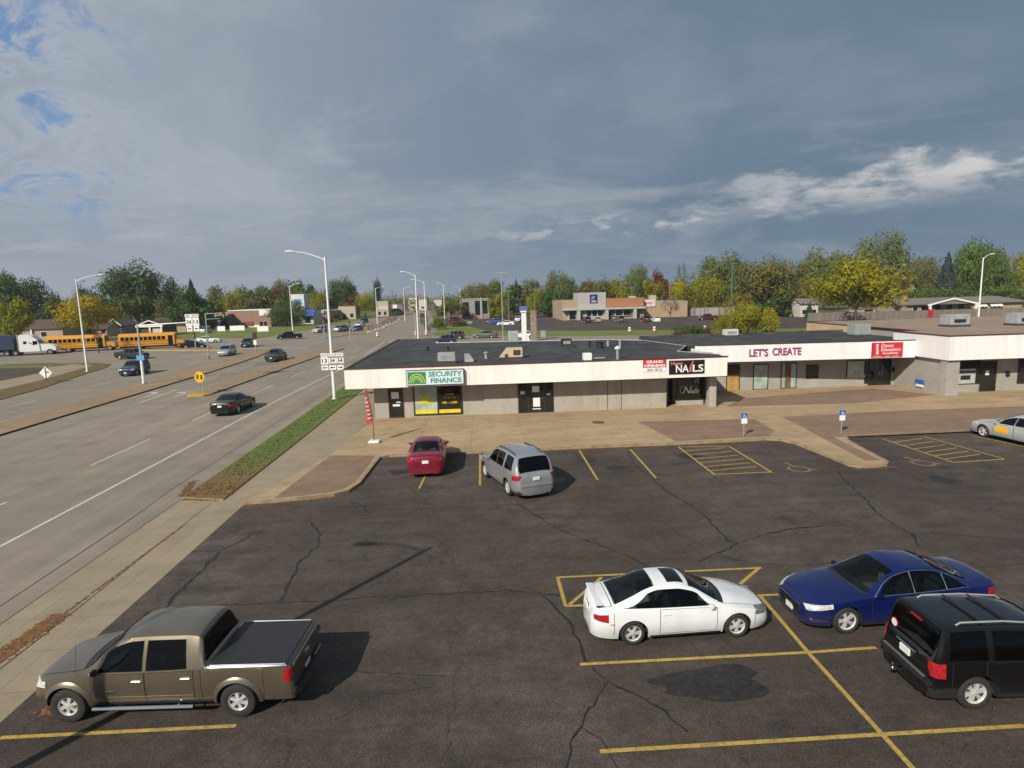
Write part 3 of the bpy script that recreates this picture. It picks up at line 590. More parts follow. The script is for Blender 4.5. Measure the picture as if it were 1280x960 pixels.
# ---- the six cars in the lot
def near_cars():
    # pickup
    r, q = make_car('pickup_truck', 'bronze crew cab pickup with black bed cover parked beside the sidewalk', 'pickup truck', TRUCK, P['bronze'], (-6.99, 13.05), R(177.2))
    b = MB(); q.top_patch(b, 3.79, 5.39, .99, (0, 0, .02), nu=6, nv=6, skirt=.03); b.build('bed_cover', M['tonneau'], r)
    for sg in (1, -1):
        for a in q.ax:
            b = MB()
            def fn(u, v, a=a):
                t = math.pi*(-.06+1.12*u); rr = q.ra-.005+.095*v; s = a-rr*math.cos(t); z = q.r+rr*math.sin(t)
                z = max(z, .34); bulge = .045*(1-v)**.7
                return (q.X(s), sg*(q.side(s, min(z, q.belt(s)))+.006+bulge), z)
            q.patch(b, fn, 20, 4, 0, .05, (0, sg, 0)); b.build('fender_flare', P['bronze'], r)
        b = MB(); ys = sg*.97; b.tube([(q.X(1.34), ys-.0, .34), (q.X(1.39), ys, .33), (q.X(3.39), ys, .33), (q.X(3.44), ys, .34)], .04, 10)
        for s in (1.6, 3.1): b.tube([(q.X(s), sg*.75, .36), (q.X(s), sg*.96, .33)], .02, 6)
        b.build('side_step', M['chrome'], r)
        b = MB(); q.side_patch(b, sg, 3.75, 5.39, lambda s: q.belt(s)-.005, lambda s: q.belt(s)+.02, .004, nu=8, nv=1); b.tube([(q.X(3.80), sg*.865, 1.172), (q.X(5.36), sg*.865, 1.165)], .010, 6); b.build('bed_rail', M['chrome'], r)
        b = MB(); q.side_patch(b, sg, 1.35, 3.42, .50, .545, .012, nu=10, nv=2); b.build('side_moulding', P['bronze'], r)
        b = MB(); q.side_patch(b, sg, 3.59, 3.605, .46, lambda s: q.belt(s)-.01, .002, nu=1, nv=4); b.build('bed_gap', M['under'], r)
    b = MB(); xr = q.X(q.L); b.box(xr-.07, xr+.06, -.86, .86, .48, .62, 0, .03); b.build('rear_bumper', M['black'], r); b = MB(); b.box(xr-.075, xr-.02, -.80, -.35, .56, .60, 0, .01); b.build('bumper_trim', M['galv'], r)
    b = MB(); b.box(xr-.02, xr+.03, -.78, .78, .68, 1.10, 0, .015); t = b.build('tailgate', P['bronze'], r)
    b = MB(); b.box(xr-.05, xr-.015, -.12, .12, .90, .97, 0, .01); b.build('handle', M['chrome'], t)
    b = MB(); xf = q.X(0); b.box(xf-.1, xf+.05, -.66, .66, .44, .58, 0, .03); b.build('front_bumper', P['bronze'], r)
    b = MB(); b.tube([(q.X(.95), .80, 1.04), (q.X(1.05), .80, 1.7)], .004, 5); b.build('antenna', M['black'], r)
    b = MB(); q.top_patch(b, 1.10, 1.23, 1, (0, 0, .004), bow0=.1, bow1=.1, margin=.03); b.build('wiper_cowl', M['black'], r)
    t = letters('lettering', [('TACOMA', 0, 0, dict(size=.1, width=.42, height=.055, depth=.006))], M['chrome'], r, (0, 0, 0)); t.rotation_euler = (0, 0, math.pi); t.location = (q.X(1.38), q.side(1.6, .66)+.012, .63)
    # white coupe
    r, q = make_car('coupe', 'white two door coupe with sunroof parked on the yellow hatched bay', 'car', COUPE, P['white'], (4.83, 14.66), R(1.5))
    b = MB(); q.top_patch(b, 2.20, 2.62, .72, (0, 0, .006), nu=4, nv=8); b.build('sunroof', M['glass'], r)
    b = MB(); xr = q.X(q.L)
    wv_, wf_ = _wing(q, xr); b.add(wv_, [tuple(f)[::-1] for f in wf_]); b.build('spoiler', P['white'], r)
    b = MB(); b.tube([(q.X(3.0), 0, 1.43), (q.X(3.12), 0, 1.50)], [.012, .006], 6); b.build('antenna', M['black'], r)
    for sg in (1, -1):
        b = MB(); q.side_patch(b, sg, 4.05, 4.16, .585, .605, .006, nu=2, nv=1); b.build('side_marker', M['red_lens'], r)
    b = MB(); q.top_patch(b, 1.30, 1.42, 1, (0, 0, .006), bow0=.1, bow1=.1, margin=.03); b.build('wiper_cowl', M['black'], r)
    # blue sedan
    d = prof(SEDAN, trim='chrome', bars=5, fplate=.40)
    r, q = make_car('sedan', 'dark blue sedan with chrome window trim facing the white coupe', 'car', d, P['blue'], (10.33, 14.72), R(181.5))
    for sg in (1, -1):
        b = MB(); q.side_patch(b, sg, .12, .50, .33, .39, .008, nu=5, nv=2); b.build('fog_lamp_trim', M['chrome'], r)
        b = MB(); q.side_patch(b, sg, 1.36, 1.56, .765, .785, .006, nu=3, nv=1); b.build('fender_badge', M['chrome'], r)
        b = MB(); b.box(q.X(4.02), q.X(3.96), sg*.86-.012, sg*.86+.012, .9, .92); 
    b = MB(); q.top_patch(b, 1.46, 1.56, 1, (0, 0, .006), bow0=.1, bow1=.1, margin=.03); b.build('wiper_cowl', M['black'], r)
    # black suv
    d = prof(SUV)
    r, q = make_car('suv', 'black suv with roof rails and tow hitch at the right edge of the lot', 'suv', d, P['black'], (11.14, 11.66), R(-2.0), clad=.50)
    for sg in (1, -1):
        b = MB(); y = sg*.58; z = lambda s: q.top(s)-.01
        b.tube([(q.X(2.0), y, q.topz(2.0, .58)), (q.X(2.1), y, q.topz(2.1, .58)+.05), (q.X(2.9), y, q.topz(2.9, .58)+.055), (q.X(3.75), y, q.topz(3.75, .58)+.05), (q.X(3.85), y, q.topz(3.85, .58))], .02, 8); b.build('roof_rail', M['galv'], r)
    for s in (2.75, 3.3):
        b = MB(); b.box(q.X(s)-.03, q.X(s)+.03, -.56, .56, q.top(s)+.02, q.top(s)+.045, 0, .01); b.build('roof_crossbar', M['black'], r)
    xr = q.X(q.L)
    b = MB(); b.box(xr-.06, xr+.12, -.80, .80, .50, .66, 0, .04); rb = b.build('rear_bumper', M['black'], r); b = MB(); b.box(xr-.065, xr+.03, -.66, .66, .655, .668, 0); b.build('step_pad', mat('grey_step_pad', (.10, .10, .10), .7), rb)
    b = MB(); b.box(xr-.022, xr+.02, -.32, .30, .965, 1.0, 0, .01); b.build('liftgate_trim', M['chrome'], r)
    b = MB(); s = 4.215; b.box(q.X(s)-.05, q.X(s)-.005, -.17, .17, 1.585, 1.62, 0, .008); b.build('brake_light', M['red_lens'], r)
    b = MB(); b.box(xr-.28, xr+.02, -.03, .03, .40, .45); b.lathe([(.001, .56), (.02, .555), (.028, .53), (.02, .505), (.012, .50), (.012, .44)], 10, 'z', c=(xr-.25, 0, 0)); b.build('tow_hitch', M['chrome'], r)
    b = MB(); b.lathe([(.001, .012), (.085, .012), (.085, 0)], 18, 'y', 0); b.lathe([(.088, .010), (.108, .010), (.108, 0)], 18, 'y', 1)
    o = b.build('round_sticker', [M['sign_white'], M['sign_red']], r); o.rotation_euler = (0, 0, R(90)); o.location = (q.X(4.33)-.035, .50, 1.20); o.rotation_euler = (0, R(-18), R(90))
    # maroon sedan
    d = prof(SEDAN, L=4.95, greenrear=True, rplate=.80)
    sc = 4.95/5.10
    for k in ('top', 'belt', 'roofw', 'plan', 'crown'): d[k] = [(a*sc, c) for a, c in d[k]]
    for k in ('ws', 'rw', 'hood', 'trunk'): d[k] = tuple(a*sc for a in d[k])
    d['win'] = [(1.80, 2.62, .30, 0), (2.68, 3.45, 0, 0), (3.49, 3.9, 0, -.22)]; d['tl'] = (4.55, 4.92, .80, .96, .80, .96)
    r, q = make_car('sedan', 'maroon sedan parked nose in to the kerb beside a silver crossover', 'car', d, P['maroon'], (-2.78, 31.25), R(91))
    # silver crossover
    a = G(607, 596); c = G(637, 620); h = math.atan2(a[1]-c[1], a[0]-c[0])
    mid = Vector(((a[0]+c[0])/2, (a[1]+c[1])/2)); nrm = Vector((math.sin(h), -math.cos(h)))*.87
    r, q = make_car('crossover_suv', 'silver crossover suv parked askew beside the maroon sedan', 'suv', CROSS, P['silver'], (mid.x+nrm.x, mid.y+nrm.y), h, clad=.42)
    for sg in (1, -1):
        b = MB(); y = sg*.61
        b.tube([(q.X(2.2), y, q.topz(2.2, .61)), (q.X(2.35), y, q.topz(2.35, .61)+.05), (q.X(3.2), y, q.topz(3.2, .61)+.06), (q.X(4.05), y, q.topz(4.05, .61)+.05), (q.X(4.2), y, q.topz(4.2, .61))], .025, 8); b.build('roof_rail', M['black'], r)
    b = MB(); xr = q.X(q.L); b.box(xr-.03, xr+.08, -.74, .74, .56, .70, 0, .04); b.build('rear_bumper', P['silver'], r)
    # silver sedan with yellow door emblem, cut by the right edge
    d = prof(SEDAN, trim=None)
    r, q = make_car('sedan', 'silver sedan with yellow emblem on its front door, nose against the kerb', 'car', d, P['light_grey'], (29.05, 30.75), R(98))
    b = MB(); q.side_patch(b, 1, 1.72, 2.45, .50, .82, .012, nu=6, nv=4); b.build('door_emblem', M['sign_yellow'], r)
def _wing(q, xr):
    m = MB(); pts = []
    for y in np.linspace(-.62, .62, 9):
        k = 1-(abs(y)/.62)**2; x0 = xr+.02-.0*k
        pts.append((y, x0+.07, q.top(4.30)+.008+.010*k))
    for y, x, z in pts:
        m.v += [(x+.26, y, z-.05), (x+.19, y, z-.012), (x+.03, y, z), (x+.01, y, z-.02), (x+.08, y, z-.07)]
    for i in range(8):
        for j in range(5): m.f.append((i*5+j, i*5+(j+1) % 5, (i+1)*5+(j+1) % 5, (i+1)*5+j))
    m.f += [(0, 1, 2, 3, 4), (44, 43, 42, 41, 40)]
    return m.v, m.f

# ---- traffic and parked cars farther off (x, y from the survey of the wheels)
def far_cars():
    proto = {}
    def put(kind, name, label, cat, colour, xy, deg, group):
        d = {'sedan': SEDAN, 'suv': SUV, 'van': VAN, 'truck': TRUCK, 'cross': CROSS}[kind]
        key = kind
        if key not in proto:
            r, q = make_car(name, label, cat, d, P[colour], xy, R(deg), group, fine=False)
            if kind == 'truck':
                b = MB(); q.top_patch(b, 3.81, 5.37, .95, (0, 0, .012), nu=3, nv=3); b.build('bed_cover', M['tonneau'], r)
            proto[key] = r; r['paint'] = 1
        else:
            r = copy_tree(proto[key]); r.name = name; r.location = (xy[0], xy[1], .006); r.rotation_euler = (0, 0, R(deg))
            tag(r, label, cat, group)
        for c in r.children:
            for sl in c.material_slots:
                if sl.material and sl.material.name.startswith('car_paint'):
                    sl.link = 'OBJECT'; sl.material = P[colour]
        return r
    RD, LT = 'vehicles driving on the road', 'cars parked in far lots'
    put('sedan', 'sedan', 'black sedan driving away in the near lane of the road', 'car', 'black', (-19.75, 49.9), 88, RD)
    put('cross', 'crossover_suv', 'dark blue crossover coming towards the camera beside the blue sign pole', 'suv', 'dark_blue', (-43.2, 79.2), -86, RD)
    put('truck', 'pickup_truck', 'dark green pickup turning out just behind the blue crossover', 'pickup truck', 'dark_green', (-55.8, 102.3), -18, RD)
    put('van', 'minivan', 'silver minivan coming towards the camera beside the far median pole', 'minivan', 'silver', (-41.4, 103.4), -84, RD)
    put('suv', 'suv', 'dark blue suv following right behind the silver minivan', 'suv', 'dark_blue', (-44.6, 121.5), -84, RD)
    put('truck', 'pickup_truck', 'dark green pickup with white plate waiting between the two medians', 'pickup truck', 'dark_green', (-29.6, 91.6), 92, RD)
    put('truck', 'pickup_truck', 'black pickup crossing the junction in front of the green lawn', 'pickup truck', 'black', (-43.0, 142.5), 195, RD)
    put('cross', 'crossover_suv', 'pale silver crossover waiting at the far left side of the junction', 'suv', 'light_grey', (-41.9, 166), 250, RD)
    put('suv', 'suv', 'light blue suv stopped behind the pale crossover at the junction', 'suv', 'silver', G(424, 414.5), 262, RD)
    put('truck', 'pickup_truck', 'charcoal pickup at the far side of the junction by the barricades', 'pickup truck', 'charcoal', G(430, 414), 268, RD)
    put('sedan', 'sedan', 'bright blue car beside the first orange barricades', 'car', 'bright_blue', G(446, 414), 255, RD)
    put('sedan', 'sedan', 'white car just behind the bright blue car', 'car', 'white', G(450, 408.5), 258, RD)
    put('suv', 'suv', 'black suv queueing behind the white car under the round tree', 'suv', 'charcoal', G(455, 404), 258, RD)
    put('sedan', 'sedan', 'white and black car in front of the second school bus', 'car', 'white', G(236, 433), 12, RD)
    put('sedan', 'sedan', 'black car half hidden by the thin signal post ahead of the school buses', 'car', 'black', G(244, 435), 10, RD)
    put('sedan', 'sedan', 'white sedan farthest ahead of the school buses', 'car', 'white', G(262, 428.5), 8, RD)
    put('suv', 'suv', 'dark navy suv on the cross street right behind the roof edge', 'suv', 'dark_blue', G(556, 429.5), 174, RD)
    put('suv', 'suv', 'black suv beyond the navy suv on the cross street', 'suv', 'charcoal', G(567, 424), 174, RD)
    put('sedan', 'sedan', 'grey green sedan on the cross street behind the flat roof', 'car', 'grey_green', G(606, 422.5), 172, RD)
    put('sedan', 'sedan', 'white sedan partly hidden by the white sign pillar', 'car', 'white', G(655, 423), 172, RD)
    put('sedan', 'sedan', 'bright red car beside the dark clipped shrub', 'car', 'red', G(846, 425), 170, RD)
    put('truck', 'pickup_truck', 'dark wine pickup parked right of the grocery store by the grey fence', 'pickup truck', 'wine', G(884, 400), 175, LT)
    rows = [('cross', 'wine', 733, 403.5, 'dark wine crossover facing the store windows left of the tan car'), ('sedan', 'tan', 747, 403, 'tan car parked facing the middle store windows'), ('suv', 'grey_green', 774, 402.5, 'grey suv parked before the right store windows'),
            ('cross', 'wine', 806, 402.5, 'wine red crossover left of the white car by the bare tree'), ('sedan', 'white', 819, 402.5, 'white car parked beside the bare tan tree'),
            ('sedan', 'red', 691, 395, 'red car parked left of the store corner'), ('suv', 'wine', 683, 396, 'dark red suv next to the red car beyond the stone pillar'), ('sedan', 'wine', 700, 396.5, 'wine coloured car nearest the store corner')]
    for k, c, x, y, l in rows: put(k, {'cross': 'crossover_suv', 'sedan': 'sedan', 'suv': 'suv'}[k], l, 'car' if k == 'sedan' else 'suv', c, G(x, y), 90+random.uniform(-4, 4), LT)
    rows = [('cross', 'wine', 570, 403, 10, 'wine red crossover parked left of the clinic'), ('suv', 'wine', 588, 399, 8, 'dark red suv parked under the clinic windows'), ('sedan', 'silver', 581, 406.5, 172, 'silver car at the kerb left in the clinic lot'),
            ('cross', 'dark_green', 625, 401, 172, 'dark green suv left of the tall lamp pole'), ('sedan', 'bright_blue', 618, 404.5, 172, 'blue car in front of the dark green suv'), ('sedan', 'white', 632, 407, 172, 'white car right beside the tall lamp pole base'),
            ('truck', 'light_grey', 648, 402, 80, 'light pickup behind the white sign pillar'), ('suv', 'light_grey', 645, 398, 95, 'pale suv beyond the light pickup'), ('suv', 'wine', 528, 397, 90, 'dark red suv on the road beside the far lamp posts')]
    for k, c, x, y, a, l in rows: put(k, {'cross': 'crossover_suv', 'sedan': 'sedan', 'suv': 'suv', 'truck': 'pickup_truck'}[k], l, 'car' if k == 'sedan' else 'suv', c, G(x, y), a, LT)
    rows = [('cross', 'charcoal', 247, 412, 'charcoal car parked left of the brick building'), ('suv', 'charcoal', 264, 411, 'black suv near the left end of the brick building'), ('sedan', 'dark_blue', 286, 410.5, 'dark car by the brick wall near the white banner'),
            ('suv', 'wine', 302, 409.5, 'wine suv parked along the brick wall'), ('sedan', 'light_grey', 258, 416, 'pale car at the lawn edge left of the white banner'), ('cross', 'wine', 160, 413, 'red car beside the gabled grey house'), ('sedan', 'wine', 414, 402.5, 'dark car in the bank lot behind the lamp post'), ('suv', 'charcoal', 404, 401, 'black suv in the bank lot'),
            ('suv', 'red', 507, 388.5, 'tiny red suv far up the road'), ('cross', 'red', 515, 386.5, 'tiny red crossover farthest up the road')]
    for k, c, x, y, l in rows: put(k, {'cross': 'crossover_suv', 'sedan': 'sedan', 'suv': 'suv'}[k], l, 'car' if k == 'sedan' else 'suv', c, G(x, y), random.choice((5, 178, 90)), LT)

def bus(label, fx, rx, y0):
    a = Vector(G(*fx)); c = Vector(G(*rx)); h = math.atan2(a.y-c.y, a.x-c.x); u = (a-c).normalized(); n = Vector((-u.y, u.x))
    o = a+n*1.1; wbm = 6.9
    r = thing('school_bus', label, 'school bus', (o.x, o.y, .006), h, 'school buses waiting on the cross street')
    Y = mat('bus_yellow', (.62, .27, .015), .45, var=.06) if 'bus' not in M else M['bus']; M['bus'] = Y
    b = MB(); pr = [(-1.2, .75), (-1.22, 1.6), (-1.2, 2.5), (-1.1, 2.85), (-.8, 3.08), (0, 3.16), (.8, 3.08), (1.1, 2.85), (1.2, 2.5), (1.22, 1.6), (1.2, .75)]
    n_ = len(pr); x0, x1 = -10.0, -.35
    b.add([(x, y, z) for x in (x0, x1) for y, z in pr], [(i, i+1, n_+i+1, n_+i) for i in range(n_-1)]+[(n_-1, 0, n_, 2*n_-1), tuple(range(n_))[::-1], tuple(range(n_, 2*n_))], 0, True); b.build('body', Y, r)
    b = MB(); hp = [(-.35, .7), (-.35, 1.75), (.2, 1.72), (1.1, 1.55), (1.3, 1.3), (1.32, .7)]
    m = len(hp); b.add([(x, -1.02, z) for x, z in hp]+[(x, 1.02, z) for x, z in hp], [tuple(range(m)), tuple(range(m, 2*m))[::-1]]+[(i, (i+1) % m, m+(i+1) % m, m+i)[::-1] for i in range(m)]); b.build('hood', Y, r)
    b = MB(); b.box(-.36, -.30, -1.08, 1.08, 1.8, 2.8, 0, .03); b.build('windscreen', M['glass'], r)
    for sg in (-1, 1):
        for k in range(10):
            b = MB(); x = -9.6+k*.78; b.box(x, x+.60, min(sg*1.19, sg*1.235), max(sg*1.19, sg*1.235), 1.85, 2.5); b.build('window', M['glass'], r)
        b = MB()
        for z in (1.05, 1.5, 1.72): b.box(-9.9, -.9, min(sg*1.2, sg*1.24), max(sg*1.2, sg*1.24), z, z+.05)
        b.build('rub_rail', M['black'], r)
    b = MB(); b.box(-1.5, -.7, -1.245, -1.2, .65, 2.6); b.build('door', M['glass'], r)
    b = MB(); b.box(1.30, 1.45, -1.1, 1.1, .5, .75, 0, .03); b.build('bumper', M['black'], r)
    b = MB(); b.box(-.3, .02, -1.0, 1.0, 2.85, 3.05, 0, .05); b.build('warning_light', Y, r)
    t, mm = wheel_mesh(.5, .28, .28, 5, 'wide', 16); first = None
    for x in (.35, -6.55):
        for sg in (1, -1):
            if first is None: w = t.build('wheel', M['rubber'], r); mm.build('rim', [M['rim'], M['rimdark']], w); first = w
            else: w = copy_tree(first, r)
            w.location = (x, sg*1.05, .5); w.rotation_euler = (0, 0, 0 if sg > 0 else math.pi)
    b = MB(); b.box(-9.9, -.4, -1.0, 1.0, .45, .8); b.build('chassis', M['under'], r)
def semi():
    a = Vector(G(63, 443)); c = Vector(G(22, 445)); h = math.atan2(a.y-c.y, a.x-c.x); u = (a-c).normalized(); n = Vector((-u.y, u.x)); o = a+n*1.1
    r = thing('semi_truck', 'white semi truck tractor with sleeper cab pulling a navy trailer', 'truck', (o.x, o.y, .006), h)
    Wp = M['white_paint']
    def ext(name, hp, y, m):
        k = len(hp); b = MB(); b.add([(x, -y, z) for x, z in hp]+[(x, y, z) for x, z in hp], [tuple(range(k))[::-1], tuple(range(k, 2*k))]+[(i, (i+1) % k, k+(i+1) % k, k+i) for i in range(k)]); return b.build(name, m, r)
    ext('sleeper_cab', [(-4.6, .7), (-4.6, 3.7), (-3.9, 3.85), (-2.6, 3.6), (-1.75, 2.75), (-1.5, 2.0), (-1.45, .7)], 1.22, Wp)
    ext('hood', [(-1.5, .75), (-1.5, 2.05), (-.6, 1.95), (.5, 1.7), (.95, 1.4), (1.0, .75)], 1.08, Wp)
    b = MB(); b.add([(-2.48, -1.1, 3.48), (-1.68, -1.1, 2.72), (-1.44, -1.1, 2.08), (-2.48, 1.1, 3.48), (-1.68, 1.1, 2.72), (-1.44, 1.1, 2.08)], [(1, 2, 5, 4)]); b.build('windscreen', M['glass'], r)
    for sg in (-1, 1):
        b = MB(); b.box(-2.45, -1.75, min(sg*1.21, sg*1.24), max(sg*1.21, sg*1.24), 1.95, 2.6); b.build('side_window', M['glass'], r)
        b = MB(); b.box(-3.9, -3.4, min(sg*1.21, sg*1.24), max(sg*1.21, sg*1.24), 2.1, 2.6); b.build('side_window', M['glass'], r)
        b = MB(); b.tube([(-4.85, sg*1.0, .9), (-4.85, sg*1.0, 3.9)], .08, 8); b.build('exhaust_stack', M['chrome'], r)
        b = MB(); b.wallpoly([(-3.3, 2.45), (-2.75, 2.3), (-2.1, 1.85), (-2.3, 1.8), (-2.9, 2.15)], min(sg*1.222, sg*1.23), max(sg*1.222, sg*1.23)); b.build('side_emblem', M['sign_red'], r)
    b = MB(); b.box(.9, 1.12, -1.15, 1.15, .5, .85, 0, .04); b.build('bumper', M['chrome'], r)
    b = MB(); b.box(-16.5, -5.3, -1.28, 1.28, 1.15, 3.75); b.build('trailer', mat('trailer_navy', (.02, .035, .085), .5), r)
    b = MB(); b.box(-16, .6, -.5, .5, .7, 1.1); b.build('chassis', M['under'], r)
    t, mm = wheel_mesh(.52, .3, .29, 5, 'wide', 16); first = None
    for x in (0, -5.3, -6.6, -14, -15.2):
        for sg in (1, -1):
            if first is None: w = t.build('wheel', M['rubber'], r); mm.build('rim', [M['rim'], M['rimdark']], w); first = w
            else: w = copy_tree(first, r)
            w.location = (x, sg*1.05, .52); w.rotation_euler = (0, 0, 0 if sg > 0 else math.pi)
near_cars(); far_cars()
bus('yellow school bus nearest the semi truck', (135, 438), (92, 440), 0)
bus('yellow school bus in front, beside the overhead route sign', (222, 435), (180, 437), 0)
semi()
# ================================================================ the ground
def structure(b, name, m, parent=None): 
    o = b.build(name, m, parent)
    if not parent: o['kind'] = 'structure'
    return o
def gp(*px, z=0): return [G(x, y, z) for x, y in px]
b = MB(); b.sheet([(-3500, -300), (3500, -300), (3500, 5000), (-3500, 5000)], -.05); structure(b, 'ground', M['land'])
b = MB(); b.sheet([(-46.4, -60), (-13.4, -60), (-13.4, 108), (-10, 120), (-10, 152), (-13, 190), (-21, 285), (-33, 420), (-47, 420), (-46, 313), (-49, 205), (-52, 150), (-66, 120), (-66, 60), (-46.4, 20)], 0); road = structure(b, 'road', M['road'])
# cross street, both arms
b = MB(); b.sheet([(-10.02, 112), (14, 107.5), (58, 95), (200, 52), (215, 68), (62, 111.8), (23, 122.8), (-10.02, 139)], -.004)
b.sheet([(-52, 150), (-66, 156), (-130, 172), (-330, 230), (-330, 160), (-130, 105), (-80, 99), (-66, 100), (-66, 120.5), (-52, 149)], -.008); structure(b, 'cross_street', M['street'])
# grass beyond the junction, both sides
b = MB(); b.sheet([(-9.5, 140), (23, 123.5), (62, 112.5), (75, 108.6), (80, 120), (60, 127), (26, 139), (2, 152), (-3, 180), (-10, 186), (-12.5, 190)], -.012)
b.sheet([(-53, 152), (-50, 206), (-47, 320), (-70, 322), (-80, 230), (-95, 195), (-120, 186), (-70, 160)], -.016); structure(b, 'lawn', M['grass'])
b = MB(); b.sheet([(-12, 186), (-3, 181), (2, 153), (26, 140), (60, 128), (100, 118), (150, 190), (70, 225), (20, 262), (-8, 270), (-16, 240)], -.02); structure(b, 'far_parking_lot', M['asphalt'])
b = MB(); b.sheet([(-96, 196), (-80, 231), (-52, 232), (-51, 246), (-84, 262), (-120, 200)], -.024)
b.sheet([(-85, 84), (-58, 72.5), (-56.5, 78), (-57.5, 86), (-62, 92), (-90, 97), (-150, 90), (-150, 70)], -.010); structure(b, 'side_parking_lot', M['asphalt'])
# raised strips with kerbs
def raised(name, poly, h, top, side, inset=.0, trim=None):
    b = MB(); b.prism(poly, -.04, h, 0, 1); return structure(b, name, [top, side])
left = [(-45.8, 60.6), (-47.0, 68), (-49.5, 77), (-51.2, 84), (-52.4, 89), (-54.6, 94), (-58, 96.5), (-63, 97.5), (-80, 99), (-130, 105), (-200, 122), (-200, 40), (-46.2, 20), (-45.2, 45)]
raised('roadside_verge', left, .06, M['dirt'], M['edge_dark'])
b = MB(); b.sheet([(-50.2, 60), (-52.3, 76), (-56.5, 93), (-61, 95.5), (-62.3, 92), (-58.8, 86), (-57.4, 78), (-56.2, 66), (-56, 40), (-50, 40)], .064); structure(b, 'sidewalk', M['walk'])
b = MB(); b.sheet([(-85, 84), (-58.3, 72.5), (-57.4, 78), (-58.2, 85), (-62, 91), (-90, 95.5), (-150, 90), (-150, 60), (-90, 60), (-62, 62)], .068); structure(b, 'side_lot', M['asphalt'])
b = MB(); b.sheet([(-62, 92.5), (-64, 95.5), (-80, 98), (-130, 103), (-130, 98), (-88, 96)], .066); structure(b, 'grass_verge', M['grass'])
wide = [(-32.9, 10), (-32.9, 43), (-33.2, 57), (-33.6, 80), (-34.6, 97), (-36.5, 111.5), (-37.6, 113), (-38.8, 112.5), (-39.6, 108), (-38.6, 90), (-37.2, 70), (-36.4, 55), (-36, 43), (-36, 10)]
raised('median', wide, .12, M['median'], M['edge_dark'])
b = MB(); b.strip([(-36.25, 10), (-36.25, 43), (-36.65, 55), (-37.45, 70), (-38.85, 90), (-39.8, 107)], .12, .004); structure(b, 'yellow_edge_line', M['line_yellow'])
near = [(-27.3, 58.6), (-25.9, 58.3), (-25.4, 60), (-25.0, 75), (-24.6, 95), (-23.4, 108.5), (-24.6, 110.5), (-28.0, 109.5), (-28.3, 90), (-27.9, 72), (-27.7, 61)]
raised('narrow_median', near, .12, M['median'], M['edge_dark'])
b = MB(); b.prism([(-27.42, 58.45), (-25.8, 58.15), (-25.30, 59.2), (-27.82, 60.0)], -.03, .135); structure(b, 'median_nose', mat('kerb_yellow', (.42, .27, .04), .8, var=.2, scale=4))
# yellow painted kerb of the cross street median
b = MB(); p = gp((170, 438.3), (275, 438.3)); q_ = gp((170, 435), (270, 435.5)); b.prism([p[0], p[1], q_[1], q_[0]], -.03, .13, 1, 0); structure(b, 'street_median', [mat('kerb_yellow_far', (.45, .33, .09), .8), M['median']])
b = MB(); p = gp((497, 421.6), (600, 419.5)); b.strip(p, .5, .02); p = gp((430, 417), (470, 415)); b.strip(p, .5, .02)
structure(b, 'yellow_kerb_line', mat('kerb_yellow_worn', (.46, .34, .07), .8))
b = MB(); b.prism(gp((405, 423), (462, 416), (500, 400), (513, 391.5), (508, 392), (490, 401), (455, 413), (425, 418)), -.03, .10, 0, 1); structure(b, 'far_median', [M['median'], M['curb']])
# lane paint
b = MB()
b.strip([(-17.75, -20), (-17.75, 22), (-17.85, 50), (-17.1, 80), (-16.2, 104)], .15, .006)
for y in np.arange(9.5, 108, 12.2): b.strip([(-21.4, y), (-21.45, y+6.2)], .12, .006)
for y in np.arange(31.5, 110, 12.2): b.strip([(-41.6-(y-54)*.02, y), (-41.6-(y-51)*.02, y+3.6)], .12, .006)
b.strip([(-30.25, 55.6), (-30.8, 63.5)], .14, .006)
for y in (70, 82, 94): b.strip([(-31.1, y), (-31.2, y+5)], .12, .006)
def arrow(x, y):
    b.strip([(x, y), (x+.05, y+2.2), (x-.5, y+2.9)], .2, .006); b.sheet([(x-.4, y+2.3), (x-.4, y+3.5), (x-1.2, y+2.9)], .010)
arrow(-31.6, 59); arrow(-28.6, 58.4)
b.strip([(-46, 118), (-31, 113.5)], .5, .006); b.strip(gp((485, 428), (500, 423)), .3, .006); b.strip(gp((455, 444), (480, 428)), .15, .01)
structure(b, 'lane_marking', M['line_white'])
b = MB(); x = -14.35
b.strip([(-13.95, -30), (-14.25, 17.6), (-14.35, 24), (-14.62, 28.7), (-14.6, 70)], .03, .005, jit=.4); b.strip([(-13.5, -30), (-13.45, 20), (-13.45, 27)], .025, .005, jit=.4)
b.strip([(-11.85, 10), (-11.8, 17), (-11.85, 22), (-11.85, 26.4)], .03, .012, jit=.4)
structure(b, 'pavement_joint', M['tar'])

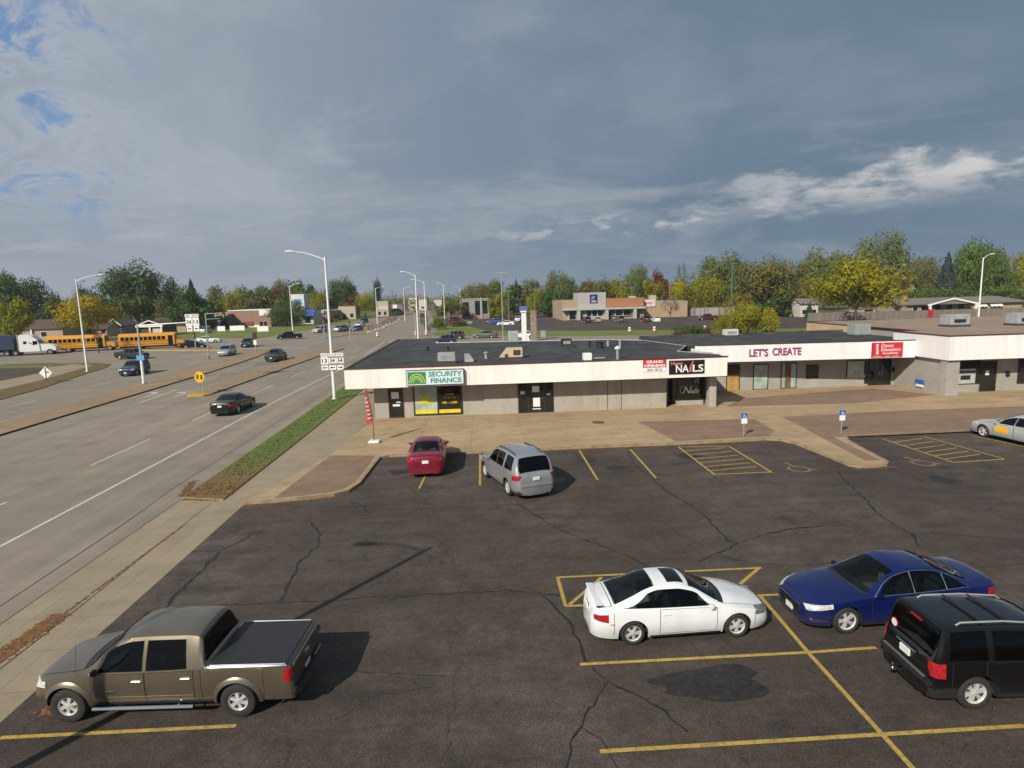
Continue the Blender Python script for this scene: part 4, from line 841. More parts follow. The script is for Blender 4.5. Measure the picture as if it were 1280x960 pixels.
# the lot and its sidewalk
b = MB(); b.sheet([(-10.4, -40), (90, -40), (90, 33.4), (-10.4, 33.4)], .004); lot = structure(b, 'parking_lot', M['asphalt'])
b = MB(); b.sheet([(-13.4, -40), (-10.4, -40), (-10.3, 26.2), (-9.3, 26.6), (-8.45, 33.7), (-7.6, 44), (-7.6, 110), (-13.4, 110)], .008); structure(b, 'sidewalk', M['walk'])
g = [(-13.45, 27.25), (-11.45, 26.7), (-11.3, 40), (-11.25, 53), (-11.1, 74), (-11.1, 106), (-13.3, 106), (-13.45, 60), (-13.4, 40)]
raised('kerb_verge', g, .07, M['verge'], M['curb'])
b = MB(); rng = random.Random(3)
inner = lambda y: (-13.3+.12, -11.45)
for k in range(11000):
    y = 27.4+78*rng.random()**1.7; x = rng.uniform(-13.35, -11.4); t = min(max((y-29)/7, 0), 1)
    edge = min(x+13.45, -11.35-x)
    green = t > rng.random()*.8 and edge > .08+rng.random()*.40
    h = rng.uniform(.012, .045) if green else rng.uniform(.01, .03); w = rng.uniform(.02, .05)*(1 + y/50); a = rng.uniform(0, 3.14)
    c, s_ = math.cos(a)*w, math.sin(a)*w; dx, dy = rng.uniform(-.03, .03), rng.uniform(-.03, .03)
    b.add([(x-c, y-s_, .068), (x+c, y+s_, .068), (x+dx, y+dy, .068+h)], [(0, 1, 2)], 0 if green else 1)
o = b.build('grass', [mat('grass_blades', (.085, .125, .028), .8, var=.4, scale=1.2), mat('dry_blades', (.20, .105, .035), .9, var=.4, scale=2)]); tag(o, 'green grass fading to brown along the kerb strip', 'grass', kind='stuff')
# plaza
pl = [(-10.3, 26.0), (-9.2, 26.05), (-7.66, 26.3), (-6.6, 26.6), (-6.05, 27.1), (-5.75, 28.2), (-5.6, 31.5), (-5.5, 32.7), (-5.1, 33.02), (0, 33.05), (5.2, 33.15), (11.1, 33.1), (16.2, 33.3), (16.9, 33.0), (17.25, 32.2), (17.5, 29.0), (17.55, 27.7), (17.9, 27.35), (18.6, 27.3), (19.3, 27.45), (19.7, 27.9), (20.1, 30.5), (20.4, 32.3), (20.8, 33.1), (24, 33.3), (28.9, 33.25), (60, 33.2), (60, 52), (-7.55, 52), (-7.55, 44), (-8.4, 33.8)]
PZ = .11
b = MB(); b.prism(pl, -.03, PZ, 0, 1); structure(b, 'plaza', [M['plaza'], M['curb']])
b = MB(); b.strip([(-10.28, 26.08), (-9.2, 26.13), (-7.68, 26.38), (-6.66, 26.68), (-6.13, 27.15), (-5.83, 28.2), (-5.68, 31.5), (-5.58, 32.75), (-5.1, 33.1), (0, 33.13), (5.2, 33.23), (11.1, 33.18), (16.3, 33.38), (16.97, 33.05), (17.33, 32.2), (17.58, 29.0), (17.63, 27.75), (17.92, 27.44), (18.6, 27.38), (19.25, 27.53), (19.62, 27.95), (20.02, 30.5), (20.32, 32.35), (20.75, 33.18), (24, 33.38), (28.9, 33.33), (60, 33.28)], .16, PZ+.008); structure(b, 'kerb', M['curb'])
def pave(px): return [G(x, y, PZ) for x, y in px]
b = MB()
b.sheet([(-9.15, 26.35), (-7.7, 26.6), (-6.75, 26.9), (-6.25, 27.4), (-6.0, 28.4), (-5.85, 31.5), (-5.85, 33.1), (-8.35, 33.5)], PZ+.004)
b.sheet(pave([(797, 527), (943, 524), (968, 538), (962, 545), (845, 551.5)]), PZ+.004)
b.sheet(pave([(978, 521), (1082, 576), (1100, 575), (1042, 546.5), (1150, 542), (1300, 535), (1300, 507), (1130, 513)]), PZ+.004)
b.sheet([(17.9, 43.2), (20.4, 46.2), (30.5, 48.2), (32.5, 48.4), (35.0, 44.7), (27, 42.5)], PZ+.004)
structure(b, 'brown_paving', M['paver'])


# painted bays
b = MB(); W = .105; zz = .010
for seg in [((697, 722), (952, 710)), ((697, 722), (707, 758)), ((707, 758), (900, 750)), ((712, 756), (752, 722)), ((870, 722), (835, 752)), ((948, 711), (900, 752)), ((950, 745), (1010, 816), (1140, 960), (1190, 1020)), ((947, 745), (990, 742.5)), ((725, 831), (1010, 816), (1095, 810)),
            ((750, 940), (1280, 908)), ((0, 923), (295, 908)), ((600, 568), (600, 607)), ((534, 590), (524, 611)), ((724, 563), (747, 600)), ((788, 562), (820, 598)), ((848, 559), (893, 593.5)), ((911, 558), (965, 591)), ((893, 593.5), (965, 590.5)), ((848, 559), (911, 558)),
            ((1103, 549), (1192, 578.5)), ((1155, 546), (1255, 574)), ((1192, 578.5), (1255, 574.5)), ((1216, 545), (1290, 561))]:
    zz += .0005; b.strip(gp(*seg), W, zz)
for k in range(1, 7):
    t = k/7; b.strip(gp((848+45*t, 559+34.5*t), (911+54*t-12, 558+33*t-3)), W*.8, .009); b.strip(gp((1103+89*t, 549+29.5*t), (1155+100*t-16, 546+28*t-2)), W*.8, .009)
structure(b, 'bay_line', M['line_yellow'], lot)
M['faded'] = ground_mat('faded_symbol_paint', [(.24, .18, .085), (.17, .135, .08), (.085, .07, .055)], (2, 7), .85, (40, .3))
# wheelchair symbols
b = MB()
def wheelchair(cx, cy, s):
    pts = [(cx+s*.55*math.cos(a), cy-.25*s+s*.55*math.sin(a)) for a in np.linspace(2.2, 6.6, 14)]; b.strip(pts, .14, .010)
    b.strip([(cx-.1*s, cy+.75*s), (cx-.05*s, cy+.15*s), (cx+.4*s, cy+.15*s), (cx+.65*s, cy-.5*s), (cx+.85*s, cy-.5*s)], .15, .014); b.strip([(cx-.05*s, cy+.42*s), (cx+.35*s, cy+.42*s)], .12, .018)
    b.sheet([(cx-.1*s+.17*s*math.cos(a), cy+.98*s+.17*s*math.sin(a)) for a in np.linspace(0, 6.28, 12)[:-1]], .010)
x, y = G(996, 585); wheelchair(x, y, .85); x, y = G(1150, 577.5); wheelchair(x, y, .85)
structure(b, 'wheelchair_symbol', M['faded'], lot)
# sealed cracks
b = MB(); cr = random.Random(5)
def crack(px, w=.10):
    pts = []
    P_ = [Vector(G(x, y)) for x, y in px]
    for i in range(len(P_)-1):
        n = max(2, int((P_[i+1]-P_[i]).length/.22))
        for k in range(n):
            p = P_[i].lerp(P_[i+1], k/n); pts.append((p.x+cr.uniform(-.06, .06), p.y+cr.uniform(-.06, .06)))
    pts.append(tuple(P_[-1])); b.strip(pts, [w*cr.uniform(.25, .95) for _ in pts], .0065+len(b.v)*4e-7)
for px, w in [([(385, 652), (401, 668), (396, 685), (373, 704), (365, 725), (351, 752)], .13), ([(200, 765), (275, 690)], .16), ([(237, 690), (275, 689), (305, 675), (318, 666), (337, 663)], .10), ([(275, 757), (400, 751), (500, 745), (640, 738), (700, 745)], .09),
              ([(437, 627), (455, 633), (460, 642), (452, 645)], .13), ([(458, 638), (520, 636), (600, 632), (648, 631), (670, 626), (680, 619)], .07), ([(648, 631), (680, 650), (700, 663), (735, 675), (790, 698), (812, 708)], .11),
              ([(785, 563), (793, 580), (808, 592), (835, 615), (860, 630), (885, 648), (900, 665), (912, 678), (922, 680)], .12), ([(922, 680), (895, 692), (872, 702)], .10), ([(922, 680), (955, 668), (990, 661), (1060, 656)], .11), ([(905, 697), (945, 705), (1000, 708), (1050, 703)], .06),
              ([(700, 595), (750, 592), (800, 587), (815, 590)], .07), ([(828, 589), (870, 585), (960, 581)], .06), ([(891, 595), (913, 609)], .08), ([(1048, 588), (1060, 605), (1080, 622), (1100, 645), (1125, 660), (1142, 668), (1148, 682)], .14), ([(1062, 616), (1085, 626)], .09), ([(1140, 665), (1180, 668), (1240, 673), (1280, 676)], .09),
              ([(1112, 588), (1140, 594), (1150, 600), (1158, 605)], .09), ([(1220, 588), (1250, 598), (1280, 605)], .07), ([(675, 742), (690, 755), (712, 775), (722, 800), (730, 825), (760, 850), (790, 865), (830, 890), (860, 915)], .10), ([(758, 852), (745, 880), (728, 895), (712, 940), (700, 975)], .08),
              ([(725, 905), (760, 935), (790, 985)], .05), ([(1005, 835), (1040, 850), (1080, 885)], .04), ([(300, 850), (420, 838), (560, 845)], .035), ([(420, 900), (470, 870), (540, 860)], .035), ([(1100, 700), (1190, 712), (1280, 705)], .05)]: crack(px, w)
structure(b, 'sealed_crack', M['tar'], lot)
b = MB()
def blob(cx, cy, rx, ry, z, n=40, a=.22, seed=0):
    pts = []
    for k in range(n):
        t = 2*math.pi*k/n; r_ = 1+a*noise.noise((math.cos(t)*1.5+seed, math.sin(t)*1.5, seed))*2
        pts.append((cx+rx*r_*math.cos(t), cy+ry*r_*math.sin(t)))
    b.sheet(pts, z)
x, y = G(895, 853); blob(x, y, 1.45, .52, .006, seed=4, a=.3); 
for px in [(735, 575), (770, 585), (862, 570), (690, 600), (500, 590), (640, 575), (1180, 600)]:
    x, y = G(*px); blob(x, y, .6, .5, .0065, 20, .3, px[0])
structure(b, 'oil_stain', M['stain'], lot)
# wind-blown leaves in the gutters
b = MB(); lr = random.Random(9)
def litter(p0, p1, spread, n, z):
    p0, p1 = Vector(p0), Vector(p1); d = (p1-p0).normalized(); nn = Vector((-d.y, d.x))
    for k in range(n):
        p = p0.lerp(p1, lr.random())+nn*lr.gauss(0, spread); a = lr.uniform(0, 6.28); s = lr.uniform(.02, .055)
        b.add([(p.x+s*math.cos(a), p.y+s*math.sin(a), z+lr.uniform(.004, .02)), (p.x-s*math.sin(a), p.y+s*math.cos(a), z+.004), (p.x-s*math.cos(a), p.y-s*math.sin(a), z+lr.uniform(.004, .02)), (p.x+s*math.sin(a), p.y-s*math.cos(a), z+.004)], [(0, 1, 2, 3)])
litter((-12.3, 14.2), (-12.05, 17.0), .12, 2600, .01); litter((-12.0, 17), (-11.8, 24), .025, 260, .01); litter((-13.4, 27.3), (-11.6, 26.9), .12, 700, .01); litter((-13.6, 27.5), (-14.2, 30), .1, 400, .006)
litter((-10.2, 25.85), (-6.5, 26.4), .08, 400, .006); litter((-5.3, 32.85), (16, 33.0), .07, 900, .006); litter((20.8, 33.0), (40, 33.1), .07, 500, .006); litter((17.4, 27.2), (19.6, 27.3), .1, 200, .006); litter((-9.5, 12.5), (-9.9, 14.5), .12, 260, .008)
o = b.build('fallen_leaves', M['leaf_litter']); tag(o, 'brown fallen leaves lying along the kerbs and pavement joints', 'leaves', kind='stuff')
b = MB(); x, y = G(748, 528, PZ); b.lathe([(.001, .0), (.42, .0)], 18, 'z', c=(x, y, PZ+.012), smooth=False); o = b.build('manhole_cover', mat('rusty_iron', (.09, .055, .03), .8, var=.3)); tag(o, 'rusty round manhole cover in the plaza before the blank wall', 'manhole cover')

# ================================================================ the shops
def brickish(name, c1, c2, mortar, bw, rh, ms=.012, off=.5, rough=.85):
    m, nt, bs = _nt(name); L = nt.links
    g_ = N(nt, 'NewGeometry'); sx = N(nt, 'SeparateXYZ'); L.new(g_.outputs['Position'], sx.inputs[0])
    ad = N(nt, 'Math', operation='ADD'); L.new(sx.outputs['X'], ad.inputs[0]); L.new(sx.outputs['Y'], ad.inputs[1])
    cb = N(nt, 'CombineXYZ'); L.new(ad.outputs[0], cb.inputs[0]); L.new(sx.outputs['Z'], cb.inputs[1])
    br = N(nt, 'TexBrick', offset=off, i_Scale=1.0); L.new(cb.outputs[0], br.inputs['Vector'])
    br.inputs['Brick Width'].default_value = bw; br.inputs['Row Height'].default_value = rh; br.inputs['Mortar Size'].default_value = ms
    br.inputs['Color1'].default_value = (*c1, 1); br.inputs['Color2'].default_value = (*c2, 1); br.inputs['Mortar'].default_value = (*mortar, 1)
    n = N(nt, 'TexNoise', i_Scale=.8, i_Detail=5); L.new(g_.outputs['Position'], n.inputs['Vector'])
    mr = N(nt, 'MapRange', i_1=.3, i_2=.7, i_3=.88, i_4=1.1); L.new(n.outputs['Fac'], mr.inputs[0])
    s = N(nt, 'VectorMath', operation='SCALE'); L.new(br.outputs['Color'], s.inputs[0]); L.new(mr.outputs[0], s.inputs['Scale'])
    L.new(s.outputs[0], bs.inputs['Base Color']); bs.inputs['Roughness'].default_value = rough
    bp = N(nt, 'Bump', i_Strength=.5, i_Distance=.01); L.new(br.outputs['Fac'], bp.inputs['Height']); bp.invert = True; L.new(bp.outputs['Normal'], bs.inputs['Normal'])
    return m
M['siding'] = brickish('grey_lap_siding', (.355, .338, .302), (.34, .325, .292), (.25, .24, .215), 90, .19, .012, 0, .7)
M['wall'] = ground_mat('painted_shop_wall', [(.365, .342, .295), (.385, .36, .31), (.315, .29, .25)], (.3, 1.2), .8, (20, .05), bump=.1, streak=((1.8, 1.8, .3), .07))
M['fascia'] = ground_mat('white_fascia', [(.81, .79, .735), (.82, .80, .75), (.77, .74, .68)], (.2, .7), .6, bump=.05, streak=((2.2, 2.2, .22), .06), joints=(3.05, 400, .7, 0, .018), jcol=.84)
M['fascia2'] = ground_mat('bright_white_fascia', [(.81, .80, .79), (.82, .81, .80), (.75, .74, .72)], (.2, .7), .55, bump=.05, streak=((2.2, 2.2, .22), .05), joints=(3.05, 400, .2, 0, .018), jcol=.86)
M['maroon_trim'] = mat('maroon_roof_edge', (.085, .018, .018), .55, var=.2)
M['membrane'] = ground_mat('rubber_roof', [(.036, .036, .041), (.050, .050, .054), (.085, .082, .080)], (.10, .45), .8, (14, .15), joints=(3.0, 60, 0, 0, .03), blotch=(.8, .22), bump=.3, jcol=1.25)
M['gravel'] = ground_mat('gravel_roof', [(.27, .205, .150), (.31, .24, .18), (.22, .165, .125)], (.2, 1), .95, (18, .35), bump=1)
M['dark_glass'] = glassy('shop_glass', (.012, .014, .015), .05)
M['pale_glass'] = glassy('curtained_glass', (.33, .42, .38), .12)
M['frame_bronze'] = mat('bronze_frame', (.028, .018, .014), .5)
M['yellowbrick'] = brickish('yellow_brick', (.56, .40, .22), (.51, .36, .19), (.44, .35, .24), .22, .075)
M['palesiding'] = brickish('pale_lap_siding', (.36, .345, .31), (.35, .335, .30), (.27, .26, .235), 90, .19, .012, 0, .7)
M['soffit'] = mat('soffit_grey', (.30, .28, .25), .8)
Zf0, Zf1 = 2.52, 3.86
def window(parent, x0, x1, z0, z1, y, panes, glass='dark_glass', fr=.06, name='window'):
    """a framed shopfront window, each pane its own piece of the frame's children"""
    b = MB(); b.box(x0, x1, y-.05, y+.02, z0, z0+fr); b.box(x0, x1, y-.05, y+.02, z1-fr, z1)
    xs = np.linspace(x0+fr/2, x1-fr/2, panes+1)
    for x in xs: b.box(x-fr/2, x+fr/2, y-.052, y+.022, z0+fr, z1-fr)
    f = b.build(name, M['frame_bronze'], parent)
    for i in range(panes):
        b = MB(); b.box(xs[i]+fr/2, xs[i+1]-fr/2, y-.028, y-.018, z0+fr, z1-fr); b.build('pane', M[glass[i] if isinstance(glass, (list, tuple)) else glass], f)
    return f
def door(parent, x0, x1, z0, z1, y, glass='dark_glass', leaf='frame_bronze', halves=1):
    d = MB(); fr = .07; d.box(x0, x1, y-.05, y+.02, z1-fr, z1)
    xs = np.linspace(x0+fr/2, x1-fr/2, halves+1)
    for x in xs: d.box(x-fr/2, x+fr/2, y-.052, y+.022, z0, z1-fr)
    d.box(x0+fr, x1-fr, y-.045, y+.0, z0, z0+.14); d.box(x0+fr, x1-fr, y-.045, y, z0+2.0, z0+2.06) if z1 > z0+2.2 else None
    do = d.build('door', M[leaf], parent)
    b = MB(); b.box(x0+fr, x1-fr, y-.03, y-.02, z0+.14, z1-fr); b.build('pane', M[glass], do)
    b = MB(); 
    for i in range(halves):
        x = xs[i+1]-.12 if i == 0 else xs[i]+.12; b.tube([(x, y-.10, z0+.9), (x, y-.10, z0+1.2)], .015, 6)
    b.build('handle', M['chrome'], do); return do
z0 = PZ-.02
# --- front block
A = thing('strip_shop', 'low flat roofed shop block with cream fascia and grey walls facing the lot', 'shop building', (0, 43.65, 0))
def inA(o): 
    o.location.y -= 43.65; return o
b = MB(); y = 43.65
b.box(-7.55, 13.6, y, y+.25, z0, 2.95); b.box(-7.55, -7.30, y+.25, 71, z0, 2.95); b.box(16.62, 17.12, 43.15, 43.75, z0, 2.9); b.box(13.35, 13.6, y+.25, 45.4, z0, 2.9); b.box(13.6, 17.12, 45.4, 45.6, z0, 2.9); b.box(16.87, 17.12, 43.75, 60, z0, 2.9)
b.box(-7.3, 16.87, 60, 60.25, z0, 2.9); b.box(-7.3, -5, 70.8, 71, z0, 2.9); b.box(-5.2, -5, 60.25, 70.8, z0, 2.9); b.box(14.6, 16.62, 44.35, 44.6, z0, .45)
inA(b.build('wall', M['wall'], A))
b = MB(); b.box(-9.2, 17.45, 42.1, 42.22, Zf0, Zf1); b.box(-9.2, -9.08, 42.22, 71.3, Zf0, Zf1); b.box(17.33, 17.45, 42.22, 49.2, Zf0, Zf1); inA(b.build('fascia', M['fascia'], A))
b = MB(); b.box(-9.08, 17.33, 42.22, 43.65, Zf0+.04, Zf0+.1); b.box(-9.08, -7.55, 43.65, 71, Zf0+.04, Zf0+.1); b.box(13.6, 17.33, 43.65, 45.4, Zf0+.04, Zf0+.1); inA(b.build('soffit', M['soffit'], A))
b = MB(); b.box(-9.26, 17.51, 42.06, 42.3, Zf1, Zf1+.07); b.box(-9.26, -9.02, 42.3, 71.4, Zf1, Zf1+.07); inA(b.build('roof_edge', M['maroon_trim'], A))
b = MB(); b.prism([(-9.06, 42.28), (17.4, 42.28), (17.5, 45.2), (15.4, 46.7), (17.55, 51.1), (15.8, 58.4), (13, 60.6), (-4.36, 63.5), (-5.0, 71.2), (-9.06, 71.4)], 2.95, Zf1+.02); inA(b.build('roof', M['membrane'], A))
b = MB(); b.strip([(17.42, 43.5), (15.4, 46.7), (17.55, 51.1), (15.8, 58.4)], .14, Zf1+.07)
for p, q2 in (((17.42, 43.5), (15.4, 46.7)), ((15.4, 46.7), (17.55, 51.1)), ((17.55, 51.1), (15.8, 58.4)), ((15.8, 58.4), (13, 60.6)), ((13, 60.6), (-4.36, 63.5))):
    b.tube([(*p, Zf1+.05), (*q2, Zf1+.05)], .05, 6)
inA(b.build('roof_flashing', M['galv_dull'], A))
b = MB(); b.box(9.22, 9.26, y-.006, y+.002, z0, Zf0); b.box(10.24, 10.28, y-.006, y+.002, z0, Zf0); inA(b.build('wall_joint', M['frame_bronze'], A))
inA(door(A, -6.55, -5.5, z0, 2.2, y-.01)); inA(window(A, -4.78, -1.30, .22, 2.38, y-.02, 2, ('pale_glass', 'dark_glass'), .10))
inA(door(A, 3.45, 4.65, z0, 2.32, y-.01)); inA(window(A, 2.72, 3.45, z0, 2.32, y-.008, 1)); inA(window(A, 4.65, 5.28, z0, 2.32, y-.008, 1))
inA(window(A, 14.62, 16.6, .45, 2.5, 44.4, 1, 'dark_glass', .05)); inA(door(A, 13.62, 14.6, z0, 2.4, 45.38))
# window dressing and lettering
yw = y-.062
b = MB(); b.box(-4.66, -3.12, yw, yw+.012, .34, .62); b.box(-2.98, -1.44, yw, yw+.012, .34, .60); inA(b.build('window_banner', mat('banner_yellow', (.72, .55, .03), .5), A))
b = MB(); b.add([(-3.9+.55*math.cos(t), yw, 1.02+.55*math.sin(t)) for t in np.linspace(0, math.pi, 16)], [tuple(range(16))]); inA(b.build('window_sun', mat('sun_yellow', (.55, .48, .05), .5), A))
inA(letters('window_lettering', [('LOANS', -2.2, 1.62, dict(size=.2, align='CENTER')), ('WE SAY YES', -2.2, 1.38, dict(size=.16, align='CENTER')), ('100 - 1,500', -2.2, .98, dict(size=.24, align='CENTER', bold=.006))], M['sign_yellow'], A, (0, yw, 0)))
b = MB()
for x0, x1, a, c in ((-6.32, -5.8, 1.5, 1.98), (-6.25, -5.75, .95, 1.1), (-6.0, -5.7, 1.2, 1.32), (3.75, 4.25, 1.62, 2.05), (3.8, 4.3, .55, 1.2), (2.9, 3.2, 1.5, 1.7), (4.8, 5.05, 1.35, 1.5), (3.75, 4.35, .35, .42)): b = MB(); b.box(x0, x1, yw-.0, yw+.01, a, c); inA(b.build('door_notice', M['sign_white'], A))
letters_ = letters('window_lettering', [('N', 15.05, .98, dict(size=.78, shear=.35)), ('ails', 15.62, .98, dict(size=.50, shear=.35, bold=.008))], M['sign_white'], A, (0, 44.33, 0)); inA(letters_)
b = MB(); b.tube([(15.0, 0, 1.0), (14.86, 0, 1.12), (14.83, 0, 1.36), (14.97, 0, 1.52), (15.14, 0, 1.5)], .018, 5); b.tube([(15.95, 0, 1.75), (16.02, 0, 2.05), (16.15, 0, 2.12), (16.1, 0, 1.8)], .016, 5); b.tube([(16.2, 0, 1.7), (16.28, 0, 2.2)], .014, 5); o = b.build('flourish', M['sign_white'], A); o.location.y = 44.33; inA(o)
# signs on the fascia
def panel(name, label, x0, x1, z0, z1, y, m, frame='galv', depth=.22):
    o = thing(name, label, 'sign', ((x0+x1)/2, y, (z0+z1)/2)); w, h = (x1-x0)/2, (z1-z0)/2
    b = MB(); b.box(-w, w, -depth, 0, -h, h, 0, .02); b.build('case', M[frame], o)
    b = MB(); b.box(-w+.05, w-.05, -depth-.012, -depth+.01, -h+.05, h-.05); b.build('face', m, o); return o, w, h, -depth-.014
o, w, h, f = panel('shop_sign', 'light box sign reading SECURITY FINANCE with green sun emblem', -5.02, -1.06, 2.63, 3.70, 42.09, mat('sign_mint', (.60, .74, .70), .4), 'dark_metal', .25)
letters('lettering', [('SECURITY', -.42, .06, dict(size=.5, width=2.25, height=.34, bold=.012)), ('FINANCE', -.30, -.38, dict(size=.5, width=2.1, height=.34, bold=.012))], mat('teal_letter', (.02, .20, .24), .5), o, (0, f-.004, 0))
b = MB(); b.box(-1.86, -.62, f-.006, f+.004, -.42, .42); em = b.build('emblem', M['sign_green'], o)
b = MB()
for r0, r1 in ((.22, .27), (.34, .41), (.50, .56)):
    ts = np.linspace(.0, math.pi, 20); k = 20; vs = [(-1.24+r0*math.cos(t), f-.010, -.34+r0*math.sin(t)*1.15) for t in ts]+[(-1.24+r1*math.cos(t), f-.010, -.34+r1*math.sin(t)*1.15) for t in ts]
    b.add(vs, [(i, i+1, k+i+1, k+i) for i in range(k-1)])
b.build('sun_rays', mat('sign_lime', (.50, .55, .06), .5), em)
o = thing('shop_sign', 'red GRAND OPENING banner on the cream fascia', 'sign', (12.25, 42.09, 3.45))
b = MB(); b.box(-.82, .82, -.03, 0, -.16, .42); b.build('banner', M['sign_red'], o); b = MB(); b.box(-.80, .80, -.028, 0, -.44, -.16); b.build('lower_panel', M['sign_white'], o)
letters('lettering', [('GRAND', 0, .15, dict(size=.3, align='CENTER', width=1.2, height=.2, bold=.01)), ('OPENING', 0, -.12, dict(size=.3, align='CENTER', width=1.5, height=.2, bold=.01))], M['sign_white'], o, (0, -.04, 0)); letters('small_lettering', [('2021 8710', 0, -.38, dict(size=.2, align='CENTER', width=1.05, height=.15))], M['sign_black'], o, (0, -.04, 0))
o = thing('shop_sign', 'black NAILS sign panel with pink script at the fascia end', 'sign', (14.53, 42.09, 3.26)); b = MB(); b.box(-1.26, 1.26, -.06, 0, -.48, .48); b.build('panel', mat('sign_black_gloss', (.02, .012, .012), .3), o)
letters('lettering', [('NA', -.78, -.36, dict(size=.7, width=.92, height=.52, bold=.012)), ('LS', .42, -.36, dict(size=.7, width=.76, height=.52, bold=.012))], M['sign_white'], o, (0, -.07, 0)); letters('script', [('Vegas', -1.12, .1, dict(size=.42, shear=.4, width=.85, height=.30))], mat('sign_pink', (.65, .28, .33), .5), o, (0, -.075, 0))
b = MB(); b.box(.2, .33, -.075, -.06, -.34, -.02, 0); b.wallpoly([(.22, 0), (.31, 0), (.48, .42), (.42, .44)], -.075, -.06); b.build('polish_bottle', mat('sign_rose', (.45, .2, .18), .5), o)

# --- recessed middle shop
Y2 = 50.1; F2, F20, F21 = 48.5, 2.74, 4.10; FM = math.atan(-.070); FY = lambda x: 48.5-.070*(x-17.46)   # the canopy runs slightly askew
B = thing('strip_shop', 'recessed middle shop with white fascia reading LETS CREATE', 'shop building', (26, Y2, 0))
def inB(o): o.location.x -= 26; o.location.y -= Y2; return o
b = MB(); b.box(17.12, 35.3, Y2, Y2+.25, z0, 3.0); inB(b.build('wall', M['siding'], B)); b = MB(); b.box(17.2, 35.3, 62, 62.2, z0, 3.0); inB(b.build('rear_wall', M['siding'], B))
b = MB(); b.prism([(17.46, FY(17.46)), (34.99, FY(34.99)), (34.99, FY(34.99)+.12), (17.46, FY(17.46)+.12)], F20, F21); inB(b.build('fascia', M['fascia2'], B))
b = MB(); b.prism([(17.46, FY(17.46)+.12), (34.98, FY(34.98)+.12), (34.98, Y2), (17.46, Y2)], F20+.04, F20+.1); inB(b.build('soffit', M['soffit'], B))
b = MB(); b.prism([(17.55, FY(17.55)-.03), (34.98, FY(34.98)-.03), (34.98, FY(34.98)+.2), (17.55, FY(17.55)+.2)], F21, F21+.06); inB(b.build('roof_edge', M['maroon_trim'], B))
b = MB(); b.prism([(17.6, FY(17.6)+.15), (35.0, FY(35)+.15), (35.0, 50.3), (36.8, 50.35), (36.8, 62), (30, 62), (15.9, 60.2), (15.9, 58.5), (17.65, 51.1)], 3.0, F21-.12); inB(b.build('roof', M['membrane'], B))
b = MB(); b.box(16.0, 36.7, 60.0, 60.25, 3.5, F21+.1); inB(b.build('parapet', M['membrane'], B))
inB(door(B, 20.7, 21.85, z0, 2.3, Y2-.01)); 
b = MB(); b.box(20.76, 21.79, Y2-.075, Y2-.07, .12, 1.45); inB(b.build('door_board', mat('plywood_board', (.40, .24, .07), .7, var=.2), B))
inB(window(B, 23.0, 24.3, .1, 2.25, Y2-.02, 1, 'pale_glass')); inB(window(B, 25.4, 26.75, .12, 2.3, Y2-.02, 1, 'pale_glass')); inB(window(B, 27.6, 28.65, .9, 2.05, Y2-.02, 1)); inB(window(B, 31.1, 32.7, .85, 2.3, Y2-.02, 1, 'pale_glass'))
b = MB(); b.box(25.75, 26.25, Y2-.085, Y2-.08, .15, 2.2); inB(b.build('poster', mat('brown_poster', (.16, .09, .05), .7, var=.6, scale=4), B)); b = MB(); b.box(31.15, 32.75, Y2-.085, Y2-.08, .86, 1.05); inB(b.build('window_strip', mat('pale_red_strip', (.55, .40, .38), .6), B))
inB(window(B, 32.72, 33.0, .3, 2.3, Y2-.02, 1)); inB(door(B, 33.05, 35.05, z0, 2.35, Y2-.01, halves=2))
b = MB(); b.box(35.12, 35.28, Y2-.15, Y2-.01, 1.2, 1.6, 0, .03); inB(b.build('wall_lamp', M['black'], B))
o = thing('shop_sign', 'purple red LETS CREATE letters mounted on the white fascia', 'sign', (21.75, FY(21.75)-.03, 3.15), FM); letters('lettering', [("LET'S", 0, 0, dict(size=.85, width=1.50, height=.62, bold=.012, depth=.06)), ('CREATE', 1.85, .05, dict(size=.85, width=2.3, height=.60, bold=.012, depth=.06))], mat('magenta_letter', (.30, .03, .16), .5), o, (0, -.02, 0))
o, w, h, f = panel('shop_sign', 'red academy sign panel with white script lettering', 31.38, 33.98, 2.76, 4.06, FY(32.68)-.01, M['sign_red'], 'sign_white', .10); o.rotation_euler.z = FM
letters('lettering', [('Dance', -.5, .22, dict(size=.42, shear=.3, width=1.0, height=.28)), ('Education', -.5, -.10, dict(size=.42, shear=.3, width=1.55, height=.27)), ('Academy', -.42, -.40, dict(size=.42, shear=.3, width=1.35, height=.24)), ('ballet - tap - jazz', -1.05, -.57, dict(size=.14, width=2.0, height=.10))], M['sign_white'], o, (0, f-.004, 0))
b = MB()
for k in range(5): b.tube([(-.86+.05*math.sin(k), 0, -.36+k*.17), (-.70, 0, -.30+k*.17), (-.72+.05*math.cos(k), 0, -.22+k*.17), (-.9, 0, -.26+k*.17)], .03, 5)
e = b.build('emblem', M['sign_white'], o); e.location.y = f-.01

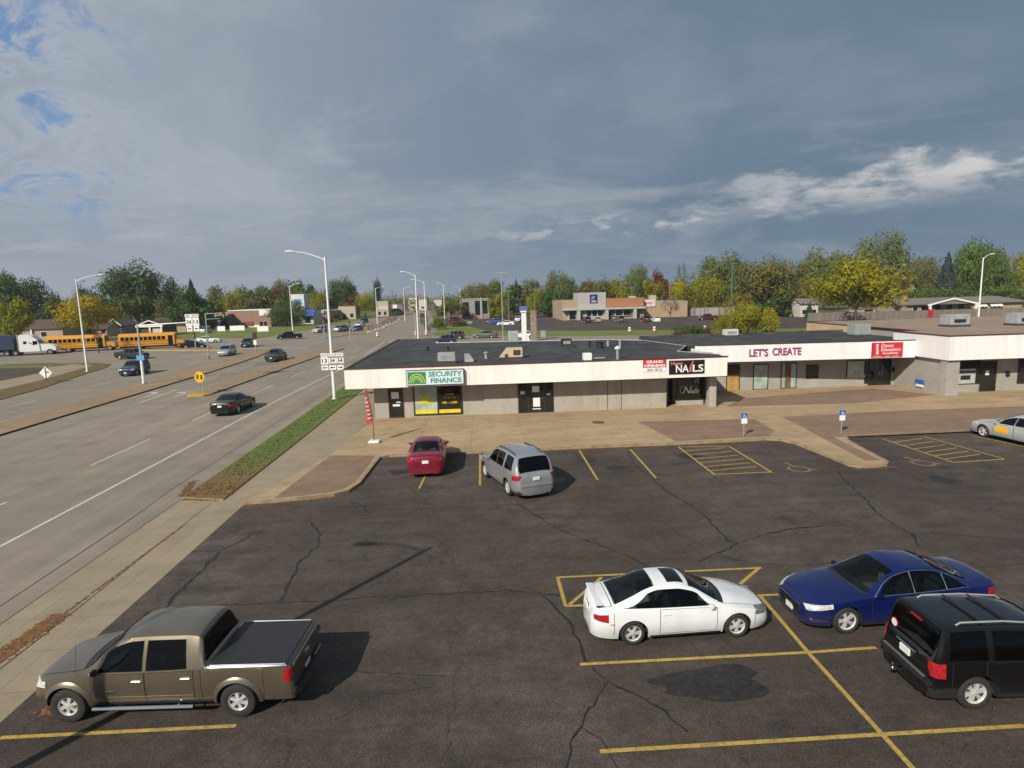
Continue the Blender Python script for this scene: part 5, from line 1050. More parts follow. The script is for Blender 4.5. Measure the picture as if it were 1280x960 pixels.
# --- right hand shop with the deep fascia
Y3 = 45.35; F3, F30, F31 = 43.72, 2.85, 4.64
Cb = thing('strip_shop', 'taller end shop with deep plain white fascia and brown gravel roof', 'shop building', (40, Y3, 0))
def inC(o): o.location.x -= 40; o.location.y -= Y3; return o
b = MB(); b.box(35.3, 35.55, 44.2, 50.3, z0, F31-.3); b.box(35.55, 70, Y3, Y3+.25, z0, 3.1); b.box(35.1, 36.1, 43.95, 44.6, z0, F30+.05); inC(b.build('wall', M['siding'], Cb)); b = MB(); b.box(36.9, 37.15, 50.0, 58.0, z0, F31-.3); b.box(35.55, 36.9, 50.05, 50.3, z0, F31-.3); b.box(37.15, 70, 67.2, 67.5, z0, F31-.3); inC(b.build('side_wall', M['palesiding'], Cb))
b = MB(); b.box(36.86, 37.14, 58.0, 67.2, 3.0, F31-.02); inC(b.build('brick_wall', M['yellowbrick'], Cb))
b = MB(); b.box(35.0, 70, F3, F3+.12, F30, F31); b.box(35.0, 35.12, F3+.12, 50.0, F30, F31); inC(b.build('fascia', M['fascia2'], Cb))
b = MB(); b.box(35.12, 70, F3+.12, Y3, F30+.04, F30+.1); inC(b.build('soffit', M['soffit'], Cb))
b = MB(); b.box(34.95, 70, F3-.04, F3+.2, F31, F31+.07); b.box(34.95, 35.15, F3+.2, 50.0, F31, F31+.07); b.box(36.82, 37.0, 50.0, 67.6, F31, F31+.07); b.box(35.15, 36.82, 49.85, 50.0, F31, F31+.07); inC(b.build('roof_edge', M['maroon_trim'], Cb))
b = MB(); b.prism([(35.16, F3+.2), (70, F3+.2), (70, 67.4), (37.0, 67.4), (37.0, 49.86), (35.16, 49.84)], F31-.3, F31+.02); inC(b.build('roof', M['gravel'], Cb))
inC(window(Cb, 36.65, 38.9, .75, 2.6, Y3-.02, 1)); inC(door(Cb, 38.95, 40.25, z0, 2.5, Y3-.01)); inC(window(Cb, 42.0, 46, .65, 2.6, Y3-.02, 2))
b = MB(); b.box(36.9, 38.5, Y3-.1, Y3-.085, .8, 1.65); b.box(36.9, 38.5, Y3-.1, Y3-.085, 1.8, 1.95); inC(b.build('window_poster', mat('pale_poster', (.42, .44, .42), .6, var=.15, scale=5), Cb)); b = MB(); b.box(37.3, 38.1, Y3-.11, Y3-.101, 1.1, 1.45); inC(b.build('poster_photo', M['sign_black'], Cb)); b = MB(); b.box(39.3, 39.6, Y3-.09, Y3-.08, 1.4, 1.75); inC(b.build('door_notice', M['sign_white'], Cb))
b = MB(); b.box(41.0, 41.3, Y3-.16, Y3, 1.25, 1.65, 0, .04); inC(b.build('wall_lamp', M['black'], Cb))
o = thing('wall_box', 'small blue box fixed low on the grey siding wall', 'box', (35.28, 46.9, PZ)); b = MB(); b.box(-.16, 0, -.52, .40, .52, .86, 0, .04); b.build('lid_panel', M['sign_blue'], o); b = MB(); b.box(-.12, -.003, -.42, .30, .30, .52); b.build('pale_base', M['sign_white'], o)

# --- rooftop plant
def ac(name, label, x, y, z, w, d, h, m, rz=0, kind='box'):
    o = thing(name, label, 'rooftop unit', (x, y, z), rz)
    b = MB(); b.box(-w/2-.08, w/2+.08, -d/2-.08, d/2+.08, 0, .18); b.build('base', M['dark_metal'], o)
    b = MB(); b.box(-w/2, w/2, -d/2, d/2, .18, h, 0, .03); b.build('case', m, o)
    b = MB()
    for k in range(5): zz = .3+(h-.45)*k/5; b.box(-w*.36, w*.36, -d/2-.02, -d/2+.01, zz, zz+.05)
    b.build('louvre', M['galv_dull'], o)
    if kind == 'fan':
        b = MB(); b.lathe([(w*.33, h), (w*.33, h+.06), (w*.28, h+.07), (.01, h+.03)], 18, 'z'); b.build('fan_guard', M['dark_metal'], o)
    if kind == 'dark':
        b = MB(); b.box(-w*.3, w*.28, -d/2-.03, -d/2+.01, h*.35, h*.62); b.build('intake', M['black'], o)
    return o
RZ = Zf1+.02
ac('rooftop_unit', 'grey sheet metal rooftop unit above the SECURITY FINANCE sign', -2.3, 44.0, RZ, 1.25, .8, .78, M['galv_dull'])
o = thing('roof_vent', 'grey slant topped roof vent right of the sheet metal unit', 'roof vent', (-.75, 44.2, RZ)); b = MB(); b.wallpoly([(-.28, 0), (.36, 0), (.36, .18), (.08, .62), (-.28, .62)], -.22, .22); b.build('hood', M['galv_dull'], o); b = MB(); b.box(-.33, .41, -.27, .27, 0, .05); b.build('base', M['maroon_trim'], o)
o = thing('rooftop_unit', 'beige rooftop unit with sloped hood and dark opening', 'rooftop unit', (2.4, 46.2, RZ)); o.scale = (.76, .76, .78); b = MB(); b.wallpoly([(-1.1, .12), (1.15, .12), (1.15, 1.0), (-.35, 1.0)], -.5, .5); b.build('case', mat('beige_unit', (.50, .42, .30), .6), o); b = MB(); b.box(.25, .95, -.53, -.49, .3, .8); b.box(-.6, -.3, -.53, -.49, .15, .45); b.build('opening', mat('rust_dark', (.06, .03, .02), .8), o); b = MB(); b.box(-1.1, 1.1, -.45, .45, 0, .12); b.build('base', M['maroon_trim'], o)
o = thing('roof_vent', 'small grey pipe vent left of the beige rooftop unit', 'roof vent', (.55, 46.3, RZ)); b = MB(); b.lathe([(.12, 0), (.12, .35), (.2, .4), (.2, .5), (.01, .55)], 12, 'z'); b.build('pipe', M['galv'], o)
ac('condenser_unit', 'tall pale green condenser at the back roof edge', 3.4, 60.0, RZ, .95, .9, 1.25, mat('pale_green_unit', (.34, .38, .37), .5), kind='fan')
for x, y, t in ((560, 436, 'small black vent stub left of the rear roof seam'), (535, 437, 'tiny black vent stub nearest the left rear roof step')):
    o = thing('roof_vent', t, 'roof vent', (*G(x, y+2, RZ), RZ)); b = MB(); b.lathe([(.1, 0), (.1, .3), (.16, .34), (.01, .4)], 10, 'z'); b.build('pipe', M['black'], o)
ac('exhaust_fan', 'black boxy exhaust fan at the rear of the roof', *G(708, 434, RZ), RZ, .9, .7, .75, M['black'])
o = thing('roof_hatch', 'white square roof curb near the front fascia', 'roof vent', (*G(734, 450, RZ), RZ)); b = MB(); b.box(-.3, .3, -.3, .3, 0, .5, 0, .03); b.build('curb_box', M['sign_white'], o); b = MB(); b.tube([(.3, 0, .1), (1.3, .1, .1)], .06, 6); b.build('pipe', M['galv'], o)
o = thing('vent_pipe', 'tall white capped vent pipe above the GRAND OPENING banner', 'roof vent', (*G(772, 449, RZ), RZ)); b = MB(); b.tube([(0, 0, 0), (0, 0, .75)], .10, 10); b.build('pipe', M['galv'], o); b = MB(); b.lathe([(.2, .72), (.22, .82), (.01, .95)], 12, 'z'); b.build('cap', M['sign_white'], o)
for x, y, t in ((750, 434, 'black drum vent beside the rear roof puddle'), (737, 433, 'thin dark stub behind the black exhaust fan'), (760, 431, 'pale capped pipe at the rear right of the roof'), (775, 432, 'pale capped pipe nearest the metal roof ridge')):
    o = thing('roof_vent', t, 'roof vent', (*G(x, y+1.5, RZ), RZ)); b = MB(); r_ = .28 if x == 750 else .12; b.lathe([(r_, 0), (r_, .5), (r_*1.4, .54), (.01, .62)], 12, 'z'); b.build('pipe', M['black'] if x < 755 else M['galv'], o)
ac('rooftop_unit', 'pale box unit at the back of the recessed shop roof', 24.6, 58.8, 3.94, 1.3, .8, .75, mat('white_unit', (.55, .54, .53), .5))
ac('rooftop_unit', 'glassy grey unit against the yellow brick wall', 34.9, 54.6, 3.94, 1.5, 1.2, 1.15, mat('grey_green_unit', (.36, .40, .37), .4, .3))
ac('rooftop_unit', 'grey rooftop unit on dark curb, left on the gravel roof', 43.2, 53.6, F31, 1.85, 1.3, 1.12, M['galv_dull'], kind='dark')
ac('rooftop_unit', 'grey rooftop unit on dark curb, at the right edge of the gravel roof', 48.6, 52.6, F31, 1.85, 1.3, 1.12, M['galv_dull'], kind='dark')
# ================================================================ poles, signs, street furniture
def street_lamp(label, x, y, h=12.1, arm=2.5, ang=180, base=.0, group='street lamps along the road'):
    o = thing('street_lamp', label, 'street lamp', (x, y, base), 0, group)
    b = MB(); b.tube([(0, 0, 0), (0, 0, h)], [.15, .075], 12); b.build('pole', M['white_paint'], o)
    b = MB(); b.lathe([(.26, 0), (.26, .05), (.2, .12), (.17, .3)], 12, 'z'); b.build('base', M['galv'], o)
    c, s = math.cos(R(ang)), math.sin(R(ang)); p = [(c*arm*t, s*arm*t, h-.25+1.0*(1-(1-t)**1.6)*.75) for t in (0, .2, .45, .7, 1)]
    b = MB(); b.tube(p, [.05, .045, .04, .035, .03], 8); b.build('arm', M['white_paint'], o)
    e = p[-1]; b = MB(); hl = [(-.05, .06, .05), (.18, .15, .09), (.55, .17, .08), (.75, .06, .04)]
    vs = []
    for d, w, t in hl:
        for k in range(8): a = 2*math.pi*k/8; vs.append((d, w*math.cos(a), (t if math.sin(a) > 0 else .09)*math.sin(a)))
    b.add(vs, [(i*8+k, i*8+(k+1) % 8, (i+1)*8+(k+1) % 8, (i+1)*8+k) for i in range(3) for k in range(8)]+[tuple(range(8))[::-1], tuple(range(24, 32))], 0, True)
    l = b.build('lamp_head', M['white_paint'], o); l.location = e; l.rotation_euler = (0, -R(4), R(ang)); return o
street_lamp('tall white street lamp on the kerb grass carrying the route signs', -12.6, 53.3, base=.07)
street_lamp('tall white street lamp standing out of frame, its shadow across the lot', -12.7, 6.1)
street_lamp('white street lamp rising behind the flat roof beside the dark suvs', -9.5, 98.4, arm=1.6)
street_lamp('white street lamp second beyond the roof on the right of the road', -11.9, 143, arm=2.2)
street_lamp('white street lamp farther right, third beyond the roof', -9.8, 186, arm=1.3)
street_lamp('small white lamp post fourth beyond the roof by the clinic', -7.0, 262, arm=2)
street_lamp('white street lamp left of the road by the cream buildings', -34.2, 213, arm=2.4, ang=0)
street_lamp('white street lamp behind the big lamp near the bank, arm to the right', -44.2, 150, arm=1.8, ang=0)
street_lamp('white lamp post far up the road by the red cars', -27, 232, arm=2, ang=0)
street_lamp('white street lamp on the left kerb with its arm over the road', -51.9, 84.0, arm=2.7, ang=8, base=.06)
street_lamp('slim white street lamp above the ranch house on the far right', 74.6, 88.0, arm=1.3, ang=10)
def pole(name, label, x, y, h, r=.06, m='galv', base=0., cat='pole'):
    o = thing(name, label, cat, (x, y, base)); b = MB(); b.tube([(0, 0, 0), (0, 0, h)], [r, r*.8], 8); b.build('post', M[m], o); return o
M['teal'] = mat('teal_paint', (.05, .16, .15), .5); M['wood'] = mat('weathered_wood', (.20, .165, .13), .9, var=.3, scale=8)
o = pole('lamp_pole', 'tall bare lamp pole with twin head by the clinic lot', 4.4, 108.6, 12.4, .09); b = MB(); b.box(-1.0, 1.0, -.12, .12, 12.3, 12.5, 0, .04); b.build('lamp_head', M['galv'], o)
o = pole('lamp_pole', 'slender teal pole rising in front of the autumn trees', 57.0, 136, 14.0, .16, 'teal'); b = MB(); b.box(-.6, .6, -.2, .2, 13.9, 14.2, 0, .05); b.build('lamp_head', M['teal'], o)
def utility(label, px, top, bot, Y):
    X, zt = AT(px, top, Y); o = thing('utility_pole', label, 'utility pole', (X, Y, 0), 0, 'utility poles along the far streets'); b = MB(); b.tube([(0, 0, 0), (0, 0, zt)], [.16, .11], 7); b.build('post', M['wood'], o); b = MB(); b.box(-1.1, 1.1, -.06, .06, zt-.7, zt-.55); b.build('crossarm', M['wood'], o)
for a in [('utility pole with crossarm left of the sign pillar', 635, 361, 400, 180), ('utility pole with crossarm above the pillar sign', 668, 359, 400, 190), ('utility pole behind the store roof vents', 790, 357, 385, 230), ('utility pole behind the brown fence gap', 837, 354, 380, 225), ('utility pole in the trees left of the brick building', 281, 358, 392, 240), ('utility pole by the far cream houses', 490, 362, 385, 330), ('utility pole beyond the road end left of the far lamps', 505, 361, 386, 360), ('utility pole right behind the blue awning', 387, 366, 395, 235)]: utility(*a)
# lane sign on the median
def plate(o, name, poly, z, m, y=-.03, t=.02):
    b = MB(); b.wallpoly(poly, y-t, y); p = b.build(name, m, o); p.location.z = z; return p
def rect(w, h): return [(-w/2, -h/2), (w/2, -h/2), (w/2, h/2), (-w/2, h/2)]
def circ(r, n=24): return [(r*math.cos(2*math.pi*k/n), r*math.sin(2*math.pi*k/n)) for k in range(n)]
x, y = G(251.5, 491.5, .12); o = thing('warning_sign', 'yellow diamond warning sign with two arrows on the narrow median', 'road sign', (x, y, .12)); o.scale = (.82, .82, .95); b = MB(); [b.tube([(dx, 0, 0), (dx, 0, 1.6)], .03, 6) for dx in (-.25, .25)]; b.build('post', M['galv'], o); plate(o, 'panel', [(-.55, -.2), (-.2, -.55), (.2, -.55), (.55, -.2), (.55, .2), (.2, .55), (-.2, .55), (-.55, .2)], 1.65, M['sign_yellow']); plate(o, 'symbol', [(-.32, -.2), (-.12, -.2), (-.12, .1), (-.05, .1), (-.22, .3), (-.39, .1), (-.32, .1)], 1.65, M['sign_black'], -.055, .006); plate(o, 'symbol', [(.32, .2), (.12, .2), (.12, -.1), (.05, -.1), (.22, -.3), (.39, -.1), (.32, -.1)], 1.65, M['sign_black'], -.055, .006)
x, y = G(180, 479.5, .12); dk = thing('overhead_sign', 'mast arm on the wide median carrying white route panels and a blue sign', 'road sign', (x, y, .12))
b = MB(); b.tube([(0, 0, 0), (0, 0, 6.45)], [.14, .10], 10); b.tube([(0, 0, 6.3), (5.2, -.2, 6.5)], [.07, .045], 8); b.build('mast', M['galv'], dk); b = MB(); b.tube([(0, 0, 0), (0, 0, 2.6)], .15, 10); b.build('pole_sleeve', M['white_paint'], dk)
b = MB(); b.lathe([(.22, 0), (.22, .08), (.16, .2)], 10, 'z'); b.build('base', M['galv'], dk)
plate(dk, 'blue_panel', rect(.80, .55), 2.85, mat('blue_panel', (.10, .30, .55), .5), -.15)
for j, (dx, z, w, h) in enumerate(((5.9, 7.2, 1.42, .34), (5.55, 6.55, .66, .86), (6.28, 6.55, .66, .86), (5.55, 5.80, .58, .56), (6.28, 5.80, .58, .56))):
    p = plate(dk, 'panel', rect(w, h), z, M['sign_white'], -.25); p.location.x = dx; t = ('EAST   SOUTH', '34', '13', None, None)[j]
    if t: letters('lettering', [(t, 0, -.08 if j == 0 else -.22, dict(size=.3, align='CENTER', width=1.2 if j == 0 else .48, height=.18 if j == 0 else .42, bold=.006))], M['sign_black'], p, (0, -.275, 0))
    else: plate(p, 'arrow', [(-.2, 0), (-.03, .14), (-.03, .05), (.2, .05), (.2, -.05), (-.03, -.05), (-.03, -.14)], 0, M['sign_black'], -.273, .004)
b = MB(); b.tube([(5.2, -.2, 6.5), (6.5, -.22, 6.52)], .04, 6); b.tube([(5.9, -.22, 5.5), (5.9, -.22, 7.3)], .03, 6); b.build('bracket', M['galv'], dk)
x, y = G(58.5, 479); o = thing('road_sign', 'white diamond sign seen from behind on the left verge', 'road sign', (x, y, .06)); b = MB(); b.tube([(0, 0, 0), (0, 0, 1.75)], .035, 6); b.box(-.02, .38, -.06, -.03, 1.22, 1.3); b.build('post', M['dark_metal'], o); plate(o, 'panel', [(0, -.72), (.72, 0), (0, .72), (-.72, 0)], 1.15, M['sign_white'], .06)
for px, py_, h, l, m in ((261, 449, 4.2, 'short yellowish post on the median in front of the silver minivan', 'sign_yellow'), (320, 440.5, 2.3, 'thin signal post on the median left of the waiting pickup', 'galv')):
    x, y = G(px, py_, .12); o = pole('median_post', l, x, y, h, .09, 'galv', .12); 
    if px == 320:
        b = MB(); b.box(-.3, .3, -.2, .2, h, h+1.1, 0, .03); b.build('signal_head', mat('dark_maroon_metal', (.05, .02, .018), .5), o); plate(o, 'panel', rect(.5, .8), 1.7, M['sign_white'], -.1)
    else:
        b = MB(); b.tube([(0, 0, 0), (0, 0, .5)], .2, 8); b.build('base', M['median'], o)
# route signs strapped to the big lamp
o = thing('route_sign', 'cluster of white route shields 13, 34 and 54 with arrows on the lamp pole', 'road sign', (-12.6, 53.05, 2.3))
o.scale = (.76, .76, .76); o.location = (-12.48, 53.05, 2.62)
for k, (num, ban, ar) in enumerate((('13', 'SOUTH', -1), ('34', 'SOUTH', -1), ('54', 'WEST', 1))):
    x = (k-1)*.86-.05
    p = plate(o, 'banner', rect(.78, .36), 1.78, M['sign_white']); p.location.x = x; letters('lettering', [(ban, 0, -.1, dict(size=.3, align='CENTER', width=.62, height=.2))], M['sign_black'], p, (0, -.056, 0))
    p = plate(o, 'shield', rect(.80, .80), 1.12, M['sign_white'] if k != 1 else M['sign_white']); p.location.x = x; letters('lettering', [(num, 0, -.24, dict(size=.6, align='CENTER', width=.55, height=.48, bold=.015))], M['sign_black'], p, (0, -.056, 0))
    if k: plate(p, 'outline', [(-.38, .38), (-.38, .30), (.38, .30), (.38, .38)], 0, M['sign_black'], -.052, .004); plate(p, 'outline', [(-.38, -.38), (-.38, -.33), (.38, -.33), (.38, -.38)], 0, M['sign_black'], -.052, .004)
    p = plate(o, 'arrow_plate', rect(.74, .52), .32, M['sign_white']); p.location.x = x
    a = [(-.28, 0), (-.08, .15), (-.08, .05), (.28, .05), (.28, -.05), (-.08, -.05), (-.08, -.15)]; plate(p, 'arrow', [(q_[0]*-ar, q_[1]) for q_ in a], 0, M['sign_black'], -.053, .006)
b = MB(); b.box(-1.3, 1.2, -.03, .02, .3, .36); b.box(-1.3, 1.2, -.03, .02, 1.1, 1.16); b.build('bracket', M['galv'], o)
# traffic signals
def signal(label, px, base, top, Y=None, arm=0, mcol='galv'):
    x, y = G(px, base); zt = AT(px, top, y)[1]; o = thing('traffic_signal', label, 'traffic signal', (x, y, 0)); b = MB(); b.tube([(0, 0, 0), (0, 0, zt)], .11, 8); b.build('post', M[mcol], o)
    if arm:
        b = MB(); b.tube([(0, 0, zt-.1), (arm, 0, zt)], .06, 6); b.tube([(0, 0, zt-1.1), (arm*.6, 0, zt-1.0)], .04, 6); b.build('mast_arm', M[mcol], o)
    hx = arm*.8
    for q_ in ((hx,) if arm < 8 else (arm*.5, arm*.9)):
        b = MB(); b.box(q_-.2, q_+.2, -.35, -.05, zt-1.05, zt+.05, 0, .04); h_ = b.build('signal_head', M['black'], o)
        for k, c in enumerate((M['red_lens'], M['sign_yellow'], M['sign_green'])): b = MB(); b.lathe([(.001, 0), (.12, 0)], 12, 'y', c=(q_, -.37, zt-.2-k*.32)); b.build('lens', c, h_)
    return o
M['pale_green_metal'] = mat('pale_green_metal', (.34, .40, .34), .5, .2)
signal('traffic signal mast with long pale green arm left of the brick building', 261, 438, 391.5, arm=4.2, mcol='pale_green_metal')
signal('traffic signal head on a short post before the school bus hood', 245, 437, 416); signal('traffic signal on a thin post before the orange barricades', 406, 423.5, 399); signal('dark traffic signal hanging among the orange barricades', 486, 413, 398); signal('white post signal at the far right corner of the junction', 520, 422, 384); signal('traffic signal post with small sign beside the big lamp pole', 438, 424.5, 402)
# orange and white barricades along the far median
M['orange'] = mat('barricade_orange', (.62, .16, .03), .6); 
for i, t in enumerate(np.linspace(0, 1, 14)):
    x, y = G(463+37*t, 416-15.5*t); o = thing('barricade', 'orange and white striped barricade in the row along the far median', 'barricade', (x, y, .1), R(70), 'barricades on the far median')
    b = MB(); [b.box(-.05+dx, .05+dx, -.3, .3, 0, .06) for dx in (-.8, .8)]; [b.box(-.03+dx, .03+dx, -.03, .03, 0, 1.6) for dx in (-.8, .8)]; b.build('leg', M['sign_white'], o)
    b = MB()
    for z in (.5, .95, 1.4):
        b = MB()
        for k in range(6): b.box(-1.1+k*.37, -1.1+k*.37+.37, -.06, -.03, z, z+.26, k % 2)
        b.build('board', [M['orange'], M['sign_white']], o)
    o.rotation_euler.z += R(random.uniform(-22, 22)); o.location.x += random.uniform(-.5, .5); o.location.y += random.uniform(-1.5, 1.5)
for i, (px, py_, l) in enumerate(((472, 421.5, 'orange barrel at the junction corner under the white signal'), (787, 415.5, 'orange traffic cone barrel left on the street before the store'), (818, 414.8, 'orange traffic barrel before the bare tan tree'), (881, 414, 'orange traffic barrel behind the dark clipped shrub'), (520, 420, 'orange barrel at the far right junction kerb'), (533, 419.5, 'orange barrel beside the junction planting'))):
    x, y = G(px, py_); o = thing('traffic_barrel', l, 'barrel', (x, y, 0)); b = MB()
    for k, (r0, z) in enumerate(((.34, .05), (.32, .35), (.30, .6), (.28, .85))): b.lathe([(r0, z), (r0-.015, z+.27)], 12, 'z', k % 2)
    b.lathe([(.01, 1.14), (.26, 1.12)], 12, 'z', 0); b.build('drum', [M['orange'], M['sign_white']], o); b = MB(); b.lathe([(.45, 0), (.45, .06), (.3, .1)], 12, 'z'); b.build('base', M['black'], o)
# accessible parking signs
for px, py_, l in ((929.5, 545.5, 'accessible parking sign standing left of the diagonal path'), (1051.5, 541.5, 'accessible parking sign standing right of the diagonal path')):
    x, y = G(px, py_, PZ); o = thing('parking_sign', l, 'parking sign', (x, y, PZ)); b = MB(); b.tube([(0, 0, 0), (0, 0, 1.35)], .03, 8); b.build('post', M['galv'], o)
    plate(o, 'blue_panel', rect(.36, .28), 1.22, M['sign_blue']); plate(o, 'white_panel', rect(.34, .30), .92, M['sign_white'])
    b = MB(); ts = np.linspace(2.2, 6.3, 9); b.tube([(.07*math.cos(t), 0, -.03+.07*math.sin(t)) for t in ts], .012, 5); b.tube([(-.02, 0, .09), (-.01, 0, .01), (.06, 0, .0), (.09, 0, -.08)], .014, 5); e = b.build('symbol', M['sign_white'], o); e.location = (0, -.055, 1.22)
# feather banner
x, y = G(468, 553.5, PZ); o = thing('feather_flag', 'red and white feather banner on a white water base', 'banner', (x, y, PZ)); b = MB(); b.box(-.34, .34, -.28, .28, 0, .16, 0, .06); b.build('base', M['sign_white'], o)
b = MB(); b.tube([(0, 0, .1), (-.02, 0, 1.4), (-.14, 0, 2.6), (-.33, 0, 3.35)], [.025, .02, .015, .01], 6); b.build('pole', M['dark_metal'], o)
b = MB(); n = 12; vs = []
for k in range(n+1):
    t = k/n; z = 1.15+2.2*t; xr = -.02-.02*t-.29*max(t-.1, 0)**1.8; w = .40*(1-t)**.55*(1 if t > .0 else .9); wv = .05*math.sin(t*9)
    vs += [(xr, 0, z), (xr-w*.5, wv, z-.02), (xr-w, wv*.4, z-.05)]
b.add(vs, [f for k in range(n) for f in ((3*k, 3*k+1, 3*k+4, 3*k+3), (3*k+1, 3*k+2, 3*k+5, 3*k+4))], 0, True); fl = b.build('banner', mat('banner_red', (.42, .06, .07), .8, var=.35, scale=3), o)
b = MB()
for k in range(6): z = 1.45+k*.24; b.box(-.30-.03*k*.6, -.08-.035*k, -.075, -.065, z, z+.10)
b.build('lettering', mat('banner_print', (.55, .42, .40), .8), o)

# ================================================================ far buildings
def box_house(name, label, cat, px0, px1, ytop, ybot, Y, depth, wall, roof='flat', rm=None, rise=0.5, trim=None, rz=0):
    """a building whose front face fills the surveyed pixels at distance Y"""
    xa, zt = AT(px0, ytop, Y); xb, _ = AT(px1, ytop, Y); xm = (xa+xb)/2; w = (xb-xa)/2
    o = thing(name, label, cat, (xm, Y, 0), rz); b = MB(); b.box(-w, w, 0, depth, -.1, zt)
    b.build('wall', wall, o)
    b = MB()
    if roof == 'flat': b.box(-w-.15, w+.15, -.15, depth+.15, zt, zt+.25)
    elif roof == 'gable':   # ridge along x
        for s in (0, 1):
            y0, y1 = (-.5, depth/2) if s == 0 else (depth+.5, depth/2); b.add([(-w-.4, y0, zt-.1), (w+.4, y0, zt-.1), (w+.4, y1, zt+rise), (-w-.4, y1, zt+rise), (-w-.4, y0, zt-.28), (w+.4, y0, zt-.28), (w+.4, y1, zt+rise-.18), (-w-.4, y1, zt+rise-.18)], [(0, 1, 2, 3), (7, 6, 5, 4), (0, 4, 5, 1), (0, 3, 7, 4), (1, 5, 6, 2)])
    elif roof == 'front':   # gable towards us
        b.add([(-w-.4, -.5, zt-.1), (0, -.5, zt+rise), (w+.4, -.5, zt-.1), (-w-.4, depth+.5, zt-.1), (0, depth+.5, zt+rise), (w+.4, depth+.5, zt-.1)], [(0, 1, 4, 3), (1, 2, 5, 4)])
        b.add([(-w-.4, -.52, zt-.35), (-w-.4, -.52, zt-.05), (0, -.52, zt+rise+.05), (w+.4, -.52, zt-.05), (w+.4, -.52, zt-.35), (0, -.52, zt+rise-.25)], [(0, 1, 2, 5), (5, 2, 3, 4)], 1)
    b.build('roof', [rm or M['membrane'], M['sign_white']], o)
    if roof != 'flat':
        b = MB(); 
        if roof == 'front': b.add([(-w, .0, zt-.12), (w, 0, zt-.12), (0, 0, zt+rise-.15)], [(0, 1, 2)])
        else:
            for s in (-w, w): b.add([(s, 0, zt-.12), (s, depth, zt-.12), (s, depth/2, zt+rise-.15)], [(0, 1, 2)])
        b.build('gable', wall, o)
    return o, w, zt
def win(o, x0, x1, z0, z1, m='dark_glass', name='window', d=.04):
    b = MB(); b.box(x0, x1, -d, 0.02, z0, z1); f = b.build(name, M['sign_white'] if d > .05 else M['frame_bronze'], o); b = MB(); b.box(x0+.08, x1-.08, -d-.012, -d+.01, z0+.08, z1-.08); b.build('pane', M[m], f)
HM = {'cream': mat('cream_wall', (.42, .37, .28), .8), 'tan': mat('tan_block', (.34, .27, .19), .85, var=.12), 'whitew': mat('white_siding_wall', (.52, .49, .43), .8), 'brown': mat('brown_shingle', (.085, .06, .045), .9, var=.2, scale=6), 'greyroof': mat('grey_shingle', (.17, .15, .13), .9, var=.2, scale=6), 'pink': brickish('pink_brick', (.30, .175, .135), (.27, .155, .12), (.27, .19, .15), .4, .15), 'greyw': mat('grey_wall', (.22, .21, .21), .8), 'mauve': mat('mauve_siding', (.20, .155, .145), .8)}
# left side
o, w, zt = box_house('house', 'brown roofed house behind the semi truck with white corner posts', 'house', -8, 78, 412, 425, 168, 9, HM['tan'], 'gable', HM['brown'], 2.2)
for k in (-9, -3, 3): win(o, k, k+1.6, 1, 2.4, d=.06)
for k in (-6, 1): b = MB(); b.box(k-.15, k+.15, -.5, -.2, 0, zt-.2); b.build('post', M['sign_white'], o)
o, w, zt = box_house('house', 'cream gabled house half hidden by the golden tree', 'house', 74, 101, 410, 419, 176, 8, HM['whitew'], 'front', HM['brown'], 2.2)
win(o, -1.8, -.4, .9, 2.4, d=.06); win(o, .8, 2.2, .9, 2.4, d=.06)
o, w, zt = box_house('house', 'low white wall house right of the golden tree', 'house', 104, 133, 411, 417, 180, 7, HM['cream'], 'gable', HM['brown'], 1.4); win(o, -2, -.5, .8, 2.1, d=.06); win(o, 1.5, 3, .8, 2.1, d=.06)
o, w, zt = box_house('house', 'grey gabled house between the two school buses', 'house', 135, 151, 407, 417, 190, 8, HM['greyw'], 'front', HM['greyroof'], 2.0); win(o, -1.2, .2, .8, 2.2)
o, w, zt = box_house('garage', 'white gabled carport with two open bays behind the school bus', 'garage', 172, 203, 407, 417, 176, 8, HM['brown'], 'front', HM['brown'], 1.4)
for k in (-w, -.1, w-.3): b = MB(); b.box(k, k+.35, -.6, -.2, 0, zt); b.build('post', M['sign_white'], o)
b = MB(); b.box(-w-.3, w+.3, -.62, -.3, zt-.5, zt); b.build('beam', M['sign_white'], o); b = MB(); b.box(.3, w-.4, -.1, .02, 0, 2.0); b.build('garage_door', HM['whitew'], o)
o, w, zt = box_house('house', 'long brown roofed house behind the white carport', 'house', 190, 232, 406, 414, 196, 9, HM['tan'], 'gable', HM['brown'], 2.0); win(o, -2, 0, .8, 2.2)
o, w, zt = box_house('brick_shop', 'long pink brick commercial building with pale roof edge', 'shop building', 285, 338, 389, 410, 216, 18, HM['pink'], 'flat', M['sign_white'])
b = MB(); b.box(w-3.8, w+.1, -.2, 0, zt-1.8, zt+.3); b.build('sign_band', M['fascia'], o); b = MB(); b.box(-2.2, 1.2, -.12, .02, .3, 1.9); b.build('mural', mat('dark_red_mural', (.16, .05, .05), .7, var=.6, scale=2), o); b = MB(); b.box(-w, 3, -.1, 0, 0, .7); b.build('plinth', M['sign_white'], o)
for k in (3.2, 4.6): win(o, k, k+1.0, .4, 1.8)
o2, w, zt = box_house('shop', 'blue grey shop with orange topped canopy left of the brick building', 'shop building', 262, 285, 394, 411, 212, 12, mat('blue_grey_wall', (.12, .15, .19), .7), 'flat', M['orange']); win(o2, -2.5, -.5, .4, 2.6); win(o2, .2, 2.4, .4, 2.6); b = MB(); b.box(-w-2, w, -1.5, 0, zt-.5, zt); b.build('canopy', M['sign_white'], o2)
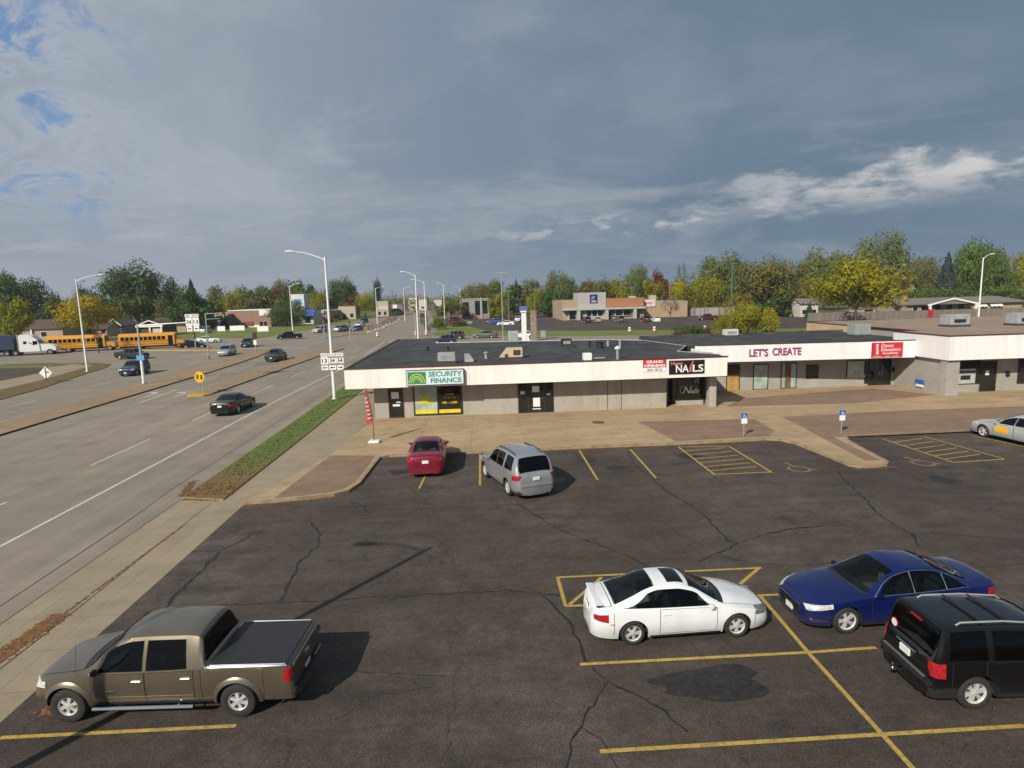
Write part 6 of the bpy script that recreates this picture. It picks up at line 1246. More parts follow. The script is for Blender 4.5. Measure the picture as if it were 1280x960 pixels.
for px, py_, wd, l in ((237, 414, 2.2, 'white banner sign on the lawn right of the signal mast'), (297, 413.3, 4.2, 'long white banner at the edge of the lawn'), (329, 414.5, 3.0, 'white board sign on the lawn right of the median signal')):
    x, y = G(px+ (40 if px == 237 else 0), py_+2); o = thing('banner_sign', l, 'sign', (x, y, 0)); b = MB(); b.box(-wd/2, wd/2, -.05, .05, .5, 1.9); b.build('panel', M['sign_white'], o); b = MB(); [b.tube([(d, .08, 0), (d, .08, 1.9)], .05, 6) for d in (-wd/2+.2, wd/2-.2)]; b.build('post', M['galv'], o)
o, w, zt = box_house('bank_tower', 'pale square tower with blue sign panel and dark side', 'building', 363, 380, 369, 405, 236, 4.2, mat('tower_panel', (.55, .53, .47), .7), 'flat', M['sign_white'], rz=R(-8))
b = MB(); b.box(-1.4, 1.35, -.12, 0, zt-3.4, zt-1.5); b.build('sign_panel', mat('bank_blue', (.04, .22, .55), .5), o)
o, w, zt = box_house('bank', 'bank with bright blue awning and white front below the tower', 'building', 377, 391, 388, 407, 230, 12, HM['whitew'], 'flat', M['sign_blue']); b = MB(); b.add([(-w-.6, -.1, 5.2), (w+.8, -.1, 5.2), (w+.8, -1.8, 3.0), (-w-.6, -1.8, 3.0), (-w-.6, -.1, 3.0), (w+.8, -.1, 3.0)], [(0, 1, 2, 3), (0, 3, 4), (1, 5, 2), (3, 2, 5, 4)]); b.build('awning', mat('awning_blue', (.02, .07, .33), .6), o); win(o, -1, 1, .4, 2.6)
o, w, zt = box_house('low_shop', 'long low brown canopy building right of the blue awning', 'shop building', 390, 418, 389, 400, 262, 14, HM['mauve'], 'flat', M['sign_white']); b = MB(); b.box(-w, w*.1, -.6, 0, zt-1.0, zt+.3); b.build('canopy', HM['cream'], o); win(o, -w+1, -w+4, .3, 2.2)
o, w, zt = box_house('house', 'cream house with arched door left of the round yellow green tree', 'house', 423, 444, 383, 396, 272, 10, HM['cream'], 'flat', HM['brown']); win(o, -1.9, -.7, .1, 2.4); win(o, 1.2, 2.6, .8, 2.4)
o, w, zt = box_house('house', 'two storey cream house right of the round yellow green tree', 'house', 470, 485, 377.5, 392, 300, 10, HM['cream'], 'flat', HM['whitew']); win(o, -2.0, -.9, .6, 2.3); win(o, .6, 1.8, .6, 2.3)
b = MB(); b.box(-w, w, -.2, 0, 3.2, 4.6); b.build('upper_band', HM['whitew'], o)
o, w, zt = box_house('shop', 'dark low shop with white sign ball beside the cream house', 'shop building', 486, 503, 381, 392, 315, 10, HM['mauve'], 'flat', HM['greyroof']); win(o, -2, 0, .4, 2.4); b = MB(); b.box(-1.4, .8, -.4, -.1, 3.4, 5.2); b.build('sign', M['sign_white'], o)
for k, (p0, p1, t, Y, l) in enumerate(((523, 533, 373, 420, 'tiny white building at the end of the road'), (542, 552, 373.5, 430, 'small pale building right of the road end'), (510, 520, 371, 440, 'tiny cream building among the trees at the road end'))): o, w, zt = box_house('house', l, 'house', p0, p1, t, 380, Y, 9, HM['whitew'], 'gable', HM['greyroof'], 1.5); win(o, -1, 1, 1, 2.2)
# clinic
o, w, zt = box_house('clinic', 'grey clinic building with dark window bays and brick base', 'building', 577, 611, 374.5, 391, 232, 15, mat('clinic_grey', (.27, .25, .225), .8), 'flat', M['galv_dull']); b = MB(); b.box(-w-.1, w+.1, -.1, 0, 0, 1.4); b.build('brick_base', HM['pink'], o)
win(o, -w+.3, -w+2.6, 1.7, zt-1.0); win(o, -.2, 1.7, .6, zt-.6); win(o, 2.6, w-.6, 1.8, zt-.6); b = MB(); b.box(1.75, 2.5, -.4, 0, 0, zt+.5); b.build('pilaster', M['galv'], o)
o = thing('gas_price_pylon', 'white pylon sign with blue head behind the flat roof', 'sign', (*G(655.5, 431), 0)); zb = AT(655.5, 388, 107)[1]
b = MB(); b.box(-.40, .40, -.3, .3, 0, zb-.4); b.build('column', M['sign_white'], o); b = MB(); b.box(-.70, .62, -.35, .35, zb-.3, zb+.75, 0, .05); b.build('head', mat('pylon_blue', (.12, .14, .36), .5), o); b = MB(); b.box(-.55, .45, -.37, -.352, zb-.28, zb-.02); b.build('lower_panel', M['sign_white'], o)
b = MB(); b.add([(.45, -.25, 0), (1.3, -.25, 0), (.45, -.25, 2.0), (.45, .25, 0), (1.3, .25, 0), (.45, .25, 2.0)], [(0, 1, 2), (3, 5, 4), (1, 4, 5, 2), (0, 2, 5, 3)]); b.build('brace', M['fascia'], o)
o = thing('stone_pillar', 'rough tan stone pillar beside the white pylon', 'pillar', (*G(667.5, 426), 0)); b = MB(); b.box(-.55, .55, -.5, .5, 0, 5.4, 0, .06); b.build('shaft', mat('tan_stone', (.24, .20, .145), .9, var=.35, scale=3), o); b = MB(); b.box(-.62, .62, -.56, .56, 5.4, 5.55); b.build('cap', M['curb'], o)
for (px, py_, l, hh) in ((679, 421.5, 'pale stacked block beside the stone pillar', 1.3),):
    x, y = G(px, py_); o = thing('utility_cabinet', l, 'cabinet', (x, y, 0)); b = MB(); b.box(-.5, .5, -.4, .4, 0, hh, 0, .05); b.build('case', M['galv_dull'], o); b = MB(); b.box(-.4, .4, -.43, -.40, .2, hh-.15); b.build('door', M['galv'], o)
# grocery store
YG = 196; Z = lambda px, py_: AT(px, py_, YG)
x0, zw = Z(703, 376); x1, zt = Z(805, 374); xc0, ztt = Z(722, 366); xc1, _ = Z(757, 366)
o = thing('grocery_store', 'tan grocery store with tall grey entrance panel and blue logo', 'store', (x0, YG, 0)); L_ = x1-x0
b = MB(); b.box(0, L_, 0, 26, -.1, zw); b.build('wall', mat('store_tan', (.33, .265, .18), .85), o); b = MB(); b.box(xc0-x0, xc1-x0, -.5, 9, 0, ztt); b.build('entrance_tower', mat('store_grey', (.36, .35, .34), .7), o)
b = MB(); b.box(xc1-x0+.01, L_-.3, -.3, 0.01, zw-2.4, zw+.35); b.build('brick_panel', mat('store_rust', (.34, .15, .07), .8), o)
b = MB(); b.box(-.2, L_+.1, -2.2, 0, zw-3.1, zw-2.5); b.build('canopy', mat('canopy_grey', (.40, .39, .37), .6), o)
for a, c in ((711, 720), (733, 739.5), (740, 746.5), (747, 754), (759, 768), (769, 778), (779, 789)): win(o, AT(a, 385, YG-.5)[0]-x0, AT(c, 385, YG-.5)[0]-x0, 1.0 if a > 730 else 0.1, zw-3.2, d=.55)
for a in (722, 757, 792): b = MB(); xx = AT(a, 385, YG)[0]-x0; b.box(xx-.5, xx+.5, -2.1, -.02, 0, zw-3.1); b.build('pier', mat('pier_pale', (.38, .37, .34), .7), o)
sx, sz = Z(741.5, 373.5); b = MB(); b.box(sx-x0-1.2, sx-x0+1.2, -.62, -.5, sz-1.35, sz+1.35); sg_ = b.build('logo_panel', mat('logo_navy', (.01, .02, .12), .4), o)
b = MB(); [b.box(sx-x0-1.25+a, sx-x0-1.25+c, -.63, -.51, sz-1.4+e, sz-1.4+f_) for a, c, e, f_ in ((0, .09, 0, 2.8), (2.41, 2.5, 0, 2.8), (.09, 2.41, 0, .09), (.09, 2.41, 2.71, 2.8))]; b.build('logo_border', M['sign_red'], sg_)
b = MB()
for k in range(4): b.tube([(sx-x0-.75+k*.26, -.66, sz-.3), (sx-x0-.55+k*.27, -.66, sz+.5), (sx-x0-.1+k*.2, -.66, sz+.95-.1*k)], .07, 5)
b.build('logo_mark', mat('logo_lightblue', (.12, .42, .75), .4), sg_); letters('lettering', [('ALDI', 0, 0, dict(size=.6, align='CENTER', width=1.5, height=.5, bold=.02))], M['sign_white'], sg_, (sx-x0, -.66, sz-1.05))
xr0, zr = Z(806, 379); xr1, _ = Z(862, 377)
b = MB(); b.box(xr0-x0, xr1-x0, 2, 26, -.1, zr); b.build('side_wing', mat('wing_tan', (.36, .27, .165), .85), o); b = MB(); b.box(xr0-x0-.1, xr1-x0+.1, 1.9, 26.1, zr, zr+.35); b.build('wing_roof', M['galv_dull'], o)
b = MB(); xb0, zb1 = Z(800, 375); xb1, zb0 = Z(825, 383); b.box(xb0-x0, xb1-x0-1, 1.7, 1.99, zb0, zb1); b.build('banner', mat('store_banner', (.62, .50, .48), .6, var=.3, scale=1.5), o); letters('lettering', [('NOW OPEN', 0, 0, dict(size=.8, width=(xb1-xb0)*.6, height=.8))], M['sign_red'], o, (xb0-x0+.4, 1.65, (zb0+zb1)/2-.4))
for px, py_ in ((795, 372), (821, 371)):
    xx, zz = Z(px, py_); b = MB(); b.box(xx-x0-1.0, xx-x0+1.0, 4, 6, zz-.9, zz+.5); b.build('roof_unit', HM['cream'], o)
# picket-grey fence right of the store and the long wooden fence
def fence(label, p0, p1, h, n, m, cat='fence'):
    p0, p1 = Vector(p0), Vector(p1); d = p1-p0; o = thing('wooden_fence', label, cat, (p0.x, p0.y, 0), math.atan2(d.y, d.x)); L__ = d.length; b = MB(); k = int(L__/.3); fr = random.Random(2)
    for i in range(k): x = i*L__/k; dz = fr.uniform(-.06, .06); b.box(x, x+L__/k-.02, -.02, .02, .05, h+dz, fr.choice((0, 0, 1)))
    b.build('board_panel', m, o)
    for i in range(int(L__/6)+1): b = MB(); b.box(i*6-.07, i*6+.07, .03, .17, 0, h+.1); b.build('post', M['wood'], o)
    return o
m1, m2 = mat('fence_board', (.165, .135, .115), .9, var=.3, scale=5), mat('fence_board_pale', (.20, .165, .14), .9, var=.3, scale=5)
fence('long weathered wooden fence below the ranch house and golden tree', (82, 149), (175, 136), 2.1, 0, [m1, m2]); fence('grey picket fence right of the grocery store', (xr1+.5, 201), (xr1+22, 197), 2.6, 0, [mat('picket_grey', (.30, .28, .26), .9), m2])
# ranch house
YH = 168; xa, zt = AT(1128, 384, YH); xb, _ = AT(1278, 379, YH); o = thing('ranch_house', 'long low ranch house with brown gabled porch and awnings', 'house', (xa, YH, 0)); w = xb-xa; zt = 3.0; zr_ = AT(1200, 371, YH+6)[1]
b = MB(); b.box(0, w, 0, 11, 0, zt); b.build('wall', HM['tan'], o); b = MB()
for s in (0, 1):
    y0, y1 = (-1.0, 5.5) if s == 0 else (12, 5.5); b.add([(-2, y0, zt-.2), (w+1, y0, zt-.2), (w-3, y1, zr_), (-1, y1, zr_), (-2, y0, zt-.4), (w+1, y0, zt-.4)], [(0, 1, 2, 3), (0, 4, 5, 1)])
b.build('roof', HM['greyroof'], o)
g0 = AT(1162, 384, YH-4)[0]-xa; g1 = AT(1222, 384, YH-4)[0]-xa; gm = (g0+g1)/2; gz = AT(1193, 372.5, YH-4)[1]
b = MB(); b.add([(g0-.5, -4, zt-.3), (gm, -4, gz), (g1+.5, -4, zt-.3), (g0-.5, 5, zt-.3), (gm, 5, gz), (g1+.5, 5, zt-.3)], [(0, 1, 4, 3), (1, 2, 5, 4)]); b.build('porch_roof', HM['greyroof'], o)
b = MB(); b.add([(g0, -3.7, zt-.3), (g1, -3.7, zt-.3), (gm, -3.7, gz-.3)], [(0, 1, 2)]); b.build('gable', HM['mauve'], o)
b = MB(); b.add([(g0-.6, -4.05, zt-.7), (g0-.6, -4.05, zt-.25), (gm, -4.05, gz+.1), (g1+.6, -4.05, zt-.25), (g1+.6, -4.05, zt-.7), (gm, -4.05, gz-.35)], [(0, 1, 2, 5), (5, 2, 3, 4)]); b.build('barge_board', M['sign_white'], o)
for xx in (g0, g1-.6): b = MB(); b.box(xx, xx+.6, -4, -3.6, 0, zt-.3); b.build('post', M['sign_white'], o)
for xx in np.linspace(g0+1.2, g1-2.4, 4): win(o, xx, xx+1.6, .9, zt-.5)
for xx in (3, 5.4, 8): win(o, xx, xx+1.5, .9, 2.2, d=.06)
for xx in (g1+2.0, g1+6.6):
    b = MB()
    for k in range(6): b.add([(xx+k*.6, -.05, 2.6), (xx+k*.6+.6, -.05, 2.6), (xx+k*.6+.6, -1.1, 1.55+(k % 2)*.12), (xx+k*.6, -1.1, 1.55+(k % 2)*.12)], [(0, 1, 2, 3)])
    b.build('awning', M['sign_white'], o)
b = MB(); b.box(-.5, .9, -.6, .5, 0, AT(1127, 370, YH)[1]); b.build('chimney', M['curb'], o)
o, w, zt = box_house('house', 'white house end peeping from the trees above the ranch roof', 'house', 1134, 1142, 362, 372, 205, 8, HM['whitew'], 'front', HM['greyroof'], 1.6); win(o, -.6, .6, 2.5, 4)
o, w, zt = box_house('shed', 'small white house with dark roof behind the fence, left of the golden tree', 'house', 1001, 1023, 379, 396, 172, 6, HM['whitew'], 'gable', HM['greyroof'], 1.3); win(o, -2, -1, .8, 2); win(o, 1, 2, .8, 2)
o, w, zt = box_house('shed', 'low cream garage right under the golden tree', 'garage', 1078, 1094, 387, 398, 165, 6, HM['cream'], 'flat', HM['greyroof']); win(o, -1.2, 1.2, .2, 2.2)
x, y = G(1107, 402); o = thing('equipment_frame', 'red upright steel frame standing before the wooden fence', 'equipment', (90, 118, 0)); b = MB(); [b.box(d-.12, d+.12, -.12, .12, 0, 3.6) for d in (-.38, .38)]; b.build('post', M['sign_red'], o); b = MB(); b.box(-.3, .3, -.1, .1, .5, 3.2); b.build('panel', mat('dark_red_panel', (.25, .03, .025), .6), o)
# ================================================================ trees
def foliage(name, c1, c2, c3=None):
    """leaf colour mottled between two or three hues by noise in the crown"""
    m, nt, b = _nt(name); L = nt.links
    tc = N(nt, 'TexCoord'); oi = N(nt, 'ObjectInfo')
    ad = N(nt, 'VectorMath', operation='ADD'); L.new(tc.outputs['Object'], ad.inputs[0]); L.new(oi.outputs['Location'], ad.inputs[1])
    n = N(nt, 'TexNoise', i_Scale=.45, i_Detail=3); L.new(ad.outputs[0], n.inputs['Vector'])
    n2 = N(nt, 'TexNoise', i_Scale=2.2, i_Detail=2); L.new(ad.outputs[0], n2.inputs['Vector'])
    r = N(nt, 'MapRange', i_1=.36, i_2=.64); L.new(n.outputs['Fac'], r.inputs[0])
    mx = N(nt, 'Mix', data_type='RGBA'); L.new(r.outputs[0], mx.inputs[0]); mx.inputs[6].default_value = (*c1, 1); mx.inputs[7].default_value = (*c2, 1)
    r2 = N(nt, 'MapRange', i_1=.40, i_2=.72); L.new(n2.outputs['Fac'], r2.inputs[0])
    mx2 = N(nt, 'Mix', data_type='RGBA'); L.new(r2.outputs[0], mx2.inputs[0]); L.new(mx.outputs[2], mx2.inputs[6]); mx2.inputs[7].default_value = (*(c3 or [v*.6 for v in c1]), 1)
    L.new(mx2.outputs[2], b.inputs['Base Color']); b.inputs['Roughness'].default_value = .75; b.inputs['Specular IOR Level'].default_value = .2
    tr = N(nt, 'BsdfTranslucent'); L.new(mx2.outputs[2], tr.inputs['Color']); ms = N(nt, 'MixShader', i_0=.32)
    L.new(b.outputs[0], ms.inputs[1]); L.new(tr.outputs[0], ms.inputs[2]); L.new(ms.outputs[0], nt.nodes['Material Output'].inputs['Surface'])
    return m
FO = {'dark': foliage('leaf_dark_green', (0.077, 0.128, 0.036), (0.115, 0.167, 0.046)), 'mid': foliage('leaf_mid_green', (0.105, 0.168, 0.038), (0.157, 0.199, 0.051)), 'grey': foliage('leaf_grey_green', (0.141, 0.176, 0.055), (0.097, 0.132, 0.034), (0.185, 0.212, 0.066)),
      'olive': foliage('leaf_olive', (0.157, 0.168, 0.042), (0.116, 0.138, 0.038), (0.199, 0.157, 0.047)), 'yellow': foliage('leaf_golden', (0.483, 0.336, 0.014), (0.354, 0.286, 0.017), (0.209, 0.202, 0.020)), 'yelgreen': foliage('leaf_yellow_green', (0.258, 0.260, 0.021), (0.161, 0.202, 0.021), (0.322, 0.269, 0.024)),
      'gold': foliage('leaf_old_gold', (0.314, 0.281, 0.016), (0.252, 0.236, 0.018), (0.143, 0.149, 0.016)), 'red': foliage('leaf_red', (0.224, 0.045, 0.031), (0.154, 0.049, 0.031)), 'brown': foliage('leaf_russet', (0.176, 0.104, 0.047), (0.143, 0.114, 0.043), (0.101, 0.076, 0.034)), 'spruce': foliage('leaf_spruce', (0.044, 0.075, 0.048), (0.065, 0.099, 0.065)),
      'bluespruce': foliage('leaf_blue_spruce', (0.063, 0.091, 0.081), (0.045, 0.070, 0.059)), 'bright': foliage('leaf_bright_green', (0.153, 0.217, 0.032), (0.097, 0.161, 0.029), (0.064, 0.105, 0.024)), 'orange': foliage('leaf_orange_yellow', (0.336, 0.176, 0.023), (0.269, 0.210, 0.020), (0.168, 0.168, 0.020)), 'tanleaf': foliage('leaf_tan', (0.238, 0.175, 0.077), (0.168, 0.140, 0.063), (0.280, 0.210, 0.098))}
M['bark'] = mat('bark', (.075, .058, .045), .95, var=.3, scale=6)
def crown_mesh(seed, kind='round', leaves=4200, lobes=16, size=.055, gap=.0):
    """unit crown: radius about 1 across, 0..1 high, of leaf clumps spread over lobes"""
    rg = random.Random(seed); V = []; Fc = []
    if kind == 'cone':
        for k in range(leaves):
            z = rg.random()**1.35; rad = (1-z**1.5)*.92*(.80+.2*math.sin(z*42))+.05; a = rg.uniform(0, 6.283); rr = rad*rg.random()**.35*(1+.12*noise.noise((math.cos(a)*2, math.sin(a)*2, z*5+seed)))
            c = Vector((rr*math.cos(a), rr*math.sin(a), z-.06*rr)); n = Vector((math.cos(a), math.sin(a), .5))
            _leaf(V, Fc, c, n, rg, size*(.7+.5*rg.random()))
    else:
        L_ = []
        for k in range(lobes):
            z = rg.uniform(.14, .86); p = math.sqrt(max(0.0, 1-((z-.46)/.50)**2))
            a = rg.uniform(0, 6.283); d = .74*max(p, .1)*rg.random()**.42
            L_.append((Vector((d*math.cos(a), d*math.sin(a), z)), rg.uniform(.24, .42)*(.75 if kind == 'sparse' else 1)))
        L_.append((Vector((0, 0, .55)), .5 if kind != 'sparse' else .3))
        for k in range(leaves):
            c0, r0 = L_[int(rg.random()*len(L_))]
            v = Vector((rg.gauss(0, 1), rg.gauss(0, 1), rg.gauss(0, 1))).normalized(); t = rg.random()**.4
            nv = noise.noise(v*2.4+c0*3+Vector((seed, 0, 0)))
            if nv < -.25+gap: continue
            rr = r0*t*(1+.45*nv); p = c0+Vector((v.x*rr, v.y*rr, v.z*rr*.62))
            if p.z < .02: continue
            _leaf(V, Fc, p, (v*1.0+Vector((0, 0, .25))), rg, size*(.6+.8*rg.random()))
    return V, Fc
def _leaf(V, Fc, c, n, rg, s):
    n = (n.normalized()+Vector((rg.uniform(-.7, .7), rg.uniform(-.7, .7), rg.uniform(-.7, .7)))).normalized()
    u = n.orthogonal().normalized(); w = n.cross(u); a = rg.uniform(0, 3.14); u, w = u*math.cos(a)+w*math.sin(a), w*math.cos(a)-u*math.sin(a)
    k = len(V); e = rg.uniform(.5, .9)
    V.extend([c-u*s, c+w*s*e*.6-u*s*.1, c+u*s, c-w*s*e*.6+u*s*.1]); Fc.append((k, k+1, k+2, k+3))
def mesh_of(name, V, Fc):
    me = bpy.data.meshes.new(name); me.from_pydata([tuple(v) for v in V], [], Fc); me.materials.append(FO['mid']); return me
CR = {}
for i in range(4): CR['round%d' % i] = mesh_of('crown', *crown_mesh(11+i, 'round', 5200, 20, .050))
for i in range(2): CR['loose%d' % i] = mesh_of('crown', *crown_mesh(41+i, 'round', 4200, 26, .046, .12))
CR['sparse'] = mesh_of('crown', *crown_mesh(61, 'sparse', 1700, 24, .032, .1)); CR['cone'] = mesh_of('crown', *crown_mesh(71, 'cone', 3600, size=.075)); CR['big0'] = mesh_of('crown', *crown_mesh(81, 'round', 11000, 30, .034)); CR['big1'] = mesh_of('crown', *crown_mesh(85, 'round', 10000, 34, .034, .08)); CR['ball'] = mesh_of('crown', *crown_mesh(91, 'round', 5200, 40, .040))
def trunk_mesh(seed, wide=.03):
    rg = random.Random(seed); b = MB(); b.tube([(0, 0, -.02), (.01, 0, .2), (.0, .01, .45), (.02, 0, .8)], [wide, wide*.8, wide*.6, wide*.15], 8)
    for k in range(9):
        a = k*2.4+rg.uniform(-.3, .3); z = rg.uniform(.16, .5); l = rg.uniform(.2, .36); p = Vector((0, 0, z)); b.tube([p, p+Vector((math.cos(a)*l*.5, math.sin(a)*l*.5, l*.5)), p+Vector((math.cos(a)*l, math.sin(a)*l, l*1.05))], [wide*.5, wide*.32, wide*.08], 6)
    me = bpy.data.meshes.new('trunk'); me.from_pydata(b.v, [], b.f); me.materials.append(M['bark']); me.polygons.foreach_set('use_smooth', b.sm); return me
TR = [trunk_mesh(i, w) for i, w in enumerate((.026, .03, .022, .035))]
tn = [0]
def tree(label, px, ptop, wpx, Y, col, kind='round', base=.14, name='tree', squash=1.0, group='trees round the shops', cat='tree', zb=None):
    """stand a tree where the photograph shows its top at px, ptop and its crown wpx wide, at distance Y"""
    tn[0] += 1; X, zt = AT(px, ptop, Y); Xl, _ = AT(px-wpx/2, ptop, Y); Xr, _ = AT(px+wpx/2, ptop, Y); w = (Xr-Xl)/2*1.12
    if kind in ('round', 'loose'): kind = kind+str(tn[0] % (4 if kind == 'round' else 2))
    o = thing(name, label, cat, (X, Y, 0), R(tn[0]*77 % 360), group)
    z0_ = zt*base; c = bpy.data.objects.new('crown', CR[kind]); COL.objects.link(c); c.parent = o
    k = 1.0 if kind != 'cone' else .98
    zmax = 1.0
    zmax = float(np.percentile([v.co.z for v in CR[kind].vertices], 99.3)) if not CR[kind].get('zm') else CR[kind]['zm']; CR[kind]['zm'] = zmax
    c.scale = (w/.98*k, w/.98*k*squash, (zt-z0_)/zmax); c.location.z = z0_; c.material_slots[0].link = 'OBJECT'; c.material_slots[0].material = FO[col]
    t = bpy.data.objects.new('trunk', TR[tn[0] % 4]); COL.objects.link(t); t.parent = o; t.scale = (zt*.9, zt*.9, zt*.92)
    return o
T = tree
# left
T('big dark green tree at the left edge of the photo', 22, 347, 78, 205, 'dark', 'big0'); T('dark flat topped tree cut by the left edge', 2, 342, 36, 215, 'dark', 'round'); T('yellow green tree at the far left before the brown roof', 8, 376, 58, 150, 'yelgreen', 'round', .2); T('grey green tree above the brown roofed house', 66, 371, 46, 195, 'dark', 'round')
T('golden tree behind the left street lamp', 104, 369, 74, 160, 'yellow', 'big1', .26); T('dark evergreen peeking over the golden tree', 106, 358, 34, 235, 'spruce', 'loose', .1); T('tallest broad dark green tree left of the centre, behind the school buses', 166, 333, 88, 222, 'dark', 'big0', .1); T('dark tree low between the golden and the broad green tree', 133, 372, 32, 228, 'dark')
T('narrow dark evergreen right of the broad green tree', 214, 350, 26, 245, 'spruce', 'round', .06); T('pointed dark spruce left of the signal mast', 238, 351, 30, 250, 'spruce', 'cone', .05, 'spruce_tree'); T('dark leafy tree behind the large white route sign', 238, 363, 56, 200, 'dark', 'round', .1); T('brownish tree against the spruces over the carport', 204, 372, 28, 210, 'olive', 'loose')
T('olive tree first from the left over the brick building', 272, 359, 44, 262, 'olive'); T('yellow tinged tree above the orange canopy', 292, 362, 34, 250, 'yelgreen', 'loose'); T('olive green tree above the pink brick wall', 312, 360, 40, 265, 'olive'); T('dark topped tree behind the brick wall right end', 330, 358, 34, 270, 'mid'); T('russet tree left above the bank', 341, 357, 24, 268, 'brown', 'loose')
T('tall olive green tree left behind the bank tower', 358, 351, 46, 290, 'olive', 'big1'); T('tall mid green tree right behind the bank tower', 381, 352, 36, 285, 'mid'); T('dense dark tree standing in front of the bank tower', 357, 377, 52, 216, 'dark', 'big1', .05); T('yellowish tree right of the bank tower', 396, 364, 26, 275, 'yelgreen', 'loose'); T('dark green tree behind the tall white lamp', 424, 349, 44, 300, 'dark', 'big0'); T('russet tree left of the round yellow green tree', 438, 362, 26, 298, 'brown', 'round'); T('reddish brown low tree by the cream house', 415, 386, 22, 258, 'brown', 'loose', .05)
T('round yellow green tree beside the road', 455, 366, 29, 278, 'yelgreen', 'ball', .12); T('tall dark conifer far behind the cream house', 471, 349, 15, 380, 'spruce', 'loose', .08, 'conifer_tree')
# centre
T('olive tree left of the clinic', 563, 376, 38, 228, 'olive', 'round', .2); T('red brown shrub by the clinic lot corner', 573, 401, 26, 178, 'brown', 'ball', .0, 'shrub', cat='shrub'); T('green tree behind the clinic left part', 592, 355, 44, 268, 'olive', 'big1'); T('mid green tree behind the clinic right part', 617, 351, 40, 285, 'mid', 'round'); T('yellow green tree right of the clinic', 622, 366, 28, 215, 'yelgreen', 'round', .1); T('dark tree behind the twin utility poles', 641, 356, 34, 262, 'dark', 'round', .05); T('small dark spruce above the sign pillar', 645, 349, 10, 310, 'spruce', 'cone', .05, 'spruce_tree'); T('round green tree above the white pylon sign', 663, 350, 26, 300, 'mid')
T('yellow green tree behind the stone pillar', 668, 362, 30, 232, 'yelgreen', 'loose', .05); T('tall sunlit tree left of the grocery store', 699, 340, 38, 238, 'grey', 'big1', .08); T('dark green tree against the tall sunlit tree', 713, 349, 26, 236, 'mid', 'round', .05); T('dark low tree at the left corner of the store', 690, 365, 34, 230, 'dark', 'round', .02); T('russet tree rising behind the store entrance', 731, 350, 24, 262, 'brown', 'loose'); T('yellow olive tree above the store logo', 752, 349, 36, 255, 'olive', 'loose'); T('yellow tree over the rust brick panel', 771, 350, 30, 252, 'yelgreen'); T('grey green willow like tree behind the store', 796, 333, 44, 268, 'grey', 'big1'); T('red maple above the store side wing', 825, 340, 27, 262, 'red', 'round'); T('golden tree right above the store banner', 815, 350, 30, 248, 'gold', 'round'); T('thin sparse grey tree with open branches', 852, 329, 20, 275, 'grey', 'sparse')
T('small tan half bare tree before the store side wing', 838, 371, 27, 178, 'tanleaf', 'sparse', .15); T('broad golden tree behind the dark wine pickup', 876, 348, 66, 218, 'gold', 'big1', .12); T('smaller golden tree in front of the picket fence', 851, 352, 34, 226, 'yellow', 'round', .1); T('large grey green tree behind the golden trees', 902, 320, 66, 240, 'grey', 'big0', .05)
T('thin orange yellow tree around the teal pole', 921, 366, 44, 133, 'orange', 'sparse', .1); T('bushy yellow green small tree behind the recessed shop roof', 934, 380, 62, 110, 'yelgreen', 'big1', .0); T('lower yellow green bush left of the bushy small tree', 909, 393, 36, 108, 'gold', 'big1', .0, 'shrub', cat='shrub'); T('golden bush right behind the white roof unit', 960, 386, 26, 113, 'yellow', 'round', .02)
T('wide dark olive tree behind the wooden fence', 948, 326, 80, 185, 'olive', 'big0', .08); T('dark olive tree right of the widest olive one', 990, 329, 56, 190, 'olive', 'big1', .08); T('yellowish green tree left behind the big golden tree', 1032, 314, 66, 215, 'grey', 'big0', .05); T('very tall grey green tree above the big golden tree', 1100, 294, 78, 235, 'grey', 'big1', .05); T('big golden tree with forked trunk behind the yellow brick wall', 1074, 320, 104, 127, 'gold', 'big1', .24)
T('small dark conifer beside the white house behind the fence', 1012, 378, 12, 166, 'spruce', 'cone', .03, 'conifer_tree'); T('dark tree under the widest olive crown', 970, 372, 50, 178, 'dark', 'round', .0)
T('purple brown tree between the golden tree and the spruce', 1132, 346, 22, 200, 'brown', 'loose', .05); T('olive tree left of the blue spruce', 1156, 323, 46, 225, 'olive', 'big1'); T('blue spruce above the ranch house roof', 1186, 318, 34, 190, 'bluespruce', 'cone', .02, 'spruce_tree'); T('bright green tree behind the ranch house', 1214, 305, 74, 215, 'bright', 'big0', .03); T('dark green trees mass right of the slim lamp', 1240, 318, 56, 205, 'mid', 'big1', .03); T('yellow topped olive tree at the right edge', 1268, 319, 50, 228, 'gold', 'round', .05); T('green bush hedge left above the ranch roof', 1146, 360, 46, 186, 'bright', 'ball', .0, 'shrub', cat='shrub'); T('green bush hedge right above the ranch roof', 1190, 356, 54, 188, 'mid', 'ball', .0, 'shrub', cat='shrub'); T('dark bush filling the right edge above the awnings', 1262, 356, 60, 195, 'mid', 'ball', .0, 'shrub', cat='shrub')
T('dark clipped round shrub beyond the flat roofs', 860, 406, 44, 106, 'dark', 'ball', .0, 'shrub', cat='shrub'); T('rusty low shrub beside the dark clipped shrub', 880, 409, 22, 112, 'brown', 'ball', .0, 'shrub', cat='shrub'); T('autumn red planting at the junction corner below the lamps', 530, 393, 13, 172, 'brown', 'sparse', .05, 'shrub', cat='shrub'); T('green planting at the junction corner by the grass', 536, 404, 14, 150, 'mid', 'sparse', .0, 'shrub', cat='shrub'); T('green bush on the lawn bank by the far lamp posts', 549, 397, 22, 165, 'bright', 'ball', .0, 'shrub', cat='shrub'); T('small green shrub below the cream house at the road', 494, 389, 14, 300, 'mid', 'ball', .0, 'shrub', cat='shrub')
T('small bare street tree before the first school bus', 119, 404, 14, 118, 'brown', 'sparse', .3)
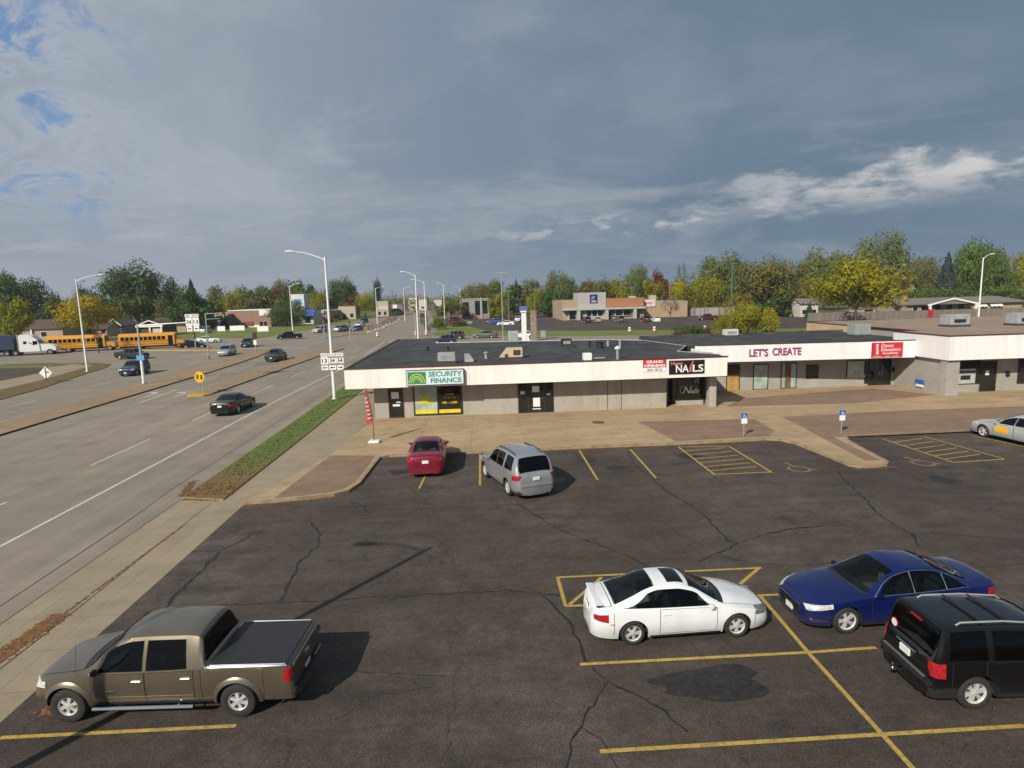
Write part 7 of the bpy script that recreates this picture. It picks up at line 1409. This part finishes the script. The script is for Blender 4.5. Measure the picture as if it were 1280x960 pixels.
# the far wood that closes the horizon reads as one mass
V = []; Fc = []; mi = []; rg = random.Random(21)
for k in range(640):
    px = rg.uniform(-60, 1340); Y = rg.uniform(300, 520) if rg.random() < .6 else rg.uniform(255, 320); 
    hz = 368-(px-640)*.0277
    if 400 < px < 580 and Y < 380: Y = rg.uniform(400, 620)
    h = (rg.uniform(9, 15) if px > 640 else rg.uniform(8, 13.5)) if not 440 < px < 580 else rg.uniform(7, 11.5); X, _ = AT(px, 370, Y); w = rg.uniform(4, 7); m_ = rg.choice((0, 0, 0, 1, 1, 2, 3))
    for j in range(150):
        v = Vector((rg.gauss(0, 1), rg.gauss(0, 1), rg.gauss(0, 1))).normalized(); rr = rg.random()**.4*(1+.4*noise.noise(v*2+Vector((k, 0, 0))))
        _leaf(V, Fc, Vector((X+v.x*rr*w, Y+v.y*rr*w, max(.4, h*.52+v.z*rr*h*.5))), v+Vector((0, 0, .3)), rg, rg.uniform(.5, 1.0)); mi.append(m_)
me = bpy.data.meshes.new('treeline'); me.from_pydata([tuple(v) for v in V], [], Fc)
for c in ('mid', 'olive', 'yelgreen', 'brown'): me.materials.append(FO[c])
me.polygons.foreach_set('material_index', mi); o = bpy.data.objects.new('treeline', me); COL.objects.link(o); tag(o, 'distant mixed wood closing the horizon behind the town', 'wood', kind='stuff')

# the air: far things fade slightly
b = MB(); b.box(-1500, 1500, -60, 1400, -1.0, 26); hz_ = bpy.data.materials.new('air'); hz_.use_nodes = True; hn = hz_.node_tree; hn.nodes.remove(hn.nodes['Principled BSDF'])
pv = N(hn, 'VolumePrincipled', i_Density=.0002); pv.inputs['Color'].default_value = (.84, .90, .97, 1); pv.inputs['Anisotropy'].default_value = .2; hn.links.new(pv.outputs[0], hn.nodes['Material Output'].inputs['Volume'])
o = b.build('haze', hz_); tag(o, 'thin pale haze in the air over the whole town', 'haze', kind='stuff')
# ================================================================ light, sky
SD = 53.0; SE = 34.0     # shadows run towards +x +y
d = Vector((math.cos(R(SD))*math.cos(R(SE)), math.sin(R(SD))*math.cos(R(SE)), -math.sin(R(SE))))
sl = bpy.data.lights.new('sun', 'SUN'); sl.energy = 5.0; sl.angle = R(.5); sl.color = (1.0, .93, .80)
so = bpy.data.objects.new('sun', sl); COL.objects.link(so); so.rotation_euler = d.to_track_quat('-Z', 'Y').to_euler(); so.location = (-60, -80, 80)
Wd = bpy.data.worlds.new('World'); S.world = Wd; Wd.use_nodes = True; nt = Wd.node_tree; L = nt.links; nt.nodes.clear()
out = N(nt, 'OutputWorld'); bg = N(nt, 'Background', i_Strength=.10); L.new(bg.outputs[0], out.inputs[0])
sky = N(nt, 'TexSky', sky_type='NISHITA', sun_disc=False); sky.sun_elevation = R(SE); sky.sun_rotation = math.atan2(-math.cos(R(SD)), -math.sin(R(SD))) % (2*math.pi)
sky.altitude = 300; sky.air_density = 1.0; sky.dust_density = .8
tc = N(nt, 'TexCoord'); sp = N(nt, 'SeparateXYZ'); L.new(tc.outputs['Generated'], sp.inputs[0])
def mth(op, a, b=None, c=None, clamp=False):
    n = N(nt, 'Math', operation=op, use_clamp=clamp)
    for i, v in enumerate((a, b, c)):
        if v is None: continue
        if isinstance(v, (int, float)): n.inputs[i].default_value = v
        else: L.new(v, n.inputs[i])
    return n.outputs[0]
zc = mth('MAXIMUM', sp.outputs['Z'], 0.0); dn = mth('ADD', zc, .13)
cb = N(nt, 'CombineXYZ'); L.new(mth('DIVIDE', sp.outputs['X'], dn), cb.inputs[0]); L.new(mth('DIVIDE', sp.outputs['Y'], dn), cb.inputs[1])
def nz(vec, sc, det=8, ro=.6, loc=(0, 0, 0), scl=(1, 1, 1), dist=0.0, rot=0.0):
    mp = N(nt, 'Mapping'); mp.inputs['Location'].default_value = loc; mp.inputs['Scale'].default_value = scl; mp.inputs['Rotation'].default_value = (0, 0, rot); L.new(vec, mp.inputs[0])
    n = N(nt, 'TexNoise', i_Scale=sc, i_Detail=det, i_Roughness=ro, i_Distortion=dist); L.new(mp.outputs[0], n.inputs['Vector']); return n.outputs['Fac']
def rng_(f, a, b_, c=0.0, d_=1.0):
    r = N(nt, 'MapRange', i_1=a, i_2=b_, i_3=c, i_4=d_); r.interpolation_type = 'SMOOTHSTEP'; L.new(f, r.inputs[0]); return r.outputs[0]
def mixc(f, a, b_):
    m_ = N(nt, 'Mix', data_type='RGBA')
    if isinstance(f, (int, float)): m_.inputs[0].default_value = f
    else: L.new(f, m_.inputs[0])
    for i, v in ((6, a), (7, b_)):
        if isinstance(v, tuple): m_.inputs[i].default_value = (*v, 1)
        else: L.new(v, m_.inputs[i])
    return m_.outputs[2]
az = mth('ARCTAN2', sp.outputs['X'], sp.outputs['Y']); el = mth('ARCSINE', sp.outputs['Z'])
ae = N(nt, 'CombineXYZ'); L.new(az, ae.inputs[0]); L.new(el, ae.inputs[1])
# overcast deck: blue grey, paler to the left
K = 11.2   # cloud radiance is multiplied by the background strength of .1
def kc(r, g, b_): return (r*K, g*K, b_*K)
left = rng_(az, .45, -.70)
deck = mixc(left, kc(.128, .190, .258), kc(.282, .325, .388))
soft = nz(ae.outputs[0], 2.6, 5, .55, (.7, 1.9, 0), (1, 1.7, 1), .3)
deck = mixc(mth('MULTIPLY', rng_(soft, .40, .74), mth('MULTIPLY_ADD', left, .70, .24)), deck, kc(.370, .410, .455))
deck = mixc(mth('MULTIPLY', rng_(nz(ae.outputs[0], 1.7, 4, .5, (5.2, 3.4, 0), (1, 1.5, 1), .2), .46, .76), .35), deck, kc(.135, .195, .26))
wisp = nz(cb.outputs[0], 1.5, 8, .62, (7, 2, 0), (1, 1.1, 1), .8)
deck = mixc(mth('MULTIPLY', rng_(wisp, .48, .80), mth('MULTIPLY_ADD', left, .55, .12)), deck, kc(.42, .455, .495))
# broken cloud with blue gaps high on the left
gn = nz(ae.outputs[0], 10.0, 9, .66, (2.31, .62, 0), (1, 1.6, 1), .6)
zone = mth('MULTIPLY', rng_(az, -.40, -.58), rng_(el, .08, .14))
deck = mixc(mth('MULTIPLY', mth('MULTIPLY', rng_(gn, .42, .56), zone), .38), deck, kc(.42, .465, .52))
c = mixc(mth('MULTIPLY', mth('MULTIPLY', rng_(gn, .505, .635), zone), .85), deck, mixc(.75, sky.outputs[0], kc(.105, .225, .45)))
# lit cumulus band rising to the right
line = mth('SUBTRACT', el, mth('MULTIPLY_ADD', az, .045, .112))
edge = mth('ADD', line, mth('MULTIPLY', mth('SUBTRACT', nz(ae.outputs[0], 9.0, 7, .6, (0, 0, 0), (1, 1.8, 1)), .5), .13))
band = mth('MULTIPLY', rng_(edge, .028, .008), rng_(line, -.046, .004))
band = mth('MULTIPLY', band, mth('MULTIPLY', rng_(az, .22, .66, .12, 1), rng_(nz(ae.outputs[0], 9.5, 6, .6, (5, 2, 0), (1, 2.6, 1)), .39, .58)))
c = mixc(mth('MULTIPLY', band, .85), c, kc(.62, .60, .585))
line2 = mth('SUBTRACT', el, mth('MULTIPLY_ADD', az, .055, .088))
b2 = mth('MULTIPLY', mth('MULTIPLY', rng_(line2, -.026, .0), rng_(line2, .030, .006)), mth('MULTIPLY', rng_(az, -.12, .18), rng_(nz(ae.outputs[0], 15.0, 7, .6, (3.1, 7.7, 0), (1, 2.8, 1)), .48, .66)))
c = mixc(mth('MULTIPLY', b2, .75), c, kc(.50, .50, .505))
# thin streaks near the horizon, and the darker base of the weather to the north
st = mth('MULTIPLY', rng_(nz(ae.outputs[0], 3.2, 7, .6, (2, 9, 0), (1, 5.5, 1), .5, R(-7)), .50, .68), mth('MULTIPLY', rng_(el, .30, .10), rng_(el, .0, .05)))
c = mixc(mth('MULTIPLY', st, .45), c, kc(.38, .40, .43))
c = mixc(mth('MULTIPLY', rng_(el, .12, .0), .55), c, mixc(left, kc(.165, .222, .285), kc(.32, .352, .40)))
L.new(c, bg.inputs['Color'])
S.view_settings.view_transform = 'Standard'; S.view_settings.look = 'None'; S.view_settings.exposure = 0; S.view_settings.gamma = 1
S.render.engine = 'CYCLES'; S.cycles.max_bounces = 5; S.cycles.diffuse_bounces = 2; S.cycles.glossy_bounces = 3; S.cycles.use_denoising = True
